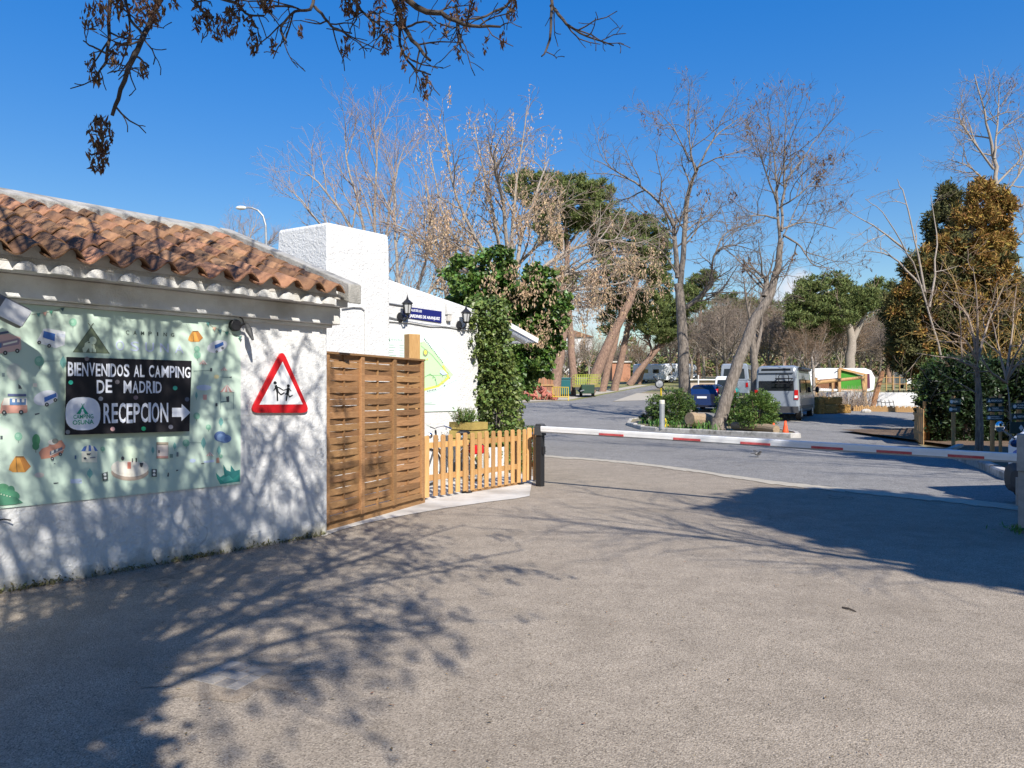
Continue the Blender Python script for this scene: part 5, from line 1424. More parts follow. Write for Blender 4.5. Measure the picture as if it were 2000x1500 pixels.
def log(name, lab, a, b, r, parent=None):
    a, b = Vector(a), Vector(b)
    t = thing(name, lab, 'log', a)
    m_ = MB(); g_ = random.Random(3)
    pts = [a.lerp(b, k / 5) + Vector((g_.uniform(-.02, .02),) * 3) for k in range(6)]
    m_.tube(pts, [r * g_.uniform(.94, 1.06) for _ in pts], 12); m_.build('trunk', mat('pale_log_wood', (0.40, 0.30, 0.20), (0.25, 0.18, 0.11), 4, 0.9, 0.7, 9, stretch=(2, 9, 9)), t, smooth=False, world=True)
    d = (a - b).normalized()
    m_ = MB(); m_.tube([a + d * .006, a + d * .03], [r * .93, r * .9], 12); m_.build('cut_end', mat('cut_wood', (0.16, 0.12, 0.085), (0.26, 0.20, 0.14), 9, 0.9), t, world=True)
    return t
log('log', 'thick pale cut log lying on the island left of the leaning trunk', (7.02, 29.9, zi + .40), (7.95, 30.6, zi + .30), 0.27)
log('log', 'weathered fallen log lying low behind the kerb right of the leaning trunk', (8.45, 28.9, zi + .18), (9.4, 26.9, zi + .14), 0.15)
BO = thing('bollard', 'grey round bollard with pale cap at the left end of the island', 'bollard', G(1293, 838, 0.12))
mb = MB(); mb.lathe([(0.105, 0), (0.105, 1.0)], 14); mb.build('post_shaft', M_GREYMET, BO, smooth=False)
mb = MB(); mb.lathe([(0.108, 1.002), (0.108, 1.13), (0.09, 1.15)], 14); mb.build('cap', mat('cream_cap', (0.62, 0.60, 0.50), None, rough=0.6), BO)
YP = thing('mirror_post', 'yellow post with small round dark traffic mirror and brace standing behind the grey bollard', 'post', G(1291, 822, 0.1))
bp_ = YP.location.copy(); Yb = bp_.y
mb = MB(); mb.tube([bp_, P(1291, 758, Yb)], 0.045, 8); mb.build('post_shaft', M_YELLOW, YP, world=True)
mb = MB(); c = P(1288, 750, Yb); mb.lathe([(0.0, -.02), (.20, -.02), (.21, .03), (.0, .05)], 14, axis='y'); o = mb.build('mirror_frame', M_BLACK, YP); o.location = c - bp_
mb = MB(); mb.lathe([(0.0, -.035), (.15, -.025), (.16, -.021)], 14, axis='y'); o = mb.build('mirror_glass', M_GREYMET, YP); o.location = c - bp_
mb = MB(); mb.tube([P(1276, 735, Yb), P(1303, 770, Yb)], 0.03, 6); mb.build('brace', M_BLACK, YP, world=True)
mb = MB(); mb.tube([GX(1298, 30.8, .1), P(1301, 822, 31.0)], 0.035, 6); mb.tube([P(1305, 832, 30.8), P(1299, 818, 31.1)], 0.035, 6); mb.build('yellow_strut', M_YELLOW, YP, world=True)
def cone(lab, p, h, m, stripe):
    t = thing('traffic_cone', lab, 'traffic cone', p, 0.3, 'traffic cones at the end of the island')
    k = h / 0.5
    m_ = MB(); m_.lathe([(.13 * k, .02), (.095 * k, .16 * k), (.062 * k, .33 * k), (.03 * k, h)], 14); m_.build('cone_body', m, t, smooth=True)
    m_ = MB(); m_.box(-.16 * k, .16 * k, -.16 * k, .16 * k, 0, .025); m_.build('base_plate', m, t, bevel=0.008)
    if stripe:
        m_ = MB(); m_.lathe([(.093 * k, .18 * k), (.062 * k, .345 * k)], 14); m_.build('white_band', M_WHITE, t)
    return t
cone('taller plain orange traffic cone at the right tip of the island', G(1534, 851, 0.01), 0.54, M_ORANGE, False)
cone('orange traffic cone with white band, left of the plain one', GX(1511, 27.4, 0.01), 0.46, M_ORANGE, True)

# ================================================================== VEHICLES
def loft(mb, secs):
    n = len(secs[0][1]); vs = []
    for y, pts in secs: vs += [(x, y, z) for x, z in pts]
    fs = [tuple(range(n)), tuple((len(secs) - 1) * n + k for k in reversed(range(n)))]
    for i in range(len(secs) - 1):
        for k in range(n):
            k2 = (k + 1) % n; fs.append((i * n + k, i * n + k2, (i + 1) * n + k2, (i + 1) * n + k))
    return mb.add(vs, fs)
def sec(y, w, z0, z1, r=0.12, wt=None):
    pts = rrect(-w, z0, w, z1, r, 3)
    if wt: pts = [(x * (1 + (wt / w - 1) * (z - z0) / (z1 - z0)), z) for x, z in pts]
    return (y, pts)
def wheel(par, x, y, r, w_=0.2):
    m_ = MB(); s_ = 1 if x > 0 else -1
    m_.lathe([(r * .62, -w_ / 2), (r * .95, -w_ / 2), (r, -w_ * .35), (r, w_ * .35), (r * .95, w_ / 2), (r * .62, w_ / 2)], 20, axis='x'); o = m_.build('wheel', M_TYRE, par); o.location = (x, y, r)
    m_ = MB(); m_.lathe([(r * .6, -.01), (r * .6, .01), (r * .5, .02), (r * .18, .0), (r * .15, .03), (0.01, .03)], 14, axis='x'); q = m_.build('rim', M_RIM, o); q.location = (s_ * (w_ / 2 - .005), 0, 0); q.scale = (s_, 1, 1)
    return o
def slab(par, name, m, pts, off_dir, th=0.02):
    m_ = MB(); d = Vector(off_dir).normalized(); a = [Vector(p) for p in pts]; n = len(a)
    m_.add([p + d * th for p in a] + [p - d * .01 for p in a], [tuple(range(n)), tuple(reversed(range(n, 2 * n)))] + [(k, n + k, n + (k + 1) % n, (k + 1) % n) for k in range(n)])
    return m_.build(name, m, par)
VG = -math.atan2(3.1, 5.6)
CV = thing('camper_van', 'silver grey high-roofed camper van seen from behind, parked right of the island', 'camper van', (12.35, 35.4, hy(36.5)), VG)
mb = MB()
loft(mb, [sec(-.06, .90, .55, 2.36, .2, .82), sec(0.02, 1.0, .42, 2.50, .2, .88), sec(.25, 1.02, .35, 2.56, .2, .9), sec(3.9, 1.02, .35, 2.56, .2, .9), sec(4.3, 1.02, .35, 2.42, .2, .88), sec(4.95, 1.02, .35, 1.55, .2, .92), sec(5.45, .98, .35, 1.25, .15), sec(5.75, .85, .4, 1.0, .12)])
mb.build('body', M_CAMPERGREY, CV, smooth=False, bevel=0.0)
slab(CV, 'rear_window', M_GLASS, [(-.80, -.01, 1.28), (.80, -.01, 1.28), (.77, -.04, 1.84), (-.77, -.04, 1.84)], (0, -1, 0), .045)
slab(CV, 'roof_spoiler', M_CAMPERGREY, [(-.78, -.05, 2.22), (.78, -.05, 2.22), (.74, -.06, 2.45), (-.74, -.06, 2.45)], (0, -1, 0), .09)
slab(CV, 'spoiler_slot', M_GLASS, [(-.66, -.15, 2.32), (.66, -.15, 2.32), (.64, -.15, 2.41), (-.64, -.15, 2.41)], (0, -1, 0), .006)
for s_ in (-1, 1):
    slab(CV, 'tail_light', M_REDLAMP, [(s_ * .80, -.045, .98), (s_ * .98, -.03, .98), (s_ * .97, -.03, 1.42), (s_ * .82, -.045, 1.42)][::s_], (0, -1, 0), .05)
    slab(CV, 'reversing_light', M_SIGNWHITE, [(s_ * .82, -.10, 1.05), (s_ * .95, -.09, 1.05), (s_ * .95, -.09, 1.16), (s_ * .82, -.10, 1.16)][::s_], (0, -1, 0), .004)
    slab(CV, 'side_window', M_GLASS, [(s_ * 1.0, .45, 1.30), (s_ * 1.0, 2.0, 1.30), (s_ * .955, 2.0, 1.92), (s_ * .955, .45, 1.92)], (s_, 0, 0), .035)
    slab(CV, 'side_window', M_GLASS, [(s_ * 1.0, 2.35, 1.30), (s_ * 1.0, 3.7, 1.30), (s_ * .955, 3.7, 1.92), (s_ * .955, 2.35, 1.92)], (s_, 0, 0), .035)
    slab(CV, 'side_trim', M_DKGREY, [(s_ * 1.02, .2, .55), (s_ * 1.02, 4.6, .55), (s_ * 1.015, 4.6, .70), (s_ * 1.015, .2, .70)], (s_, 0, 0), .02)
    for y in (.85, 4.55): wheel(CV, s_ * .88, y, .35, .24)
    m_ = MB(); m_.ball((s_ * 1.22, 4.55, 1.45), (.10, .07, .17), 8, 6); m_.tube([(s_ * 1.0, 4.6, 1.4), (s_ * 1.2, 4.57, 1.42)], .025, 5); m_.build('wing_mirror', M_BLACK, CV)
slab(CV, 'rear_bumper', M_DKGREY, [(-.98, -.02, .36), (.98, -.02, .36), (.98, -.02, .66), (-.98, -.02, .66)], (0, -1, 0), .14)
slab(CV, 'door_gap', M_BLACK, [(-.006, -.03, .70), (.006, -.03, .70), (.006, -.06, 2.2), (-.006, -.06, 2.2)], (0, -1, 0), .012)
slab(CV, 'number_plate', M_SIGNWHITE, [(-.62, -.05, .78), (-.12, -.05, .78), (-.12, -.05, .90), (-.62, -.05, .90)], (0, -1, 0), .03)
mb = MB(); mb.tube([(.98, .4, 2.42), (.98, 3.6, 2.42)], .085, 8); mb.build('roll_awning', M_BLACK, CV)
mb = MB()
mb.tube([(-.02, -.22, 1.95), (.78, -.22, 1.95)], .025, 5); mb.tube([(-.02, -.22, 1.72), (.78, -.22, 1.72)], .022, 5)
mb.tube([(.14, -.22, 1.72), (.14, -.22, 2.06), (.20, -.22, 2.13), (.52, -.22, 2.13), (.58, -.22, 2.06), (.58, -.22, 1.72)], .02, 5)
for x in (.05, .7): mb.tube([(x, -.05, 1.9), (x, -.24, 1.95)], .018, 4); mb.tube([(x, -.05, 1.7), (x, -.24, 1.72)], .018, 4)
mb.build('bike_rack', M_BLACK, CV)
# blue car behind the island shrubs
g0 = GX(1388, 43.0)
BC = thing('blue_car', 'dark blue hatchback mostly hidden behind the island shrubs', 'car', g0, R(-28))
mb = MB(); loft(mb, [sec(-2.0, .70, .35, .95, .1), sec(-1.85, .84, .25, 1.15, .12, .8), sec(-1.6, .86, .22, 1.44, .16, .62), sec(-.2, .87, .22, 1.50, .16, .62), sec(.55, .87, .22, 1.40, .16, .64), sec(1.15, .86, .22, 1.0, .12, .76), sec(1.85, .82, .25, .85, .12), sec(2.05, .66, .32, .7, .1)])
mb.build('body', M_BLUECAR, BC)
slab(BC, 'rear_window', M_GLASS, [(-.62, -1.93, 1.0), (.62, -1.93, 1.0), (.55, -1.66, 1.36), (-.55, -1.66, 1.36)], (0, -1, .6), .02)
for s_ in (-1, 1):
    slab(BC, 'tail_light', M_REDLAMP, [(s_ * .66, -1.95, .80), (s_ * .85, -1.80, .80), (s_ * .80, -1.66, 1.25), (s_ * .66, -1.80, 1.20)][::s_], (s_ * .3, -1, 0), .035)
    slab(BC, 'side_window', M_GLASS, [(s_ * .79, -1.4, .98), (s_ * .79, .75, .98), (s_ * .665, .45, 1.36), (s_ * .66, -1.3, 1.38)][::s_], (s_, 0, .3), .02)
    for y in (-1.25, 1.25): wheel(BC, s_ * .76, y, .30, .2)
slab(BC, 'number_plate', M_SIGNWHITE, [(-.26, -2.0, .72), (.26, -2.0, .72), (.26, -2.0, .83), (-.26, -2.0, .83)], (0, -1, 0), .03)
def small_van(name, lab, p, rz, L, W_, H, lower, upper, stripe=None, cat='van'):
    t = thing(name, lab, cat, p, rz)
    hw = W_ / 2
    m_ = MB(); loft(m_, [sec(-L / 2, hw * .92, .35, H * .52, .1), sec(-L / 2 + .1, hw, .3, H * .54, .1), sec(L / 2 - .5, hw, .3, H * .54, .1), sec(L / 2, hw * .9, .35, H * .40, .1)]); m_.build('body', lower, t)
    m_ = MB(); loft(m_, [sec(-L / 2 + .04, hw * .9, H * .541, H * .96, .12, hw * .84), sec(-L / 2 + .2, hw * .985, H * .541, H, .15, hw * .86), sec(L / 2 - 1.3, hw * .985, H * .541, H, .15, hw * .86), sec(L / 2 - .55, hw * .97, H * .541, H * .6, .05)]); m_.build('cabin', upper, t)
    slab(t, 'rear_window', M_GLASS, [(-hw * .72, -L / 2 + .03, H * .60), (hw * .72, -L / 2 + .03, H * .60), (hw * .66, -L / 2 + .06, H * .86), (-hw * .66, -L / 2 + .06, H * .86)], (0, -1, 0), .04)
    for s_ in (-1, 1):
        for (ya, yb) in ((-L / 2 + .35, -.15), (.0, L / 2 - 1.35)):
            slab(t, 'side_window', M_GLASS, [(s_ * hw * .96, ya, H * .60), (s_ * hw * .96, yb, H * .60), (s_ * hw * .90, yb, H * .85), (s_ * hw * .90, ya, H * .85)][::s_], (s_, 0, 0), .03)
        slab(t, 'tail_light', M_REDLAMP, [(s_ * hw * .78, -L / 2 - .0, H * .36), (s_ * hw * .93, -L / 2 + .02, H * .36), (s_ * hw * .93, -L / 2 + .02, H * .48), (s_ * hw * .78, -L / 2, H * .48)][::s_], (0, -1, 0), .04)
        for y in (-L / 2 + .85, L / 2 - .85): wheel(t, s_ * (hw - .13), y, .32, .2)
    if stripe: slab(t, 'front_panel', stripe, [(-hw * .5, -L / 2, .6), (hw * .05, -L / 2, .6), (hw * .05, -L / 2 + .02, H * .52), (-hw * .5, -L / 2 + .02, H * .52)], (0, -1, 0), .05)
    slab(t, 'bumper', M_DKGREY, [(-hw * .95, -L / 2, .34), (hw * .95, -L / 2, .34), (hw * .95, -L / 2, .52), (-hw * .95, -L / 2, .52)], (0, -1, 0), .09)
    return t
small_van('teal_van', 'small teal and white van behind the blue car, left of the leaning trunk', GX(1420, 52), R(-20), 3.4, 1.45, 1.75, M_TEAL, M_VEHWHITE)
small_van('white_camper', 'white camper with red rear panel, between leaning trunk and grey van', GX(1441, 55), R(-22), 5.2, 2.0, 2.55, M_CAMPERGREY, M_CAMPERGREY, M_RED, 'camper van')
def motorhome(lab, p, rz):
    t = thing('motorhome', lab, 'motorhome', p, rz)
    m_ = MB(); loft(m_, [sec(-3.3, 1.1, .45, 2.85, .2), sec(-3.1, 1.15, .4, 2.95, .2), sec(1.0, 1.15, .4, 2.95, .2), sec(2.3, 1.1, 1.65, 2.75, .25), sec(2.55, .9, 1.85, 2.5, .2)]); m_.build('body', M_VEHWHITE, t)
    m_ = MB(); loft(m_, [sec(.9, 1.02, .35, 1.9, .15), sec(1.9, 1.02, .35, 1.75, .15, .88), sec(2.7, 1.0, .35, 1.15, .12), sec(3.3, .9, .4, .95, .1)]); m_.build('cab', M_VEHWHITE, t)
    slab(t, 'windscreen', M_GLASS, [(-.8, 2.0, 1.66), (.8, 2.0, 1.66), (.86, 2.68, 1.18), (-.86, 2.68, 1.18)], (0, .5, 1), .03)
    for s_ in (-1, 1):
        slab(t, 'cab_window', M_GLASS, [(s_ * .97, 1.3, 1.2), (s_ * .97, 2.5, 1.2), (s_ * .9, 1.95, 1.62), (s_ * .9, 1.3, 1.62)], (s_, 0, 0), .05)
        for (ya, yb) in ((-2.6, -1.6), (-.8, .2)): slab(t, 'side_window', M_GLASS, [(s_ * 1.15, ya, 1.5), (s_ * 1.15, yb, 1.5), (s_ * 1.15, yb, 2.1), (s_ * 1.15, ya, 2.1)], (s_, 0, 0), .02)
        for y in (-1.9, 2.4): wheel(t, s_ * .95, y, .36, .24)
        slab(t, 'headlight', M_CHROME, [(s_ * .55, 3.29, .72), (s_ * .85, 3.22, .72), (s_ * .85, 3.15, .9), (s_ * .55, 3.22, .9)][::-s_], (0, 1, .3), .03)
    t.scale = (.82, .82, .82)
    return t
motorhome('white motorhome parked beyond the leaning pine trunks, its cab facing right', GX(1279, 100), R(-78))
motorhome('second white motorhome half hidden behind the straight dark trunk', GX(1330, 112), R(-82))
# white utility vehicle cut by the right edge of the picture
UV = thing('utility_vehicle', 'small white utility vehicle with round mirror, cut off at the right edge', 'vehicle', (8.05, 10.45, 0), R(100))
mb = MB(); loft(mb, [sec(-1.6, .62, .42, 1.62, .12, .56), sec(.35, .64, .42, 1.62, .12, .56), sec(.60, .64, .42, 1.05, .12, .62), sec(.82, .60, .46, .95, .12)]); mb.build('body', M_VEHWHITE, UV)
mb = MB(); loft(mb, [sec(.30, .60, .12, .60, .1), sec(.70, .67, .12, .62, .14), sec(.87, .62, .18, .58, .14), sec(.93, .45, .25, .50, .1)]); mb.build('front_bumper', M_DKGREY, UV)
slab(UV, 'windscreen', M_GLASS, [(-.5, .37, 1.52), (.5, .37, 1.52), (.55, .58, 1.1), (-.55, .58, 1.1)], (0, 1, .4), .03)
slab(UV, 'blue_sticker', mat('blue_sticker', (0.10, 0.18, 0.50), None, rough=0.4), [(.15, .80, .68), (.52, .78, .68), (.52, .76, .92), (.15, .78, .92)], (0, 1, 0), .045)
slab(UV, 'blue_sticker', mat('green_sticker', (0.10, 0.22, 0.12), None, rough=0.4), [(-.2, .82, .68), (-.02, .82, .68), (-.02, .79, .88), (-.2, .79, .88)], (0, 1, 0), .045)
for s_ in (-1, 1):
    for y in (.45, -1.1): wheel(UV, s_ * .60, y, .25, .16)
mc = P(1953, 833, 10.05)
vt = UV.matrix_basis.inverted() if False else (Matrix.Translation(UV.location) @ Matrix.Rotation(R(100), 4, 'Z')).inverted()
mb = MB(); mb.ball((0, 0, 0), (.065, .035, .07), 12, 8); o = mb.build('mirror', M_CHROME, UV, smooth=True); o.location = vt @ mc; o.rotation_euler = (0, 0, R(-100))
mb = MB(); mb.tube([vt @ (mc + Vector((.03, .02, -.04))), vt @ P(1982, 857, 10.1)], .012, 6); mb.build('mirror_stalk', M_GREYMET, UV)
mb = MB(); a = vt @ P(1986, 866, 10.1); mb.ball(a, (.09, .10, .055), 8, 6); mb.build('mirror_mount', M_BLUECAR, UV)

# ================================================================== PLAYGROUND, FENCES AND SIGNS ON THE RIGHT
def pole(name, lab, pts, r, m, cat='post', n=8, group=None):
    t = MB(); t.tube(pts, r, n); o = t.build(name, m)
    return setp(o, lab, cat, group)
def bale(lab, p, rz, sx, sy, sz, seed):
    g_ = np.random.default_rng(seed)
    t = thing('straw_bale', lab, 'straw bale', p, rz, 'straw bales beside the grey van')
    m_ = MB(); m_.box(-sx / 2, sx / 2, -sy / 2, sy / 2, 0, sz); m_.build('bale_body', M_STRAW, t, bevel=0.05)
    n = 900; q = g_.uniform(-.5, .5, (n, 3)) * np.array([sx, sy, sz]); ax = g_.integers(0, 3, n); q[np.arange(n), ax] = np.sign(q[np.arange(n), ax]) * np.array([sx, sy, sz])[ax] / 2 * 1.02
    q[:, 2] += sz / 2; q[:, 2] = np.maximum(q[:, 2], .02)
    V_, F_ = leaf_arrays(q, .16, g_, aspect=9)
    o = np_mesh('loose_straw', V_, [F_], M_STRAW); o.parent = t
    return t
bale('golden straw bale on the ground right of the grey van', GX(1612, 40.6), .1, 1.1, .6, .48, 1)
bale('straw bale at the right end of the row below the bare twigs', GX(1642, 41.2), .05, .8, .6, .42, 2)
bale('dark straw bale stacked on top of the golden one', GX(1618, 40.9) + Vector((0, 0.05, .485)), .12, 1.3, .55, .38, 3)
bale('tilted straw bale standing on end against the van side', GX(1598, 40.4), .4, .45, .5, .85, 4)
WW = thing('low_white_wall', 'low white rendered wall behind the playground posts', 'wall', GX(1660, 46.5))
a, b = GX(1600, 46.5), GX(1822, 44.5)
mb = MB(); mb.bar(a + Vector((0, 0, .42)), b + Vector((0, 0, .47)), .25, .98); mb.build('wall', M_STUCCO, WW, world=True, bevel=0.03)
TE = thing('white_tent', 'long white canvas tent with pitched sides behind the green playhouse', 'tent', GX(1640, 60))
Yt = 60.0
def tp_(u, v, dy=0.0): return P(u, v, Yt + dy)
prof = [(1568, 742), (1572, 726), (1590, 719), (1690, 719), (1702, 724), (1709, 738), (1707, 760), (1698, 764), (1568, 764)]
fr = [tp_(u, v) for u, v in prof]; bk = [p + Vector((1.6, 4.0, 0)) for p in fr]; n = len(fr)
mb = MB(); mb.add(fr + bk, [tuple(range(n)), tuple(reversed(range(n, 2 * n)))] + [(k, n + k, n + (k + 1) % n, (k + 1) % n) for k in range(n)])
mb.build('canvas', M_VEHWHITE, TE, world=True)
slab_m = MB(); q = [tp_(1692, 730, -.02), tp_(1698, 730, -.02), tp_(1699, 758, -.02), tp_(1692, 758, -.02)]; slab_m.add(q + [p + Vector((0, -.05, 0)) for p in q], [(0, 1, 2, 3), (7, 6, 5, 4), (0, 4, 5, 1), (1, 5, 6, 2), (2, 6, 7, 3), (3, 7, 4, 0)]); slab_m.build('tent_window', mat('plum_fabric', (0.09, 0.02, 0.04), None, rough=0.8), TE, world=True)
for k, u in enumerate((1580, 1620, 1660, 1700)):
    mb = MB(); p1 = tp_(u, 764, .5); p0 = Vector((p1.x, p1.y, hy(p1.y))); mb.tube([p0, p1], .06, 5); mb.build('tent_leg', M_GREYMET, TE, world=True)
PH = thing('playhouse', 'wooden playhouse frame with bright green sloping panel', 'playhouse', GX(1665, 52))
Yp = 52.0
def pp(u, v, dy=0.0): return P(u, v, Yp + dy)
def plate(par, name, m, px_, th=.08, dy=0.0, Y_=None):
    Y0 = Y_ or Yp
    q = [P(u, v, Y0 + dy) for u, v in px_]; n = len(q); m_ = MB()
    m_.add(q + [p + Vector((0, th, 0)) for p in q], [tuple(range(n)), tuple(reversed(range(n, 2 * n)))] + [(k, n + k, n + (k + 1) % n, (k + 1) % n) for k in range(n)])
    return m_.build(name, m, par, world=True)
plate(PH, 'green_panel', M_GREENPANEL, [(1641, 722), (1686, 734), (1684, 761), (1641, 760)])
plate(PH, 'brown_panel', mat('red_brown_boards', (0.24, 0.11, 0.05), (0.16, 0.07, 0.035), 6, 0.8), [(1594, 742), (1638, 738), (1638, 760), (1594, 758)], dy=.1)
plate(PH, 'awning_panel', M_VEHWHITE, [(1592, 741), (1614, 741), (1638, 724), (1600, 722)], dy=.2)
for (a, b, r) in (((1639, 720), (1639, 784), .09), ((1690, 730), (1690, 786), .09), ((1639, 720), (1690, 732), .07), ((1640, 761), (1686, 762), .06), ((1594, 742), (1594, 782), .06), ((1626, 740), (1626, 783), .05)):
    mb = MB(); p1 = pp(*b, -.1); mb.bar(pp(*a, -.1), p1, r * 2, r * 2, up=(0, 1, 0)); mb.build('beam', M_WOOD, PH, world=True)
def pole_px(lab, a, b, Y0, Y1, r, cat='pole', group='round timber poles of the playground'):
    pa, pb = P(*a, Y0), P(*b, Y1)
    return pole('timber_pole', lab, [pa, (pa + pb) / 2 + Vector((.02, 0, .01)), pb], [r * 1.1, r, r * .9], M_WOOD, cat, 8, group)
pole_px('long thin timber pole slanting across the front of the green playhouse', (1592, 748), (1688, 737), 45, 45.5, .10)
g1, g2 = GX(1692, 44.5), GX(1703, 44.2)
pole('timber_pole', 'left upright timber pole carrying the slanted pole of the playground', [g1, P(1688, 770, 44.5), P(1684, 735, 44.7)], [.13, .12, .10], M_WOOD, 'pole', 8, 'round timber poles of the playground')
pole('timber_pole', 'reddish leaning timber pole at the right of the playground', [g2, P(1712, 765, 44.2), P(1724, 726, 44.4)], [.17, .16, .14], mat('reddish_pole_wood', (0.38, 0.19, 0.09), (0.27, 0.13, 0.06), 4, 0.8, 0.3, 20), 'pole', 8, 'round timber poles of the playground')
pole('timber_pole', 'short timber prop leaning at the left end of the playground beside the van', [P(1584, 763, 45), P(1595, 738, 45)], [.10, .08], M_WOOD, 'pole', 8, 'round timber poles of the playground')
NT = thing('climbing_net', 'dark rope climbing net hanging in front of the low white wall', 'net', GX(1725, 44.3))
for k in range(5):
    a = P(1712 + 8 * k, 778 + (2 * k if k < 3 else 4), 44.1); b = P(1714 + 8 * k, 806, 44.0)
    mb = MB(); mb.tube([a, (a + b) / 2 + Vector((.05, 0, 0)), b], .018, 4); mb.build('rope', M_BLACK, NT, world=True)
for z in (784, 793, 801):
    mb = MB(); mb.tube([P(1713, z, 44.05), P(1730, z + 3, 44.05), P(1746, z + 1, 44.05)], .018, 4); mb.build('rope', M_BLACK, NT, world=True)
PE = thing('timber_edging', 'row of short upright logs edging the sandy playground', 'edging', GX(1700, 41.8))
a, b = GX(1668, 42.6), GX(1796, 41.4)
lm = None
n = 34
for k in range(n):
    p = a.lerp(b, k / (n - 1)); p.z = hy(p.y); h_ = .30 + .05 * math.sin(k * 2.1)
    if lm is None:
        m_ = MB(); m_.lathe([(.075, 0), (.075, .30), (.05, .33)], 7); o = m_.build('log_stake', M_WOOD, PE); lm = o
    else:
        o = lm.copy(); COL.objects.link(o)
    o.location = p - PE.location; o.scale = (1, 1, h_ / .33)
sheet('sand_pit', [tuple(GX(1668, 42.7)[:2]), tuple(GX(1800, 41.5)[:2]), tuple(GX(1815, 44.3)[:2]), tuple(GX(1660, 45.8)[:2])], 0.11, M_SAND)
# stone edge and pale rock
mb = MB(); p = GX(1692, 41.3); mb.ball((p.x, p.y, p.z + .08), (.28, .18, .14), 9, 6); setp(mb.build('rock', M_CONC), 'pale flat rock on the road edge in front of the playground logs', 'rock')
# bare twiggy bush above the bales
TBH = thing('bare_bush', 'leafless grey twiggy bush behind the straw bales', 'bush', GX(1640, 43.0))
tb = Tubes(); c0 = GX(1640, 43.0)
for k in range(420):
    a = rng.uniform(-1, 1); b = np.array([c0.x + a * 1.6, c0.y + rng.uniform(-.4, .4), c0.z])
    d = np.array([rng.normal() * .35 + a * .2, rng.normal() * .3, rng.uniform(.5, 1.45)]); m1 = b + d * .5 + rng.normal(size=3) * .08
    tb.add(np.array([b, m1, b + d]), [.016, .012, .005], 3)
tb.build('crown', M_TWIG_PALE, TBH)
# dark railing on the white wall
RLG = thing('dark_railing', 'low black railing with uprights along the top of the white wall', 'railing', GX(1760, 47.5))
for k in range(9):
    p = P(1735 + 10 * k, 779, 47.2); mb = MB(); mb.tube([p, p + Vector((0, 0, .55))], .03, 4); mb.build('upright', M_BLACK, RLG, world=True)
mb = MB(); mb.tube([P(1730, 764, 47.2), P(1818, 764, 47.2)], .035, 4); mb.build('rail', M_BLACK, RLG, world=True)
mb = MB(); mb.bar(P(1730, 781, 47.6), P(1818, 781, 47.6), .5, .12); mb.build('plinth', M_DKGREY, RLG, world=True)
# white box trailer beyond
WB = thing('white_trailer', 'white box trailer on the grass beyond the playground at right', 'trailer', GX(1778, 78))
p0 = P(1778, 741, 78); mb = MB(); mb.box(p0.x - .75, p0.x + .85, 77.2, 79.8, p0.z - .55, p0.z + .72); mb.build('box_body', M_VEHWHITE, WB, world=True, bevel=0.04)
for x in (-.6, .6):
    mb = MB(); mb.lathe([(.3, -.1), (.3, .1)], 12, axis='x'); o = mb.build('wheel', M_TYRE, WB); o.location = (p0.x + x - WB.location.x, .6, .3)
WFc = thing('wire_fence', 'pale post and rail fence on the grass beyond the playground', 'fence', GX(1745, 70))
for k in range(7):
    p = GX(1718 + 13 * k, 70); mb = MB(); mb.tube([p, p + Vector((0, 0, 1.5))], .06, 5); mb.build('fence_post', M_WOOD, WFc, world=True)
for z in (.7, 1.3):
    mb = MB(); mb.tube([GX(1718, 70) + Vector((0, 0, z)), GX(1796, 70) + Vector((0, 0, z))], .035, 4); mb.build('rail', M_WOOD, WFc, world=True)
# wooden gate leaf and plant pen
WG = thing('board_gate', 'narrow weathered board gate standing open at the edge of the road', 'gate', G(1790, 869))
ga, gb = G(1786, 862), G(1804, 872)
d = (gb - ga)
for k in range(5):
    p = ga.lerp(gb, (k + .5) / 5); mb = MB(); w_ = d.length / 5 * .46
    t = d.normalized(); mb.bar(p + Vector((0, 0, .05)), p + Vector((0, 0, 1.12 - .06 * abs(2 - k) * .3)), w_ * 2, .025, up=(-t.y, t.x, 0)); mb.build('board', M_WOOD, WG, world=True)
mb = MB(); mb.bar(ga + Vector((0, .05, .35)), gb + Vector((0, .05, .35)), .03, .09); mb.bar(ga + Vector((0, .05, .9)), gb + Vector((0, .05, .9)), .03, .09); mb.build('ledge', M_WOOD, WG, world=True)
PN = thing('planting_pen', 'low wooden pen with rail lattice and raised bed at the road edge', 'fence', GX(1825, 25.5))
pa, pb, pc = GX(1806, 23.5), GX(1848, 25.5), GX(1806, 30.0)
for k, p in enumerate((pa, pa.lerp(pb, .5), pb, pc, pa.lerp(pc, .5))):
    mb = MB(); mb.tube([p, p + Vector((0, 0, 1.3 if k == 0 else 1.05))], .05, 6); mb.build('fence_post', M_PICKET, PN, world=True)
for (a, b) in ((pa, pb), (pa, pc)):
    for z in (.55, .78, 1.0):
        mb = MB(); mb.tube([a + Vector((0, 0, z)), b + Vector((0, 0, z))], .03, 5); mb.build('rail', M_PICKET, PN, world=True)
n = 9
for k in range(n):
    p = pa.lerp(pb, (k + .5) / n); mb = MB(); mb.bar(p + Vector((0, .06, 0)), p + Vector((0, .06, .34 + .03 * (k % 3))), .07, .03, up=(0, 1, 0)); mb.build('board', M_WOOD, PN, world=True)
for k in range(12):
    p = pa.lerp(pc, (k + .5) / 12); mb = MB(); mb.bar(p + Vector((.06, 0, 0)), p + Vector((.06, 0, .95)), .3, .03, up=(1, 0, 0)); mb.build('board', M_PICKET, PN, world=True)
g_ = np.random.default_rng(77)
DB = thing('dry_bush', 'dry golden brown bush growing inside the wooden pen', 'bush', GX(1828, 27))
c0 = GX(1828, 26.6); cs, rs = sub_clumps((c0.x, c0.y, .45), (.55, .5, .35), 30, .16, g_)
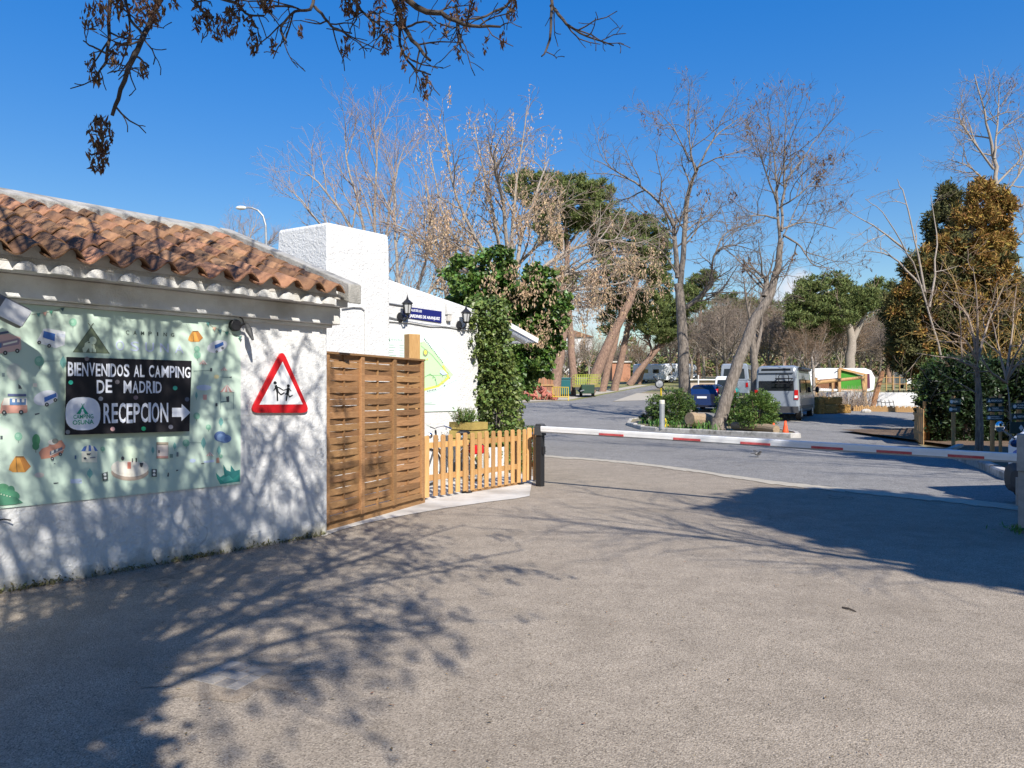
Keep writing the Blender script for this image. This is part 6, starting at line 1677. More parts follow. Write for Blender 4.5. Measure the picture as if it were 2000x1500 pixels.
leaves('foliage', clump_points(cs, rs, [45] * 30, g_), .07, mat('dry_golden_leaves', (0.34, 0.22, 0.06), None, rough=0.9, island=0.5), DB, g_)
# finger posts
def finger_post(lab, p, h_, r, boards, pole_m, width):
    t = thing('finger_post', lab, 'signpost', p, 0)
    m_ = MB(); m_.tube([(0, 0, -.02), (0, 0, h_)], r, 10); m_.build('post_shaft', pole_m, t)
    for (z, hh, dx, lines, icon) in boards:
        m_ = MB(); x0, x1 = -width / 2 + dx, width / 2 + dx
        m_.prism([(x0, z - hh / 2), (x1, z - hh / 2), (x1, z + hh / 2), (x0, z + hh / 2)], lambda a, b, d_: (a, d_, b), -r - .022, -r - .002)
        o = m_.build('board', M_SIGNGREEN, t, bevel=0.004)
        yb = -r - .0235
        m_ = MB()
        xs = x0 + width * .27
        for i, tx in enumerate(lines):
            nl = len(lines); za = z + hh * (.30 if nl == 2 else .17) - i * hh * .36; zb = za - hh * (.24 if nl == 2 else .34)
            xe = min(x1 - width * .04, xs + width * .068 * len(tx))
            put_text(m_, tx, (xs, yb, za), (xe, yb, za), (xe, yb, zb), (xs, yb, zb), bold=.02)
        if lines: m_.build('lettering', ink(205, 215, 215), o)
        m_ = MB(); cx_ = x0 + width * .14
        if icon == 'ring': 
            m_.face([(cx_ + a, yb, z + b) for a, b in oval(0, 0, hh * .30, hh * .30, 14)])
        elif icon == 'tri': m_.face([(cx_ - hh * .3, yb, z - hh * .26), (cx_ + hh * .3, yb, z - hh * .26), (cx_, yb, z + hh * .32)])
        elif icon == 'diamond': m_.face([(dx + a, yb, z + b) for a, b in ((0, -hh * .28), (hh * .2, 0), (0, hh * .28), (-hh * .2, 0))])
        else: m_.face([(cx_ + a, yb, z + b) for a, b in rrect(-hh * .28, -hh * .28, hh * .28, hh * .28, hh * .08)])
        m_.build('pictogram', ink(200, 212, 214), o)
    return t
pb1 = GX(1862, 20.6); pb2 = GX(1938, 16.1); pb3 = GX(1990, 15.6)
finger_post('slim wooden signpost with two dark green boards in front of the dark hedge', pb1, 1.48, .05, [(1.33, .16, .02, ['PISCINA'], 'ring'), (1.12, .16, -.0, ['PARQUE'], 'ring')], M_WOOD, .30)
finger_post('sunlit round wooden signpost with three dark green boards, right of the bare trunk', pb2, 1.50, .045, [(1.41, .115, .02, ['RECEPCION'], 'tri'), (1.23, .115, .03, ['TIENDA', 'SUPERMERCADO'], 'tri'), (1.05, .115, .02, ['ENTRADA', 'DE JUEGOS'], 'sq')], M_WOOD, .36)
finger_post('wooden signpost with wide dark green boards and lower panel at the right edge', pb3, 1.42, .045, [(1.30, .13, .03, ['PLAZA', 'BUNGALOWS'], 'ring'), (1.09, .13, .03, ['RESTAURANTE'], 'tri'), (0.86, .24, .0, [], 'diamond')], M_WOOD, .44)
o = pole('timber_stake', 'plain pale stake close behind the three-board signpost', [GX(1954, 17.0), GX(1954, 17.0) + Vector((0, 0, 1.55))], .035, M_WOOD, 'post', 7)

# ================================================================== LEFT FAR SIDE: yard things beyond the junction
YF = thing('yellow_barrier', 'yellow steel crowd barrier at the road edge below the pines', 'barrier', GX(1096, 54.0))
fa, fb = GX(1080, 54.5), GX(1110, 54.0)
mb = MB(); mb.tube([fa, fa + Vector((0, 0, .95)), fb + Vector((0, 0, .95)), fb], .035, 5); mb.build('frame', M_YELLOW, YF, world=True)
mb = MB(); mb.tube([fa + Vector((0, 0, .25)), fb + Vector((0, 0, .25))], .03, 5); mb.build('lower_rail', M_YELLOW, YF, world=True)
for k in range(1, 8):
    p = fa.lerp(fb, k / 8); mb = MB(); mb.tube([p + Vector((0, 0, .25)), p + Vector((0, 0, .95))], .018, 4); mb.build('bar', M_YELLOW, YF, world=True)
TL = thing('mesh_trailer', 'dark green trailer with yellow mesh sides and tow bar below the pines', 'trailer', GX(1145, 60))
tz = hy(60)
ta, tb_ = GX(1122, 60), GX(1170, 60)
xa, xb = ta.x, tb_.x
mb = MB(); mb.box(xa, xb, 59.2, 61.6, tz + .55, tz + .75); mb.build('chassis', M_DKGREY, TL, world=True)
mb = MB(); mb.box(xa, xb, 59.2, 59.25, tz + .76, tz + .95); mb.box(xa, xb, 61.5, 61.55, tz + .76, tz + .95); mb.build('side_board', mat('faded_olive_board', (0.22, 0.19, 0.05), None, rough=0.7), TL, world=True)
mb = MB()
for yy_ in (59.22, 61.52):
    for k in range(12):
        x = xa + (xb - xa) * k / 11; mb.tube([(x, yy_, tz + .95), (x, yy_, tz + 1.75)], .012, 3)
    for z in (1.15, 1.35, 1.55, 1.75): mb.tube([(xa, yy_, tz + z), (xb, yy_, tz + z)], .013, 3)
mb.build('mesh_side', mat('yellow_green_mesh', (0.42, 0.48, 0.05), None, rough=0.5), TL, world=True)['kind'] = 'stuff'
for x in (xa + .5, xb - .5):
    mb = MB(); mb.lathe([(.32, -.1), (.32, .1)], 12, axis='x'); o = mb.build('wheel', M_TYRE, TL); o.location = Vector((x, 59.9, tz + .32)) - TL.location
mb = MB(); mb.tube([((xa + xb) / 2, 59.2, tz + .6), (xa + .3, 57.8, tz + .45)], .05, 5); mb.build('tow_bar', M_GREYMET, TL, world=True)
mb = MB(); mb.box((xa + xb) / 2 - .55, (xa + xb) / 2 + .45, 58.4, 59.1, tz + .25, tz + .95); mb.build('tool_box', mat('dark_green_box', (0.02, 0.05, 0.03), None, rough=0.6), TL, world=True, bevel=0.05)
DS = thing('waste_container', 'dark teal waste container between two pine trunks', 'container', GX(1099, 61))
p = GX(1099, 61); mb = MB(); mb.box(p.x - .6, p.x + .6, 60.5, 61.6, p.z + .12, p.z + 1.35); mb.build('bin_body', M_DKTEAL, DS, world=True, bevel=0.06)
mb = MB(); mb.box(p.x - .63, p.x + .63, 60.45, 61.65, p.z + 1.36, p.z + 1.48); mb.build('lid', M_DKTEAL, DS, world=True, bevel=0.03)
# rubble heap: the 220 larger pieces one by one
RB = thing('rubble_heap', 'heap of broken red roof tiles and bricks beside the ivy', 'heap', GX(1048, 55))
c0 = GX(1048, 55); rr = random.Random(6); bm_ = []
for k in range(3):
    m_ = MB(); m_.box(-.16, .16, -.09, .09, -.04, .04); o = m_.build('brick', M_BRICKRUB, None, bevel=0.0); bm_.append(o.data); bpy.data.objects.remove(o, do_unlink=True)
for k in range(200):
    a = rr.uniform(-1, 1); h_ = (1 - abs(a) ** 1.4) * 1.15
    o = bpy.data.objects.new('brick', bm_[k % 3]); COL.objects.link(o); o.parent = RB
    o.location = (a * 1.35 + rr.uniform(-.1, .1), rr.uniform(-.5, .5), h_ * rr.uniform(.0, 1.0) * .9 + .05); o.rotation_euler = (rr.uniform(-1, 1), rr.uniform(-1, 1), rr.uniform(0, 6)); s_ = rr.uniform(.7, 1.6); o.scale = (s_, s_, s_)
mb = MB(); mb.ball((0, .1, .2), (1.2, .45, .75), 12, 6); mb.build('heap_core', M_EARTH, RB)
BFc = thing('board_fence', 'brown board fence behind the rubble heap', 'fence', GX(1055, 57.5))
for k in range(10):
    p = GX(1022 + 6.2 * k, 57.5); mb = MB(); mb.bar(p, p + Vector((0, 0, 1.55 + .1 * (k % 3))), .21, .04, up=(0, 1, 0)); mb.build('board', mat('red_brown_fence_boards', (0.36, 0.18, 0.10), (0.26, 0.12, 0.06), 3, 0.85, rand=0.2), BFc, world=True)
mb = MB(); mb.bar(GX(1020, 57.45) + Vector((0, -.04, 1.0)), GX(1082, 57.45) + Vector((0, -.04, 1.0)), .03, .1); mb.build('rail', M_WOOD, BFc, world=True)
BH = thing('brick_hut', 'small terracotta brick hut far behind the pine trunks', 'hut', GX(1215, 105))
p = GX(1215, 105); mb = MB(); mb.box(p.x - 1.5, p.x + 1.0, 104, 107, p.z, p.z + 2.6); mb.build('wall', mat('terracotta_wall', (0.42, 0.21, 0.13), (0.36, 0.17, 0.1), 3, 0.9), BH, world=True)
mb = MB(); mb.box(p.x - 1.7, p.x + 1.2, 103.8, 107.2, p.z + 2.602, p.z + 2.8); mb.build('roof', M_CONC, BH, world=True)
HB = thing('far_house', 'pale low house far away between the trunks at left', 'house', GX(1105, 150))
p = GX(1105, 150); mb = MB(); mb.box(p.x - 5, p.x + 5, 148, 156, p.z, p.z + 7.5); mb.build('wall', M_WHITEPAINT, HB, world=True)
mb = MB(); mb.prism([(p.x - 5.4, p.z + 7.51), (p.x, p.z + 9.2), (p.x + 5.4, p.z + 7.51)], lambda a, b, d: (a, d, b), 147.6, 156.4); mb.build('roof', M_CLAY, HB, world=True)
for k in range(4):
    mb = MB(); mb.box(p.x - 4 + 2.2 * k, p.x - 2.9 + 2.2 * k, 147.93, 148.0, p.z + 4.5, p.z + 6.0); mb.build('window', M_GLASS, HB, world=True)
# beige wall and wooden pen beyond the island
BWl = thing('beige_wall', 'low beige wall beyond the blue car', 'wall', GX(1375, 66))
mb = MB(); a, b = GX(1345, 66), GX(1412, 66); mb.bar(a + Vector((0, 0, .55)), b + Vector((0, 0, .55)), .2, 1.2); mb.build('wall', mat('beige_render', (0.42, 0.34, 0.28), (0.36, 0.29, 0.23), 2, 0.9), BWl, world=True)
mb = MB(); mb.bar(a + Vector((0, -.15, 1.2)), b + Vector((0, -.15, 1.2)), .4, .10); mb.build('coping', M_WHITEPAINT, BWl, world=True)
DFc = thing('plank_pen', 'brown plank pen in front of the beige wall', 'fence', GX(1385, 62))
for k in range(12):
    p = GX(1366 + 3.6 * k, 62); mb = MB(); mb.bar(p, p + Vector((0, 0, .95)), .13, .04, up=(0, 1, 0)); mb.build('board', M_WOOD, DFc, world=True)
mb = MB(); mb.bar(GX(1364, 62) + Vector((0, -.05, .7)), GX(1410, 62) + Vector((0, -.05, .7)), .04, .1); mb.build('rail', M_WOOD, DFc, world=True)
o = pole('marker_post', 'thin white topped marker post beside the straight dark trunk', [GX(1364, 58), GX(1364, 58) + Vector((0, 0, 1.75))], .05, M_WHITEPAINT, 'post', 6)
# street lamp far left
SLp = thing('street_lamp', 'tall curved street lamp rising behind the tiled roof', 'street lamp', GX(520, 40))
b0 = GX(520, 40); pts = [b0, P(520, 480, 40), P(519, 440, 40), P(514, 422, 40), P(504, 411, 40), P(492, 406, 40), P(478, 405, 40)]
mb = MB(); mb.tube(pts, [.10, .07, .06, .055, .05, .045, .045], 8); mb.build('pole', M_GALV, SLp, world=True)
mb = MB(); c = P(471, 406, 40); mb.ball(c, (.30, .14, .11), 12, 6); mb.build('lamp_head', M_WHITEPAINT, SLp, world=True, smooth=True)
o = thing('lamp_globe', 'small white globe lamp on the reddish trunk beside the ivy', 'lamp', P(1076, 721, 53))
mb = MB(); mb.ball((0, 0, 0), .13, 10, 6); mb.build('globe', M_SIGNWHITE, o, smooth=True)
mb = MB(); mb.tube([(0, .05, 0), (.15, .5, -.05)], .03, 5); mb.build('bracket', M_BLACK, o)
mb = MB(); b0 = GX(1024, 48); mb.tube([b0, b0 + Vector((0, 0, .55))], .03, 5)
# ================================================================== TREES
def tree_thing(name, lab, base, cat='tree', group=None):
    return thing(name, lab, cat, base, 0, group)
def px_path(px_, Y0, Y1=None, jit=0.0, rng=None):
    Y1 = Y0 if Y1 is None else Y1; n = len(px_); out = []
    for k, (u, v) in enumerate(px_):
        Y = Y0 + (Y1 - Y0) * k / max(1, n - 1) + (rng.normal() * jit if rng is not None and k else 0)
        out.append(P(u, v, Y))
    return out
ZA = lambda lst: [(1140 + x / 2.2055, 180 + y / 2.2055) for x, y in lst]

# ---- acacia A and B on the island
LV_AC = [dict(n=7, t0=.25, ang=50, var=18, len=2.3, tl=.5, r=.045, seg=6, wob=.17, trop=.06),
         dict(n=6, t0=.15, ang=48, var=18, len=1.0, tl=.4, r=.018, seg=5, wob=.2, trop=.05),
         dict(n=4, t0=.2, ang=45, var=15, len=.45, tl=.3, r=.009, seg=3, wob=.2, trop=.04)]
def acacia(lab, Y, trunk, r0, r1, limbs, seed, pods):
    base = GX(trunk[0][0], Y, .1)
    t = tree_thing('bare_acacia_tree', lab, base)
    T = Tree(seed, LV_AC, 1.5)
    pts = px_path(trunk, Y); pts[0] = base
    T.limb(pts, r0, r1, 0, kids=False)
    T.tube(np.array([[base.x, base.y, base.z - .1], [base.x, base.y, base.z + .15], [base.x, base.y, base.z + .5]]), np.array([r0 * 1.5, r0 * 1.18, r0 * .98]), 0)
    for (lst, dY, ra, rb) in limbs:
        q = px_path(ZA(lst), Y, Y + dY, .12, T.rng)
        T.limb(q, ra * (.95 if ra > .1 else .72), rb * (.9 if rb > .05 else .6), 0)
    T.build(t, M_BARK_GREY, M_TWIG)
    tips = np.array(T.tips)
    sel = tips[T.rng.permutation(len(tips))[:pods]]
    pp_ = np.concatenate([sel + T.rng.normal(size=sel.shape) * .05 for _ in range(4)])
    leaves('seed_pods', pp_, .13, M_KEYS, t, T.rng, aspect=4.5, down=1.0)
    cl = tips[T.rng.permutation(len(tips))[:14]]
    leaves('pod_clusters', hang_clusters(cl, 26, .5, .16, T.rng), .14, M_KEYS, t, T.rng, aspect=3, down=.8)
    return t
acacia('tall straight bare acacia with dark trunk on the island behind the shrubs', 35.0,
       [(1340, 800), (1337, 760), (1335, 690), (1332, 633), (1328, 580), (1325, 555)], .30, .19,
       [([(405, 800), (390, 600), (385, 560)], .3, .13, .09), ([(385, 575), (330, 480), (220, 390), (140, 340), (70, 300)], -1.2, .10, .025),
        ([(415, 850), (430, 700), (437, 560), (455, 420), (490, 330)], .3, .15, .08), ([(490, 330), (560, 200), (620, 150), (690, 100)], 1.0, .07, .02),
        ([(482, 345), (460, 250), (455, 150), (450, 30)], -.6, .07, .02), ([(455, 300), (400, 180), (320, 80)], -1.2, .05, .018), ([(480, 330), (560, 290), (650, 260), (720, 235)], -1.0, .05, .018),
        ([(440, 930), (500, 880), (555, 825)], -.5, .12, .095), ([(552, 835), (552, 760), (570, 690), (640, 658), (760, 690)], -1.3, .085, .02), ([(560, 715), (600, 620), (680, 575), (780, 560)], .8, .06, .02),
        ([(405, 790), (340, 690), (260, 640), (150, 612)], -1.5, .07, .02), ([(390, 640), (330, 560), (250, 520), (170, 440)], 1.5, .06, .02), ([(437, 600), (520, 540), (600, 520)], 1.6, .05, .02)], 101, 230)
acacia('leaning grey acacia with curved trunk rising from the kerb of the island', 29.3,
       [(1403, 840), (1410, 808), (1421, 769), (1440, 712), (1458, 668), (1475, 624), (1490, 600), (1503, 579), (1513, 545), (1520, 515), (1525, 472)], .27, .11,
       [([(845, 650), (838, 540), (830, 400), (815, 250), (790, 80)], .6, .09, .018), ([(852, 600), (868, 400), (950, 280), (1040, 150)], 1.2, .075, .018), ([(835, 480), (780, 330), (740, 190)], -1.0, .055, .018), ([(865, 420), (865, 260), (872, 100)], -.8, .05, .018),
        ([(858, 615), (930, 660), (985, 740), (1080, 760)], -1.0, .06, .018), ([(835, 545), (760, 530), (640, 540)], -1.2, .055, .018), ([(850, 590), (960, 560), (1090, 590)], 1.0, .055, .018), ([(840, 500), (930, 440), (1050, 330)], -.7, .05, .018),
        ([(780, 880), (786, 840), (788, 792)], .1, .14, .10), ([(848, 650), (930, 470), (1000, 380)], 1.5, .04, .015)], 102, 260)
# hidden dark companion trunk behind the leaning one
t = tree_thing('dark_tree', 'dark slim two-stemmed tree between leaning trunk and grey van', GX(1478, 38))
T = Tree(103, LV_AC, 1.5)
T.limb([GX(1476, 38), P(1474, 720, 38), P(1470, 670, 38), P(1472, 630, 38)], .22, .12, 0, kids=False)
T.limb([P(1473, 700, 38), P(1482, 665, 38), P(1488, 630, 38.3), P(1492, 560, 38.6)], .13, .03, 0)
T.limb([P(1471, 650, 38), P(1460, 600, 37.7), P(1452, 540, 37.5)], .10, .02, 0)
T.build(t, M_BARK_GREY, M_TWIG)

# ---- pale pruned trunk at the playground
t = tree_thing('pruned_tree', 'small pale pruned tree with forked stubs beside the grey van', GX(1588, 43))
T = Tree(104, LV_AC[1:], 1.5)
T.limb([GX(1588, 43), P(1589, 745, 43), P(1588, 718, 43), P(1585, 697, 43)], .11, .06, 0)
T.limb([P(1588, 720, 43), P(1594, 714, 43), P(1598, 708, 43)], .06, .045, 0)
T.build(t, M_BARK_PALE, M_TWIG_PALE)

# ---- bare pale trees behind the chimney
LV_UP = [dict(n=9, t0=.2, ang=34, var=12, len=3.0, tl=.45, r=.04, seg=6, wob=.10, trop=.10),
         dict(n=7, t0=.12, ang=36, var=14, len=1.3, tl=.4, r=.016, seg=4, wob=.15, trop=.06),
         dict(n=5, t0=.15, ang=38, var=15, len=.6, tl=.3, r=.008, seg=3, wob=.16, trop=.03)]
def fan(name, lab, base, limbs, seed, lv, Y, mt, mw, r0=.13, r1=.018, thin=1.6, root_px=None):
    t = tree_thing(name, lab, base); T = Tree(seed, lv, thin)
    for lst, dY in limbs:
        q = px_path(lst, Y, Y + dY, .15, T.rng)
        T.limb([base] + q if root_px is None else q, r0, r1, 0)
    T.build(t, mt, mw); return t, T
M_TWIG_PINK = mat('rosy_bare_twigs', (0.36, 0.27, 0.225), (0.28, 0.20, 0.165), 2, 0.95)
fan('bare_tree', 'pale many-stemmed bare tree rising behind the white chimney', GX(735, 34),
    [([(735, 640), (700, 480), (640, 380), (595, 335)], -1), ([(735, 640), (712, 450), (680, 330), (672, 265)], .8), ([(738, 640), (732, 450), (735, 330), (742, 235)], 0), ([(742, 640), (752, 470), (770, 360), (790, 285)], 1.2), ([(728, 640), (680, 500), (620, 430), (578, 380)], 1.2)],
    110, LV_UP, 34, M_BARK_PALE, M_TWIG_PINK, .12)
fan('bare_tree', 'pale bare tree right of the chimney with long arching limb', GX(790, 31),
    [([(790, 640), (775, 500), (770, 400), (778, 320)], 1), ([(795, 640), (830, 520), (838, 420), (830, 340)], -.8), ([(875, 640), (866, 560), (840, 490), (800, 450), (740, 430)], .5), ([(800, 640), (860, 540), (885, 440)], 1)],
    111, LV_UP, 31, M_BARK_PALE, M_TWIG_PINK, .10)
fan('bare_tree', 'small pale bare tree far behind the tiled roof under the street lamp', GX(480, 60),
    [([(478, 520), (462, 480), (448, 458)], 0), ([(480, 520), (482, 480), (488, 446)], 1), ([(484, 520), (506, 490), (522, 470)], -1)], 112, LV_UP, 60, M_BARK_PALE, M_TWIG_PINK, .10)

# ---- tree hung with dry tan seeds above the ivy
YPOD = 23.0
base = GX(1005, YPOD)
t = tree_thing('seed_hung_tree', 'tall bare tree thickly hung with dry tan seed bunches above the ivy', base)
LV_POD = [dict(n=10, t0=.22, ang=40, var=14, len=1.7, tl=.45, r=.03, seg=5, wob=.13, trop=.06),
          dict(n=6, t0=.15, ang=45, var=15, len=.75, tl=.4, r=.012, seg=4, wob=.18, trop=.0),
          dict(n=2, t0=.3, ang=40, var=15, len=.35, tl=.3, r=.007, seg=3, wob=.16, trop=-.1)]
T = Tree(120, LV_POD, 1.6)
T.limb([base, P(1003, 700, YPOD), P(1000, 620, YPOD), P(998, 560, YPOD)], .26, .2, 0, kids=False)
root = (998, 575)
for lst, dY in (([root, (975, 480), (950, 360), (925, 240)], .6), ([root, (1000, 470), (1010, 350), (1030, 205)], 0), ([root, (950, 500), (890, 380), (868, 245)], -.8), ([root, (930, 520), (870, 430), (836, 275)], .9), ([root, (1020, 460), (1050, 370), (1072, 310)], 1.2), ([root, (985, 420), (968, 330), (950, 262)], -1.2), ([root, (930, 540), (870, 500), (832, 430)], .3), ([root, (1050, 540), (1110, 530), (1165, 500), (1215, 490)], -.8), ([root, (1010, 520), (1070, 460), (1090, 390)], -1.4), ([(998, 590), (1080, 545), (1160, 525), (1225, 512)], .8), ([(998, 600), (1090, 572), (1170, 560), (1238, 548)], .4), ([(1000, 575), (1090, 500), (1180, 470), (1252, 482)], 1.2), ([(1000, 640), (1050, 600), (1090, 590), (1130, 600)], -1.0), ([(1000, 640), (950, 600), (915, 590)], -1.2)):
    T.limb(px_path(lst, YPOD, YPOD + dY * 1.5, .1, T.rng), .075, .014, 0)
T.build(t, M_BARK_PALE, M_TWIG_PALE)
tips = np.array(T.tips); g_ = T.rng
vv = 765 - (tips[:, 2] - CAM_H) / tips[:, 1] * F
w_ = np.clip((vv - 240) / 260, .14, 1.0)
uu = 1000 + tips[:, 0] / tips[:, 1] * F
w_ = w_ * np.where(uu > 1100, np.where(vv > 470, .40, .05), 1.0)
tips = tips[g_.uniform(0, 1, len(tips)) < w_ * .92]
leaves('seed_bunches', hang_clusters(tips, 13, .50, .075, g_), .085, M_PODS, t, g_, aspect=3.0, down=1.0)
# ---- ivy: the big mass on the old trunk, and the column on the wall's corner
g_ = np.random.default_rng(130)
YI = 20.0
base = GX(990, YI)
t = tree_thing('ivy_tree', 'old trunk smothered in a tall mass of glossy ivy behind the gable wall', base, 'ivy')
mb = MB(); mb.tube([base, P(992, 640, YI), P(990, 540, YI)], [.35, .3, .2], 9); mb.build('trunk', M_BARK_GREY, t, world=True)
el = [(955, 575, 55, 52), (1010, 555, 62, 45), (1050, 600, 45, 75), (985, 620, 80, 70), (1040, 690, 50, 60), (1000, 730, 65, 50), (930, 610, 45, 45), (975, 505, 40, 22), (1085, 610, 28, 50), (905, 540, 34, 36), (945, 600, 60, 60), (1025, 640, 60, 60), (1075, 660, 30, 50), (1010, 700, 70, 40), (1060, 560, 25, 40), (900, 585, 25, 25)]
pts, rad = [], []
for (u, v, ru, rv) in el:
    c = P(u, v, YI + g_.uniform(-.4, .4)); k = YI / F
    r_ = (ru * k, .8, rv * k)
    cs, rs = sub_clumps(c, r_, int(8 + ru * rv / 100), .22, g_, surf=.6)
    q = clump_points(cs, rs, [42] * len(cs), g_, shell=.3); pts.append(q); rad.append(unit(q - np.array(c)))
pts = np.concatenate(pts); rad = np.concatenate(rad); ok = pts[:, 2] > .05
leaves('ivy_leaves', pts[ok], .125, M_IVY, t, g_, aspect=1.15, radial=rad[ok], down=.4)
cl = np.concatenate([sub_clumps(P(1020, 545, YI - 1.0), (1.3, .25, .8), 80, .1, g_, surf=.15)[0], sub_clumps(P(1055, 640, YI - .9), (.7, .25, .6), 36, .1, g_, surf=.15)[0]])
leaves('dry_seed_bunches', hang_clusters(cl, 9, .40, .09, g_), .09, M_PODS, t, g_, aspect=2.6, down=1.0)
t = tree_thing('ivy_column', 'column of pale green ivy climbing the right corner of the gable wall', (-.28, 15.0, 0), 'ivy')
mb = MB(); mb.tube([(-.22, 15.25, 0), (-.28, 15.2, 1.6), (-.42, 15.15, 3.3)], [.06, .05, .03], 6); mb.build('stem', M_BARK_GREY, t, world=True)
pts, rad = [], []
for k in range(330):
    z = g_.uniform(0.02, 3.35); f = z / 3.35
    c = np.array([-.18 - .30 * f ** 1.3, 15.05 + .08 * f, z]); w_ = .47 - .16 * f
    if 1.9 < z < 2.5: w_ *= .82
    a = g_.uniform(0, 2 * math.pi); d = np.array([math.cos(a), math.sin(a), 0])
    cc = c + d * np.array([w_, .34, 0]) * g_.uniform(.55, 1)
    q = cc + g_.normal(size=(36, 3)) * np.array([.075, .07, .09]); pts.append(q); rad.append(np.tile(d, (36, 1)))
pts = np.concatenate(pts); rad = np.concatenate(rad)
for (u, v, n) in ((925, 622, 40), (922, 632, 50), (918, 670, 22), (927, 690, 30)):
    c = np.array(P(u, v, 14.75)); q = c + g_.normal(size=(n, 3)) * np.array([.05, .04, .06]); pts = np.concatenate([pts, q]); rad = np.concatenate([rad, np.tile([0, -1.0, 0], (n, 1))])
leaves('ivy_leaves', pts, .078, M_IVYLIGHT, t, g_, aspect=1.15, radial=rad, down=.4)

# ---- stone pines
LV_PINE = [dict(n=7, t0=.5, ang=55, var=20, len=2.6, tl=.3, r=.08, seg=5, wob=.16, trop=.06), dict(n=3, t0=.3, ang=45, var=15, len=1.2, tl=.3, r=.035, seg=4, wob=.18, trop=.06)]
def pine(lab, base, trunks, crowns, Y, seed, group=None, size=.27, dens=2.6, name='stone_pine', bark=None):
    g_ = np.random.default_rng(seed); t = tree_thing(name, lab, base, group=group); T = Tree(seed, LV_PINE, 2)
    for i, (lst, ra, rb) in enumerate(trunks):
        q = px_path(lst, Y); 
        if i == 0: q[0] = base
        T.limb(q, ra, rb, 0)
    T.build(t, bark or M_BARK_PINE, M_BARK_PINE)
    pts, rad = [], []
    k = Y / F
    for (u, v, ru, rv) in crowns:
        c = P(u, v, Y + g_.uniform(-1, 1)); R_ = (ru * k, max(ru, rv) * k * .8, rv * k)
        cs, rs = sub_clumps(c, R_, int((16 + ru * rv / 36)), .55 * (Y / 60) ** .5, g_, squash=.6, surf=.55)
        q = clump_points(cs, rs, [int(46 * dens)] * len(cs), g_, shell=.2); pts.append(q)
        rad.append(unit(q - np.repeat(cs, int(46 * dens), axis=0) + np.array([0, 0, .3])))
    pts = np.concatenate(pts); rad = np.concatenate(rad)
    leaves('crown', pts, size, M_PINE, t, g_, aspect=3.6, radial=rad)
    return t
pine('tall stone pine with slim straight trunk rising above the seed-hung tree', GX(1117, 62), [([(1117, 770), (1118, 700), (1112, 620), (1106, 560), (1108, 480), (1100, 400)], .36, .16), ([(1108, 480), (1140, 440), (1165, 410)], .12, .06)],
     [(1075, 380, 62, 40), (1120, 390, 60, 48), (1165, 385, 40, 36), (1035, 352, 46, 18), (1090, 440, 50, 45), (1150, 430, 42, 30), (1010, 370, 22, 22)], 62, 140)
pine('stone pine with thick pale trunk leaning far to the right', GX(1150, 66), [([(1150, 765), (1172, 710), (1196, 655), (1222, 605), (1240, 560), (1250, 500)], .55, .22), ([(1235, 575), (1200, 540), (1160, 500)], .18, .08)],
     [(1215, 440, 50, 28), (1255, 445, 52, 30), (1290, 480, 26, 34), (1225, 500, 58, 45), (1180, 470, 30, 30), (1270, 520, 45, 36)], 66, 141)
pine('stone pine with thin trunk leaning just right of the thickest trunk', GX(1176, 70), [([(1176, 762), (1188, 715), (1203, 660), (1215, 600), (1220, 560)], .38, .18)], [(1185, 560, 45, 40), (1230, 590, 40, 30), (1187, 628, 16, 26)], 70, 142)
pine('dark trunked stone pine leaning right in the middle of the row', GX(1200, 72), [([(1200, 758), (1214, 700), (1228, 630), (1238, 580)], .40, .2)], [(1265, 590, 36, 28), (1245, 620, 28, 24), (1290, 560, 26, 34)], 72, 143)
pine('far stone pine in the row with strongly slanting forked trunk', GX(1229, 88), [([(1229, 752), (1252, 720), (1278, 690), (1297, 670)], .45, .2), ([(1268, 702), (1272, 680), (1262, 655)], .18, .1)], [(1270, 625, 50, 26), (1310, 620, 40, 30), (1340, 600, 40, 24), (1290, 650, 40, 18)], 88, 144, size=.34)
pine('last slanting pine of the row in front of the motorhome', GX(1248, 92), [([(1248, 748), (1258, 715), (1272, 690), (1292, 668)], .32, .16)], [(1330, 640, 40, 20), (1300, 640, 30, 20)], 92, 145, size=.34)
pine('reddish thick pine trunk rising out of the ivy beside the rubble heap', GX(1082, 60), [([(1082, 770), (1088, 720), (1096, 670), (1100, 620), (1098, 560)], .52, .34)], [(1105, 545, 30, 25)], 60, 146)
pine('broad stone pine with forked pale trunk far behind the playground', GX(1658, 68), [([(1658, 752), (1660, 705), (1664, 665), (1655, 630), (1635, 590), (1615, 570)], .50, .16), ([(1664, 668), (1682, 630), (1700, 590)], .28, .12), ([(1640, 600), (1600, 590), (1570, 590)], .12, .06)],
     [(1615, 568, 60, 38), (1652, 592, 44, 44), (1585, 585, 42, 38), (1558, 590, 22, 26), (1690, 590, 26, 30), (1632, 610, 45, 28), (1560, 625, 30, 22), (1600, 640, 40, 25)], 68, 147, size=.29, bark=M_BARK_PALE)
pine('leaning green pine branch tuft between the straight and leaning acacias', GX(1365, 96), [([(1362, 752), (1364, 690), (1368, 620), (1372, 560)], .3, .1)], [(1360, 560, 26, 22), (1378, 542, 20, 14), (1345, 575, 22, 16)], 96, 148, size=.36)
pine('low dark pine beyond the vans, left of the playground', GX(1440, 118), [([(1440, 745), (1440, 650)], .4, .2)], [(1425, 600, 50, 30), (1470, 610, 50, 30), (1400, 625, 40, 25), (1450, 650, 60, 30)], 118, 149, size=.42)
pine('low dark pine beyond the grey van', GX(1530, 118), [([(1530, 745), (1532, 650)], .4, .2)], [(1520, 620, 50, 35), (1560, 640, 45, 25), (1500, 660, 50, 28), (1745, 590, 10, 10)], 118, 150, size=.42)
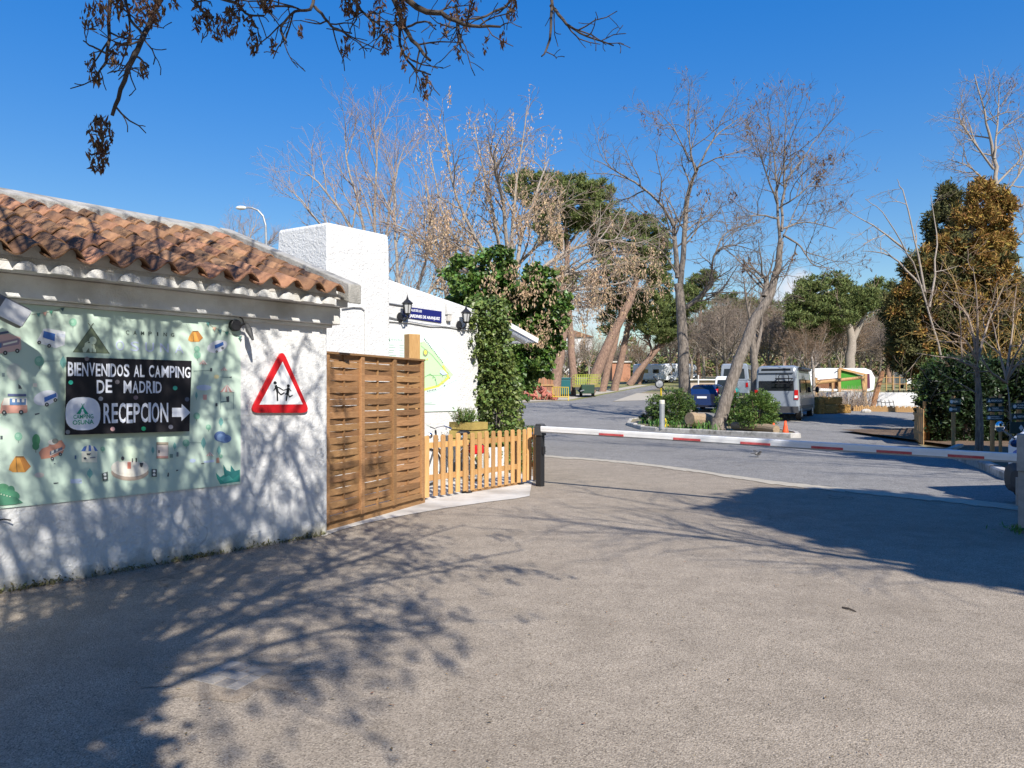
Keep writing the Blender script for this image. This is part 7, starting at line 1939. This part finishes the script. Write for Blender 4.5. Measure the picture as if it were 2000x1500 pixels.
pine('pale green pine far behind at the left edge of the cypress', GX(1735, 100), [([(1735, 742), (1736, 640)], .4, .2)], [(1720, 575, 38, 34), (1750, 600, 40, 40), (1730, 640, 40, 25)], 100, 151, size=.38)

# ---- bare brown woodland trees behind the vans: a few kinds, each tree its own
LV_BG = [dict(n=10, t0=.3, ang=48, var=15, len=3.4, tl=.5, r=.07, seg=5, wob=.14, trop=.09), dict(n=7, t0=.15, ang=42, var=14, len=1.6, tl=.4, r=.03, seg=4, wob=.17, trop=.04), dict(n=5, t0=.15, ang=42, var=14, len=.75, tl=.3, r=.016, seg=3, wob=.17, trop=.0)]
def bare_proto(seed, h_, m1, m2, lab, loc, rounded=False):
    t = tree_thing('bare_woodland_tree', lab, (0, 0, 0), group='bare winter trees beyond the vans'); T = Tree(seed, LV_BG, 4.2); g_ = T.rng
    tr = [Vector((0, 0, -.1)), Vector((.1, 0, h_ * .2)), Vector((0, .1, h_ * .36))]
    T.limb(tr, .24, .17, 0, kids=False)
    for k in range(6):
        a = 2 * math.pi * k / 6 + g_.uniform(-.3, .3); sp_ = h_ * (.22 + .1 * g_.random()); e = h_ * (.75 + .25 * g_.random())
        T.limb([tr[2], Vector((math.cos(a) * sp_ * .45, math.sin(a) * sp_ * .45, h_ * .55)), Vector((math.cos(a) * sp_, math.sin(a) * sp_, e))], .12, .03, 0)
    T.build(t, m1, m2); t.location = loc; t.scale = (.75, .75, .75); return t
protos_bg = [bare_proto(160, 9.5, M_BARK_PALE, M_TWIG_BROWN, 'bare brown winter tree in the wood behind the playground tent', GX(1600, 75)),
             bare_proto(161, 8.5, M_BARK_GREY, M_TWIG, 'bare grey winter tree in the wood right of the straight acacia', GX(1400, 80)),
             bare_proto(162, 10.5, M_BARK_PALE, M_TWIG_PALE, 'bare pale winter tree in the wood behind the leaning acacia', GX(1445, 88))]
spots = [(1560, 84, 0, 1.0), (1500, 72, 1, 1.05), (1530, 92, 2, .9), (1375, 92, 2, .95), (1415, 66, 1, .95), (1640, 72, 0, .95), (1700, 80, 1, .9), (1745, 74, 1, .9), (1620, 96, 0, 1.15), (1470, 98, 0, 1.1), (1680, 100, 0, 1.05), (1350, 105, 0, 1.0), (1310, 100, 1, .9), (1785, 92, 2, .9),
         (1150, 98, 2, .62), (1205, 112, 1, .62), (1125, 120, 2, .62), (1062, 100, 1, .6), (1100, 88, 1, .55), (1250, 118, 0, .62), (1575, 66, 0, .72), (1655, 92, 2, 1.0), (1720, 98, 0, 1.0), (1545, 105, 2, 1.1), (1590, 104, 1, 1.05), (1430, 106, 0, 1.0)]
where = ['behind the playground tent', 'just right of the grey van roof', 'far behind the grey van', 'far behind the straight acacia', 'behind the blue car', 'behind the green playhouse', 'right of the white tent', 'beside the pale rail fence', 'deep behind the tent, tallest there', 'far behind the white camper', 'far behind the right end of the tent', 'right behind the motorhomes', 'beside the second motorhome', 'behind the white box trailer',
         'between the slim pine and the thick leaning pine', 'behind the dark trunked pine', 'small and far beyond the yellow barrier', 'between ivy and slim pine trunk', 'low behind the teal container', 'behind the slanting forked pine', 'over the left end of the tent', 'behind the broad far pine trunk', 'far behind the pale rail fence', 'far behind the left end of the tent', 'deep in the wood over the pruned tree', 'deep in the wood over the teal van']
names_bg = {0: 'bare brown winter tree in the wood beyond the vans and playground', 1: 'bare grey winter tree in the wood beyond the vans and playground', 2: 'bare pale winter tree in the wood beyond the vans and playground'}
rr = random.Random(12)
for i_, (u, Y, k, s_) in enumerate(spots):
    o = copy_tree(protos_bg[k]); o['label'] = 'bare ' + ('brown', 'grey', 'pale')[k] + ' winter tree ' + where[i_]; o.location = GX(u, Y); o.rotation_euler = (0, 0, rr.uniform(0, 6.28)); s_ *= .78 if u > 1480 else .9; o.scale = (s_, s_, s_ * rr.uniform(.92, 1.08))
# far wood closing the view
g_ = np.random.default_rng(170)
n = 62000
u = g_.uniform(-100, 2150, n); Y = g_.uniform(135, 175, n)
top = 7.0 + 2.5 * np.sin(u / 37.0) + 1.6 * np.sin(u / 13.0 + 1) + np.where(u > 1290, 4.5, -3.0) + np.where((u > 1500), 1.0, 0)
z = 4.2 + (Y - 135) * .02 + top * g_.uniform(0, 1, n) ** .8
low = g_.uniform(0, 1, n) < .42
z = np.where(low, 3.6 + (Y - 135) * .02 + 5.0 * g_.uniform(0, 1, n), z)
pts = np.stack([(u - 1000) / F * Y, Y, z], axis=1)
half = g_.uniform(0, 1, n) < .36
V1, F1_ = leaf_arrays(pts[half], 1.1, g_, aspect=1.8)
setp(np_mesh('far_evergreen_wood', V1, [F1_], M_PINE), kind='stuff')
V1, F1_ = leaf_arrays(pts[~half], 1.5, g_, aspect=7, down=-.5)
setp(np_mesh('far_bare_wood', V1, [F1_], M_TWIG_BROWN), kind='stuff')

# ---- right side: rusty cypress, hedge and bare trees
def spray_tree(name, lab, base, els, Y, seed, m, size, rr_, per, trunk, dens=1.0, aspect=2.2, up=.5, m2=None, surf=.5):
    g_ = np.random.default_rng(seed); t = tree_thing(name, lab, base)
    pts, rad, cid = [], [], []
    k = Y / F
    for (u, v, ru, rv) in els:
        c = P(u, v, Y + g_.uniform(-.3, .3)); R_ = (ru * k, ru * k * .9, rv * k)
        cs, rs = sub_clumps(c, R_, int(dens * (8 + ru * rv / 70)), rr_, g_, squash=1.25, surf=surf)
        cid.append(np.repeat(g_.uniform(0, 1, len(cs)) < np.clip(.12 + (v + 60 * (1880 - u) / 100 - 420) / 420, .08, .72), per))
        q = clump_points(cs, rs, [per] * len(cs), g_, shell=.2); pts.append(q)
        rad.append(unit(unit(q - np.repeat(cs, per, axis=0)) + unit(q - np.array(c)) * .7 + np.array([0, 0, up])))
    pts = np.concatenate(pts); rad = np.concatenate(rad); zt = base.z + .02 if hasattr(base, 'z') else base[2]
    ok = pts[:, 2] > zt
    if m2 is not None:
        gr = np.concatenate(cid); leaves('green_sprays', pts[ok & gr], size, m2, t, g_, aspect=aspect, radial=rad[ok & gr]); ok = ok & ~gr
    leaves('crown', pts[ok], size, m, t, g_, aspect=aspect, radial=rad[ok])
    mb = MB(); mb.tube([Vector(q) for q in trunk], [.24 * (1 - .25 * i) for i in range(len(trunk))], 8); mb.build('trunk', M_BARK_GREY, t, world=True)
    return t
YC = 31.0; b_ = GX(1885, YC)
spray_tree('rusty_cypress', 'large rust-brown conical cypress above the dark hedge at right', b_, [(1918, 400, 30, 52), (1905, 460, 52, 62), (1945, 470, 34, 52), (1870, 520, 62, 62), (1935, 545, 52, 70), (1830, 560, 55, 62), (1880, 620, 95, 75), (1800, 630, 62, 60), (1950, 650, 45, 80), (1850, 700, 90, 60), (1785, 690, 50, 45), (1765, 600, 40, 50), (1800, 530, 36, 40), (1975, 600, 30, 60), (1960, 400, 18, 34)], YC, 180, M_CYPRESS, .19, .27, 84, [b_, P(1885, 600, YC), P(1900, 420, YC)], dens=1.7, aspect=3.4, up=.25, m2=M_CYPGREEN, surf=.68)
b_ = GX(1850, 33.5)
spray_tree('dark_cypress', 'dark green cypress top showing left of the rusty one', b_, [(1852, 392, 24, 38), (1846, 440, 40, 52), (1862, 500, 55, 62), (1822, 560, 50, 62), (1790, 620, 50, 60), (1765, 655, 35, 45), (1850, 640, 80, 80)], 33.5, 181, M_CYPGREEN, .17, .27, 100, [b_, P(1855, 600, 33.5), P(1852, 400, 33.5)], dens=1.8, aspect=3.4, up=.25)
YH = 23.5; b_ = GX(1880, YH)
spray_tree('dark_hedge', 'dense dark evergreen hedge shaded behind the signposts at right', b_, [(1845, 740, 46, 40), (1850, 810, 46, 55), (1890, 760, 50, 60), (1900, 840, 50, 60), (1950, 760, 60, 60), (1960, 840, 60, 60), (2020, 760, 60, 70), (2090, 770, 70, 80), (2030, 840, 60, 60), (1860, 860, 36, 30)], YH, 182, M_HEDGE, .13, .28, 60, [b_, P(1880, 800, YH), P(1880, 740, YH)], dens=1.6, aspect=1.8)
b_ = GX(1812, 29)
spray_tree('green_bush', 'glossy green bush lit at the left end of the dark hedge', b_, [(1812, 735, 28, 36), (1832, 720, 26, 30), (1800, 765, 22, 30)], 29, 183, M_SHRUB, .12, .24, 50, [b_, P(1812, 740, 29)], dens=1.4)
LV_R2 = [dict(n=3, t0=.25, ang=52, var=15, len=1.3, tl=.5, r=.03, seg=6, wob=.15, trop=.02), dict(n=4, t0=.15, ang=45, var=14, len=.7, tl=.4, r=.012, seg=4, wob=.17, trop=.0), dict(n=2, t0=.2, ang=40, var=14, len=.35, tl=.3, r=.006, seg=3, wob=.17, trop=.0)]
LV_R = [dict(n=9, t0=.25, ang=52, var=15, len=1.9, tl=.5, r=.04, seg=6, wob=.14, trop=.05), dict(n=6, t0=.15, ang=45, var=14, len=.9, tl=.4, r=.016, seg=4, wob=.17, trop=.02), dict(n=3, t0=.2, ang=40, var=14, len=.4, tl=.3, r=.008, seg=3, wob=.17, trop=.0)]
t, T = fan('bare_tree', 'tall slim pale bare tree rising above the rusty cypress', GX(1955, 36), [([(1953, 500), (1948, 380), (1940, 300), (1925, 230), (1903, 145)], 0)], 190, LV_R, 36, M_BARK_PALE, M_TWIG_PALE, .16)
T2 = Tree(191, LV_R, 1.6)
for lst, dY in (([(1942, 310), (1948, 240), (1952, 160)], .4), ([(1940, 330), (1890, 260), (1868, 210)], -.6), ([(1950, 400), (1990, 340), (2040, 270)], .5), ([(1950, 390), (1900, 330), (1850, 310)], 1), ([(1950, 420), (2000, 400), (2060, 400)], -.8), ([(1946, 360), (2000, 300), (2030, 190)], 1), ([(1955, 470), (2010, 450), (2070, 420)], .2)):
    T2.limb(px_path(lst, 36, 36 + dY, .1, T2.rng), .055, .015, 0)
T2.build(t, M_BARK_PALE, M_TWIG_PALE)
leaves('seed_pods', np.array(T2.tips)[:260], .16, M_KEYS, t, T2.rng, aspect=5, down=1)
t, T = fan('bare_tree', 'pale bare tree leaning left out of the rusty cypress', GX(1850, 28.5), [([(1846, 760), (1836, 690), (1800, 560), (1770, 490), (1728, 420), (1690, 388)], -1), ([(1806, 570), (1790, 480), (1765, 380), (1752, 350)], .5), ([(1770, 490), (1720, 450), (1650, 410)], -.6), ([(1800, 560), (1740, 500), (1680, 490)], .8), ([(1815, 600), (1830, 480), (1818, 380)], 1)], 192, LV_R2, 28.5, M_BARK_PALE, M_TWIG_PALE, .045, .009, root_px=True)
t, T = fan('bare_tree', 'small bare pale tree with cankered trunk beside the three-board signpost', GX(1912, 18.2), [([(1912, 880), (1913, 800), (1908, 740), (1909, 700), (1907, 660)], 0), ([(1909, 705), (1880, 660), (1820, 640)], -.5), ([(1909, 700), (1890, 620), (1840, 570)], .3), ([(1909, 705), (1930, 630), (1960, 560)], .5), ([(1909, 702), (1910, 610), (1900, 520)], -.3), ([(1911, 720), (1860, 700), (1790, 690)], -.4)], 193, LV_R2, 18.2, M_TWIG_PALE, M_TWIG_BROWN, .034, .007, root_px=True)
mb = MB(); mb.tube([GX(1912, 18.2), P(1913, 830, 18.2), P(1911, 770, 18.2), P(1908, 715, 18.2)], [.10, .085, .075, .04], 9); mb.build('trunk', M_BARK_GREY, t, world=True)
t, T = fan('bare_tree', 'small bare pale tree behind the signpost at the right edge', GX(1974, 18.8), [([(1974, 880), (1972, 800), (1966, 740)], 0), ([(1966, 745), (1985, 690), (2020, 640)], -.4), ([(1966, 742), (1950, 680), (1930, 600)], .3), ([(1966, 742), (1975, 660), (1985, 560)], .6), ([(1967, 748), (1930, 720), (1890, 640)], -.3), ([(1967, 740), (2000, 700), (2060, 690)], .2)], 194, LV_R2, 18.8, M_TWIG_PALE, M_TWIG_BROWN, .034, .007, root_px=True)
# thin golden hanging stems in front of the cypress
LV_W = [dict(n=14, t0=.1, ang=35, var=15, len=1.4, tl=.3, r=.012, seg=5, wob=.12, trop=-.02), dict(n=4, t0=.2, ang=35, var=12, len=.5, tl=.3, r=.007, seg=3, wob=.15, trop=.0)]
M_TWIG_GOLD = mat('golden_twigs', (0.42, 0.28, 0.09), (0.32, 0.2, 0.07), 2, 0.9)
fan('golden_twig_bush', 'thin golden stemmed bush in front of the rusty cypress', GX(1955, 25), [([(1950, 800), (1930, 700), (1880, 600), (1860, 540)], -.4), ([(1955, 800), (1950, 680), (1948, 560)], .3), ([(1958, 800), (1975, 690), (1990, 600)], .4), ([(1955, 800), (1915, 720), (1840, 650)], .2), ([(1960, 800), (1990, 720), (2030, 640)], -.3)], 195, LV_W, 25, M_TWIG_GOLD, M_TWIG_GOLD, .03, .01)

# ---- the ash tree over the photographer: its branches hang in at the top and shade the wall and ground
TB = Vector((-.45, -1.6, 0))
t = tree_thing('ash_tree', 'ash tree whose dark drooping twigs with bunches of dry keys hang across the top', TB)
LV_ASH = [dict(n=11, t0=.25, ang=52, var=16, len=1.15, tl=.45, r=.016, seg=6, wob=.17, trop=-.03), dict(n=5, t0=.2, ang=48, var=15, len=.42, tl=.4, r=.008, seg=4, wob=.2, trop=-.05)]
T = Tree(200, LV_ASH, 1.0)
T.limb([TB, TB + Vector((0, 0, 1.5)), TB + Vector((.05, .1, 3.0)), TB + Vector((.1, .3, 4.4))], .24, .17, 0, kids=False)
hub = TB + Vector((.1, .3, 4.3))
g_ = T.rng
ends = [(-2.0, 2.4, 5.2), (-1.3, 3.0, 5.6), (-.6, 3.4, 5.3), (.2, 3.7, 5.6), (1.0, 3.4, 5.2), (1.8, 3.0, 5.4), (2.3, 2.0, 5.0), (-2.6, 1.2, 5.6), (.4, 2.4, 6.3), (-.9, 1.8, 6.4), (1.4, 1.4, 6.0), (-1.6, .2, 6.6), (.2, .2, 7.2), (-.3, 2.8, 4.7), (.8, 2.4, 4.6), (-1.4, 2.0, 4.7), (1.6, 1.9, 4.5), (-3.6, 4.2, 5.4), (-3.0, 4.7, 5.7), (-2.4, 4.6, 5.1), (-1.6, 4.7, 5.4), (-3.3, 3.2, 5.9), (-2.6, 3.6, 5.0), (-.6, 4.6, 5.2), (.3, 4.3, 5.0), (-3.6, 2.4, 5.3), (-2.0, 3.4, 4.5), (-1.0, 3.9, 4.6), (-2.6, 5.8, 6.0), (-1.6, 5.6, 5.7), (-.9, 5.3, 5.4), (-3.6, 5.8, 6.1), (-4.4, 5.2, 6.0), (-3.2, 6.4, 6.4), (-4.6, 4.0, 5.8), (-2.0, 6.3, 6.4), (-2.9, 5.3, 5.5), (1.6, -.5, 4.9), (1.0, -1.3, 5.2), (1.5, -2.3, 5.8), (.6, -.6, 6.2)]
for e in ends:
    e = Vector(e); m1 = hub.lerp(e, .5) + Vector((g_.normal() * .15, g_.normal() * .15, .35))
    T.limb([hub + Vector((g_.normal() * .05, g_.normal() * .05, g_.normal() * .2)), m1, e], .036, .010, 0)
Zt = lambda lst: [(120 + x / 1.818, y / 1.818) for x, y in lst]
seen = [([(420, -160), (350, 0), (300, 110), (250, 220), (205, 340), (180, 410)], 3.6, .016, .008, 3), ([(180, -160), (170, 0), (163, 200), (140, 245)], 3.8, .012, .005, 4),
        ([(1000, -200), (1240, 10), (1350, 50), (1440, 90), (1560, 95)], 4.2, .022, .006, 6), ([(1100, -160), (1190, 20), (1220, 100), (1270, 170), (1310, 215)], 4.1, .018, .007, 4), ([(1200, 90), (1205, 170), (1250, 240), (1310, 265)], 4.1, .009, .004, 3),
        ([(1700, -200), (1740, 0), (1730, 150), (1705, 200)], 4.6, .013, .004, 2), ([(1738, 20), (1790, 80), (1850, 120), (1960, 162)], 4.6, .011, .004, 4), ([(900, -100), (890, 25), (830, 40), (780, 100), (800, 150)], 4.0, .010, .004, 4), ([(900, 25), (940, 70), (970, 100), (1030, 118)], 4.0, .009, .004, 4),
        ([(560, -160), (540, -30), (620, 10), (660, 50), (720, 55)], 3.9, .012, .004, 4), ([(440, -120), (470, -10), (500, 40), (540, 60)], 3.8, .010, .004, 4), ([(220, -60), (240, 60), (290, 130), (235, 160)], 3.6, .009, .004, 3), ([(700, -120), (720, 20), (760, 20), (840, 30)], 4.2, .011, .004, 3),
        ([(1580, -150), (1600, -10), (1500, 60), (1400, 70)], 4.4, .010, .004, 4), ([(1040, -100), (1050, 10), (1090, 60), (1130, 90)], 4.0, .010, .004, 4), ([(160, 190), (110, 165), (78, 145)], 3.8, .006, .003, 1), ([(265, 200), (300, 225), (310, 240)], 3.6, .006, .003, 1), ([(1230, 95), (1290, 75), (1330, 105)], 4.1, .007, .003, 1), ([(1400, 20), (1410, 90), (1415, 160)], 4.2, .009, .004, 3)]
LV_SEEN = [dict(n=5, t0=.25, ang=50, var=18, len=.26, tl=.3, r=.005, seg=4, wob=.2, trop=-.03), dict(n=2, t0=.2, ang=48, var=15, len=.10, tl=.3, r=.003, seg=3, wob=.2, trop=-.1)]
TS = Tree(201, LV_SEEN, .8)
for (lst, Y, ra, rb, n_) in seen:
    TS.lv[0]['n'] = n_ * 1.25
    TS.limb(px_path(Zt(lst), Y + .25, Y - .1, .03, TS.rng), ra, rb, 0)
T.build(t, M_ASHBARK, M_ASHBARK)
TS.trunk.build('hanging_branches', M_ASHBARK, t); TS.crown.build('hanging_twigs', M_ASHBARK, t)['kind'] = 'stuff'
def key_bunch(c, n_, L_, w_, out):
    out.append(hang_clusters([np.array(c)], n_, L_, w_, g_))
out = []
for (x, y, n_, L_, w_, Y) in ((140, 415, 130, .16, .055, 3.55), (130, 505, 100, .14, .05, 3.55), (105, 20, 60, .13, .06, 3.7), (140, 0, 50, .13, .05, 3.7), (280, -10, 60, .13, .05, 3.6), (320, -10, 70, .15, .05, 3.6), (345, -10, 40, .1, .04, 3.6), (215, 120, 50, .12, .035, 3.6), (237, 95, 25, .08, .025, 3.6), (105, 185, 35, .08, .035, 3.8), (180, 180, 35, .09, .03, 3.8), (103, 240, 25, .06, .025, 3.8), (125, 255, 25, .07, .025, 3.8), (290, 225, 25, .08, .025, 3.6),
                          (485, 15, 40, .1, .03, 3.8), (520, 35, 45, .1, .03, 3.8), (555, 55, 60, .13, .04, 3.8), (597, 30, 70, .15, .045, 3.9), (625, -5, 60, .12, .05, 3.9), (670, 55, 40, .08, .035, 3.9), (680, 115, 45, .12, .03, 3.9), (480, 75, 20, .06, .02, 3.8), (730, -5, 50, .07, .05, 4.1), (400, -10, 20, .06, .03, 3.8), (215, -10, 40, .1, .04, 3.7),
                          (750, 140, 20, .07, .02, 4.0), (850, 90, 15, .07, .015, 4.0), (1010, 130, 30, .1, .04, 4.0), (1010, -5, 40, .09, .04, 4.0), (1040, -5, 40, .08, .05, 4.0), (1110, 40, 70, .13, .05, 4.1), (1155, 80, 50, .12, .04, 4.1), (1150, 130, 40, .1, .035, 4.1), (1205, -5, 70, .16, .04, 4.1), (1220, 170, 40, .12, .03, 4.1), (1292, 265, 45, .13, .035, 4.1), (1400, -5, 50, .12, .04, 4.2), (1440, 30, 40, .12, .04, 4.2), (1360, 75, 30, .09, .03, 4.2), (1505, 130, 15, .1, .02, 4.2), (1568, 115, 20, .1, .025, 4.2), (1600, -5, 60, .13, .04, 4.4), (1410, 110, 30, .16, .025, 4.2), (1465, -5, 30, .08, .03, 4.2), (1130, -10, 30, .08, .04, 4.1), (190, -10, 30, .08, .04, 3.7)):
    key_bunch(P(*Zt([(x, y)])[0], Y), int(n_ * 1.1), L_, w_, out)
out = np.concatenate(out)
leaves('key_bunches', out, .036, M_KEYS, t, g_, aspect=3.2, down=.9)
tips = np.array(T.tips); zf = CAM_H + .56 * np.maximum(tips[:, 1], 0.0) + .15
tips = tips[(tips[:, 2] > zf) | (tips[:, 1] < .3)]
sel = tips[g_.permutation(len(tips))[:2500]]
leaves('upper_key_bunches', hang_clusters(sel, 24, .15, .055, g_), .046, M_KEYS, t, g_, aspect=2.8, down=.9)
# ivy around its trunk
pts = []
for k in range(900):
    z = g_.uniform(0.1, 6.0); f = z / 6.0
    w_ = .85 + .35 * math.sin(min(f / .7, 1) * math.pi) if f < .7 else .85 - 1.3 * (f - .7)
    a = g_.uniform(0, 2 * math.pi); c = np.array([TB.x + .02 * z, TB.y - .1, z]) + np.array([math.cos(a), math.sin(a), 0]) * w_ * g_.uniform(.3, 1) * .8
    pts.append(c + g_.normal(size=(24, 3)) * .10)
pts = np.concatenate(pts); dd = np.linalg.norm(pts[:, :2], axis=1); pts = pts[dd > .55]
leaves('trunk_ivy', pts, .11, M_IVY, t, g_, aspect=1.2)

# ---- evergreens and bare trees standing beside the driveway to the right, outside the picture; they cast the long shadows
g_ = np.random.default_rng(210)
def dense_evergreen(lab, base, R_, H_, seed, n, size=.34, name='holm_oak'):
    g_ = np.random.default_rng(seed); t = tree_thing(name, lab, base)
    cs = []
    for k in range(n):
        z = g_.uniform(.12, 1) * H_; f = z / H_
        rr_ = R_ * (1 - max(0, (f - .80) / .20) ** 2.6) ** .5
        a = g_.uniform(0, 2 * math.pi); cs.append(np.array([base[0] + math.cos(a) * rr_ * g_.uniform(.2, 1) ** .5, base[1] + math.sin(a) * rr_ * g_.uniform(.2, 1) ** .5, z]))
    cs = np.array(cs); pts = np.repeat(cs, 22, axis=0) + g_.normal(size=(len(cs) * 22, 3)) * .17
    leaves('crown', pts, size, M_HEDGE, t, g_, aspect=1.6)
    mb = MB(); mb.tube([base, (base[0], base[1], H_ * .6)], [.3, .15], 9); mb.build('trunk', M_BARK_GREY, t, world=True); return t
dense_evergreen('broad round-topped holm oak standing beside the driveway to the right of the photographer', (9.4, -1.2, 0), 2.35, 11.0, 211, 1500)
dense_evergreen('second holm oak shading the signposts on the right', (15.6, 8.6, 0), 3.4, 10.0, 212, 1500)
dense_evergreen('third holm oak beside the driveway farther to the right', (14.2, 0.5, 0), 2.4, 10.0, 213, 900)
def bare_shade(lab, base, H_, lean, seed, spread=2.2, rl=.045):
    t = tree_thing('bare_tree', lab, base); T = Tree(seed, [dict(n=9, t0=.2, ang=45, var=15, len=1.9, tl=.4, r=.03, seg=5, wob=.15, trop=.05), dict(n=6, t0=.15, ang=42, var=14, len=.8, tl=.4, r=.012, seg=4, wob=.17, trop=.02)], 1.4); g_ = T.rng
    b = Vector(base); top = b + Vector((lean[0] * .4, lean[1] * .4, H_ * .45))
    T.limb([b, b.lerp(top, .5), top], .2, .13, 0, kids=False)
    for k in range(8):
        a = 2 * math.pi * k / 8; e = b + Vector((lean[0] + math.cos(a) * spread, lean[1] + math.sin(a) * spread, H_ * (.7 + .3 * g_.random())))
        T.limb([top, top.lerp(e, .5) + Vector((0, 0, .4)), e], rl, .010, 0)
    T.build(t, M_BARK_GREY, M_TWIG); return t
bare_shade('bare tree beside the first holm oak, leaning over the driveway', (8.3, .9, 0), 8.2, (-3.9, 1.0), 220, 1.5, .024)
bare_shade('tall bare tree beyond the right edge reaching over the road', (13.6, 8.4, 0), 15.0, (-3.4, 2.2), 221, 3.2)
bare_shade('tall bare tree at the right beside the second holm oak', (16.5, 3.6, 0), 14.5, (-3.0, 1.0), 222, 3.2)
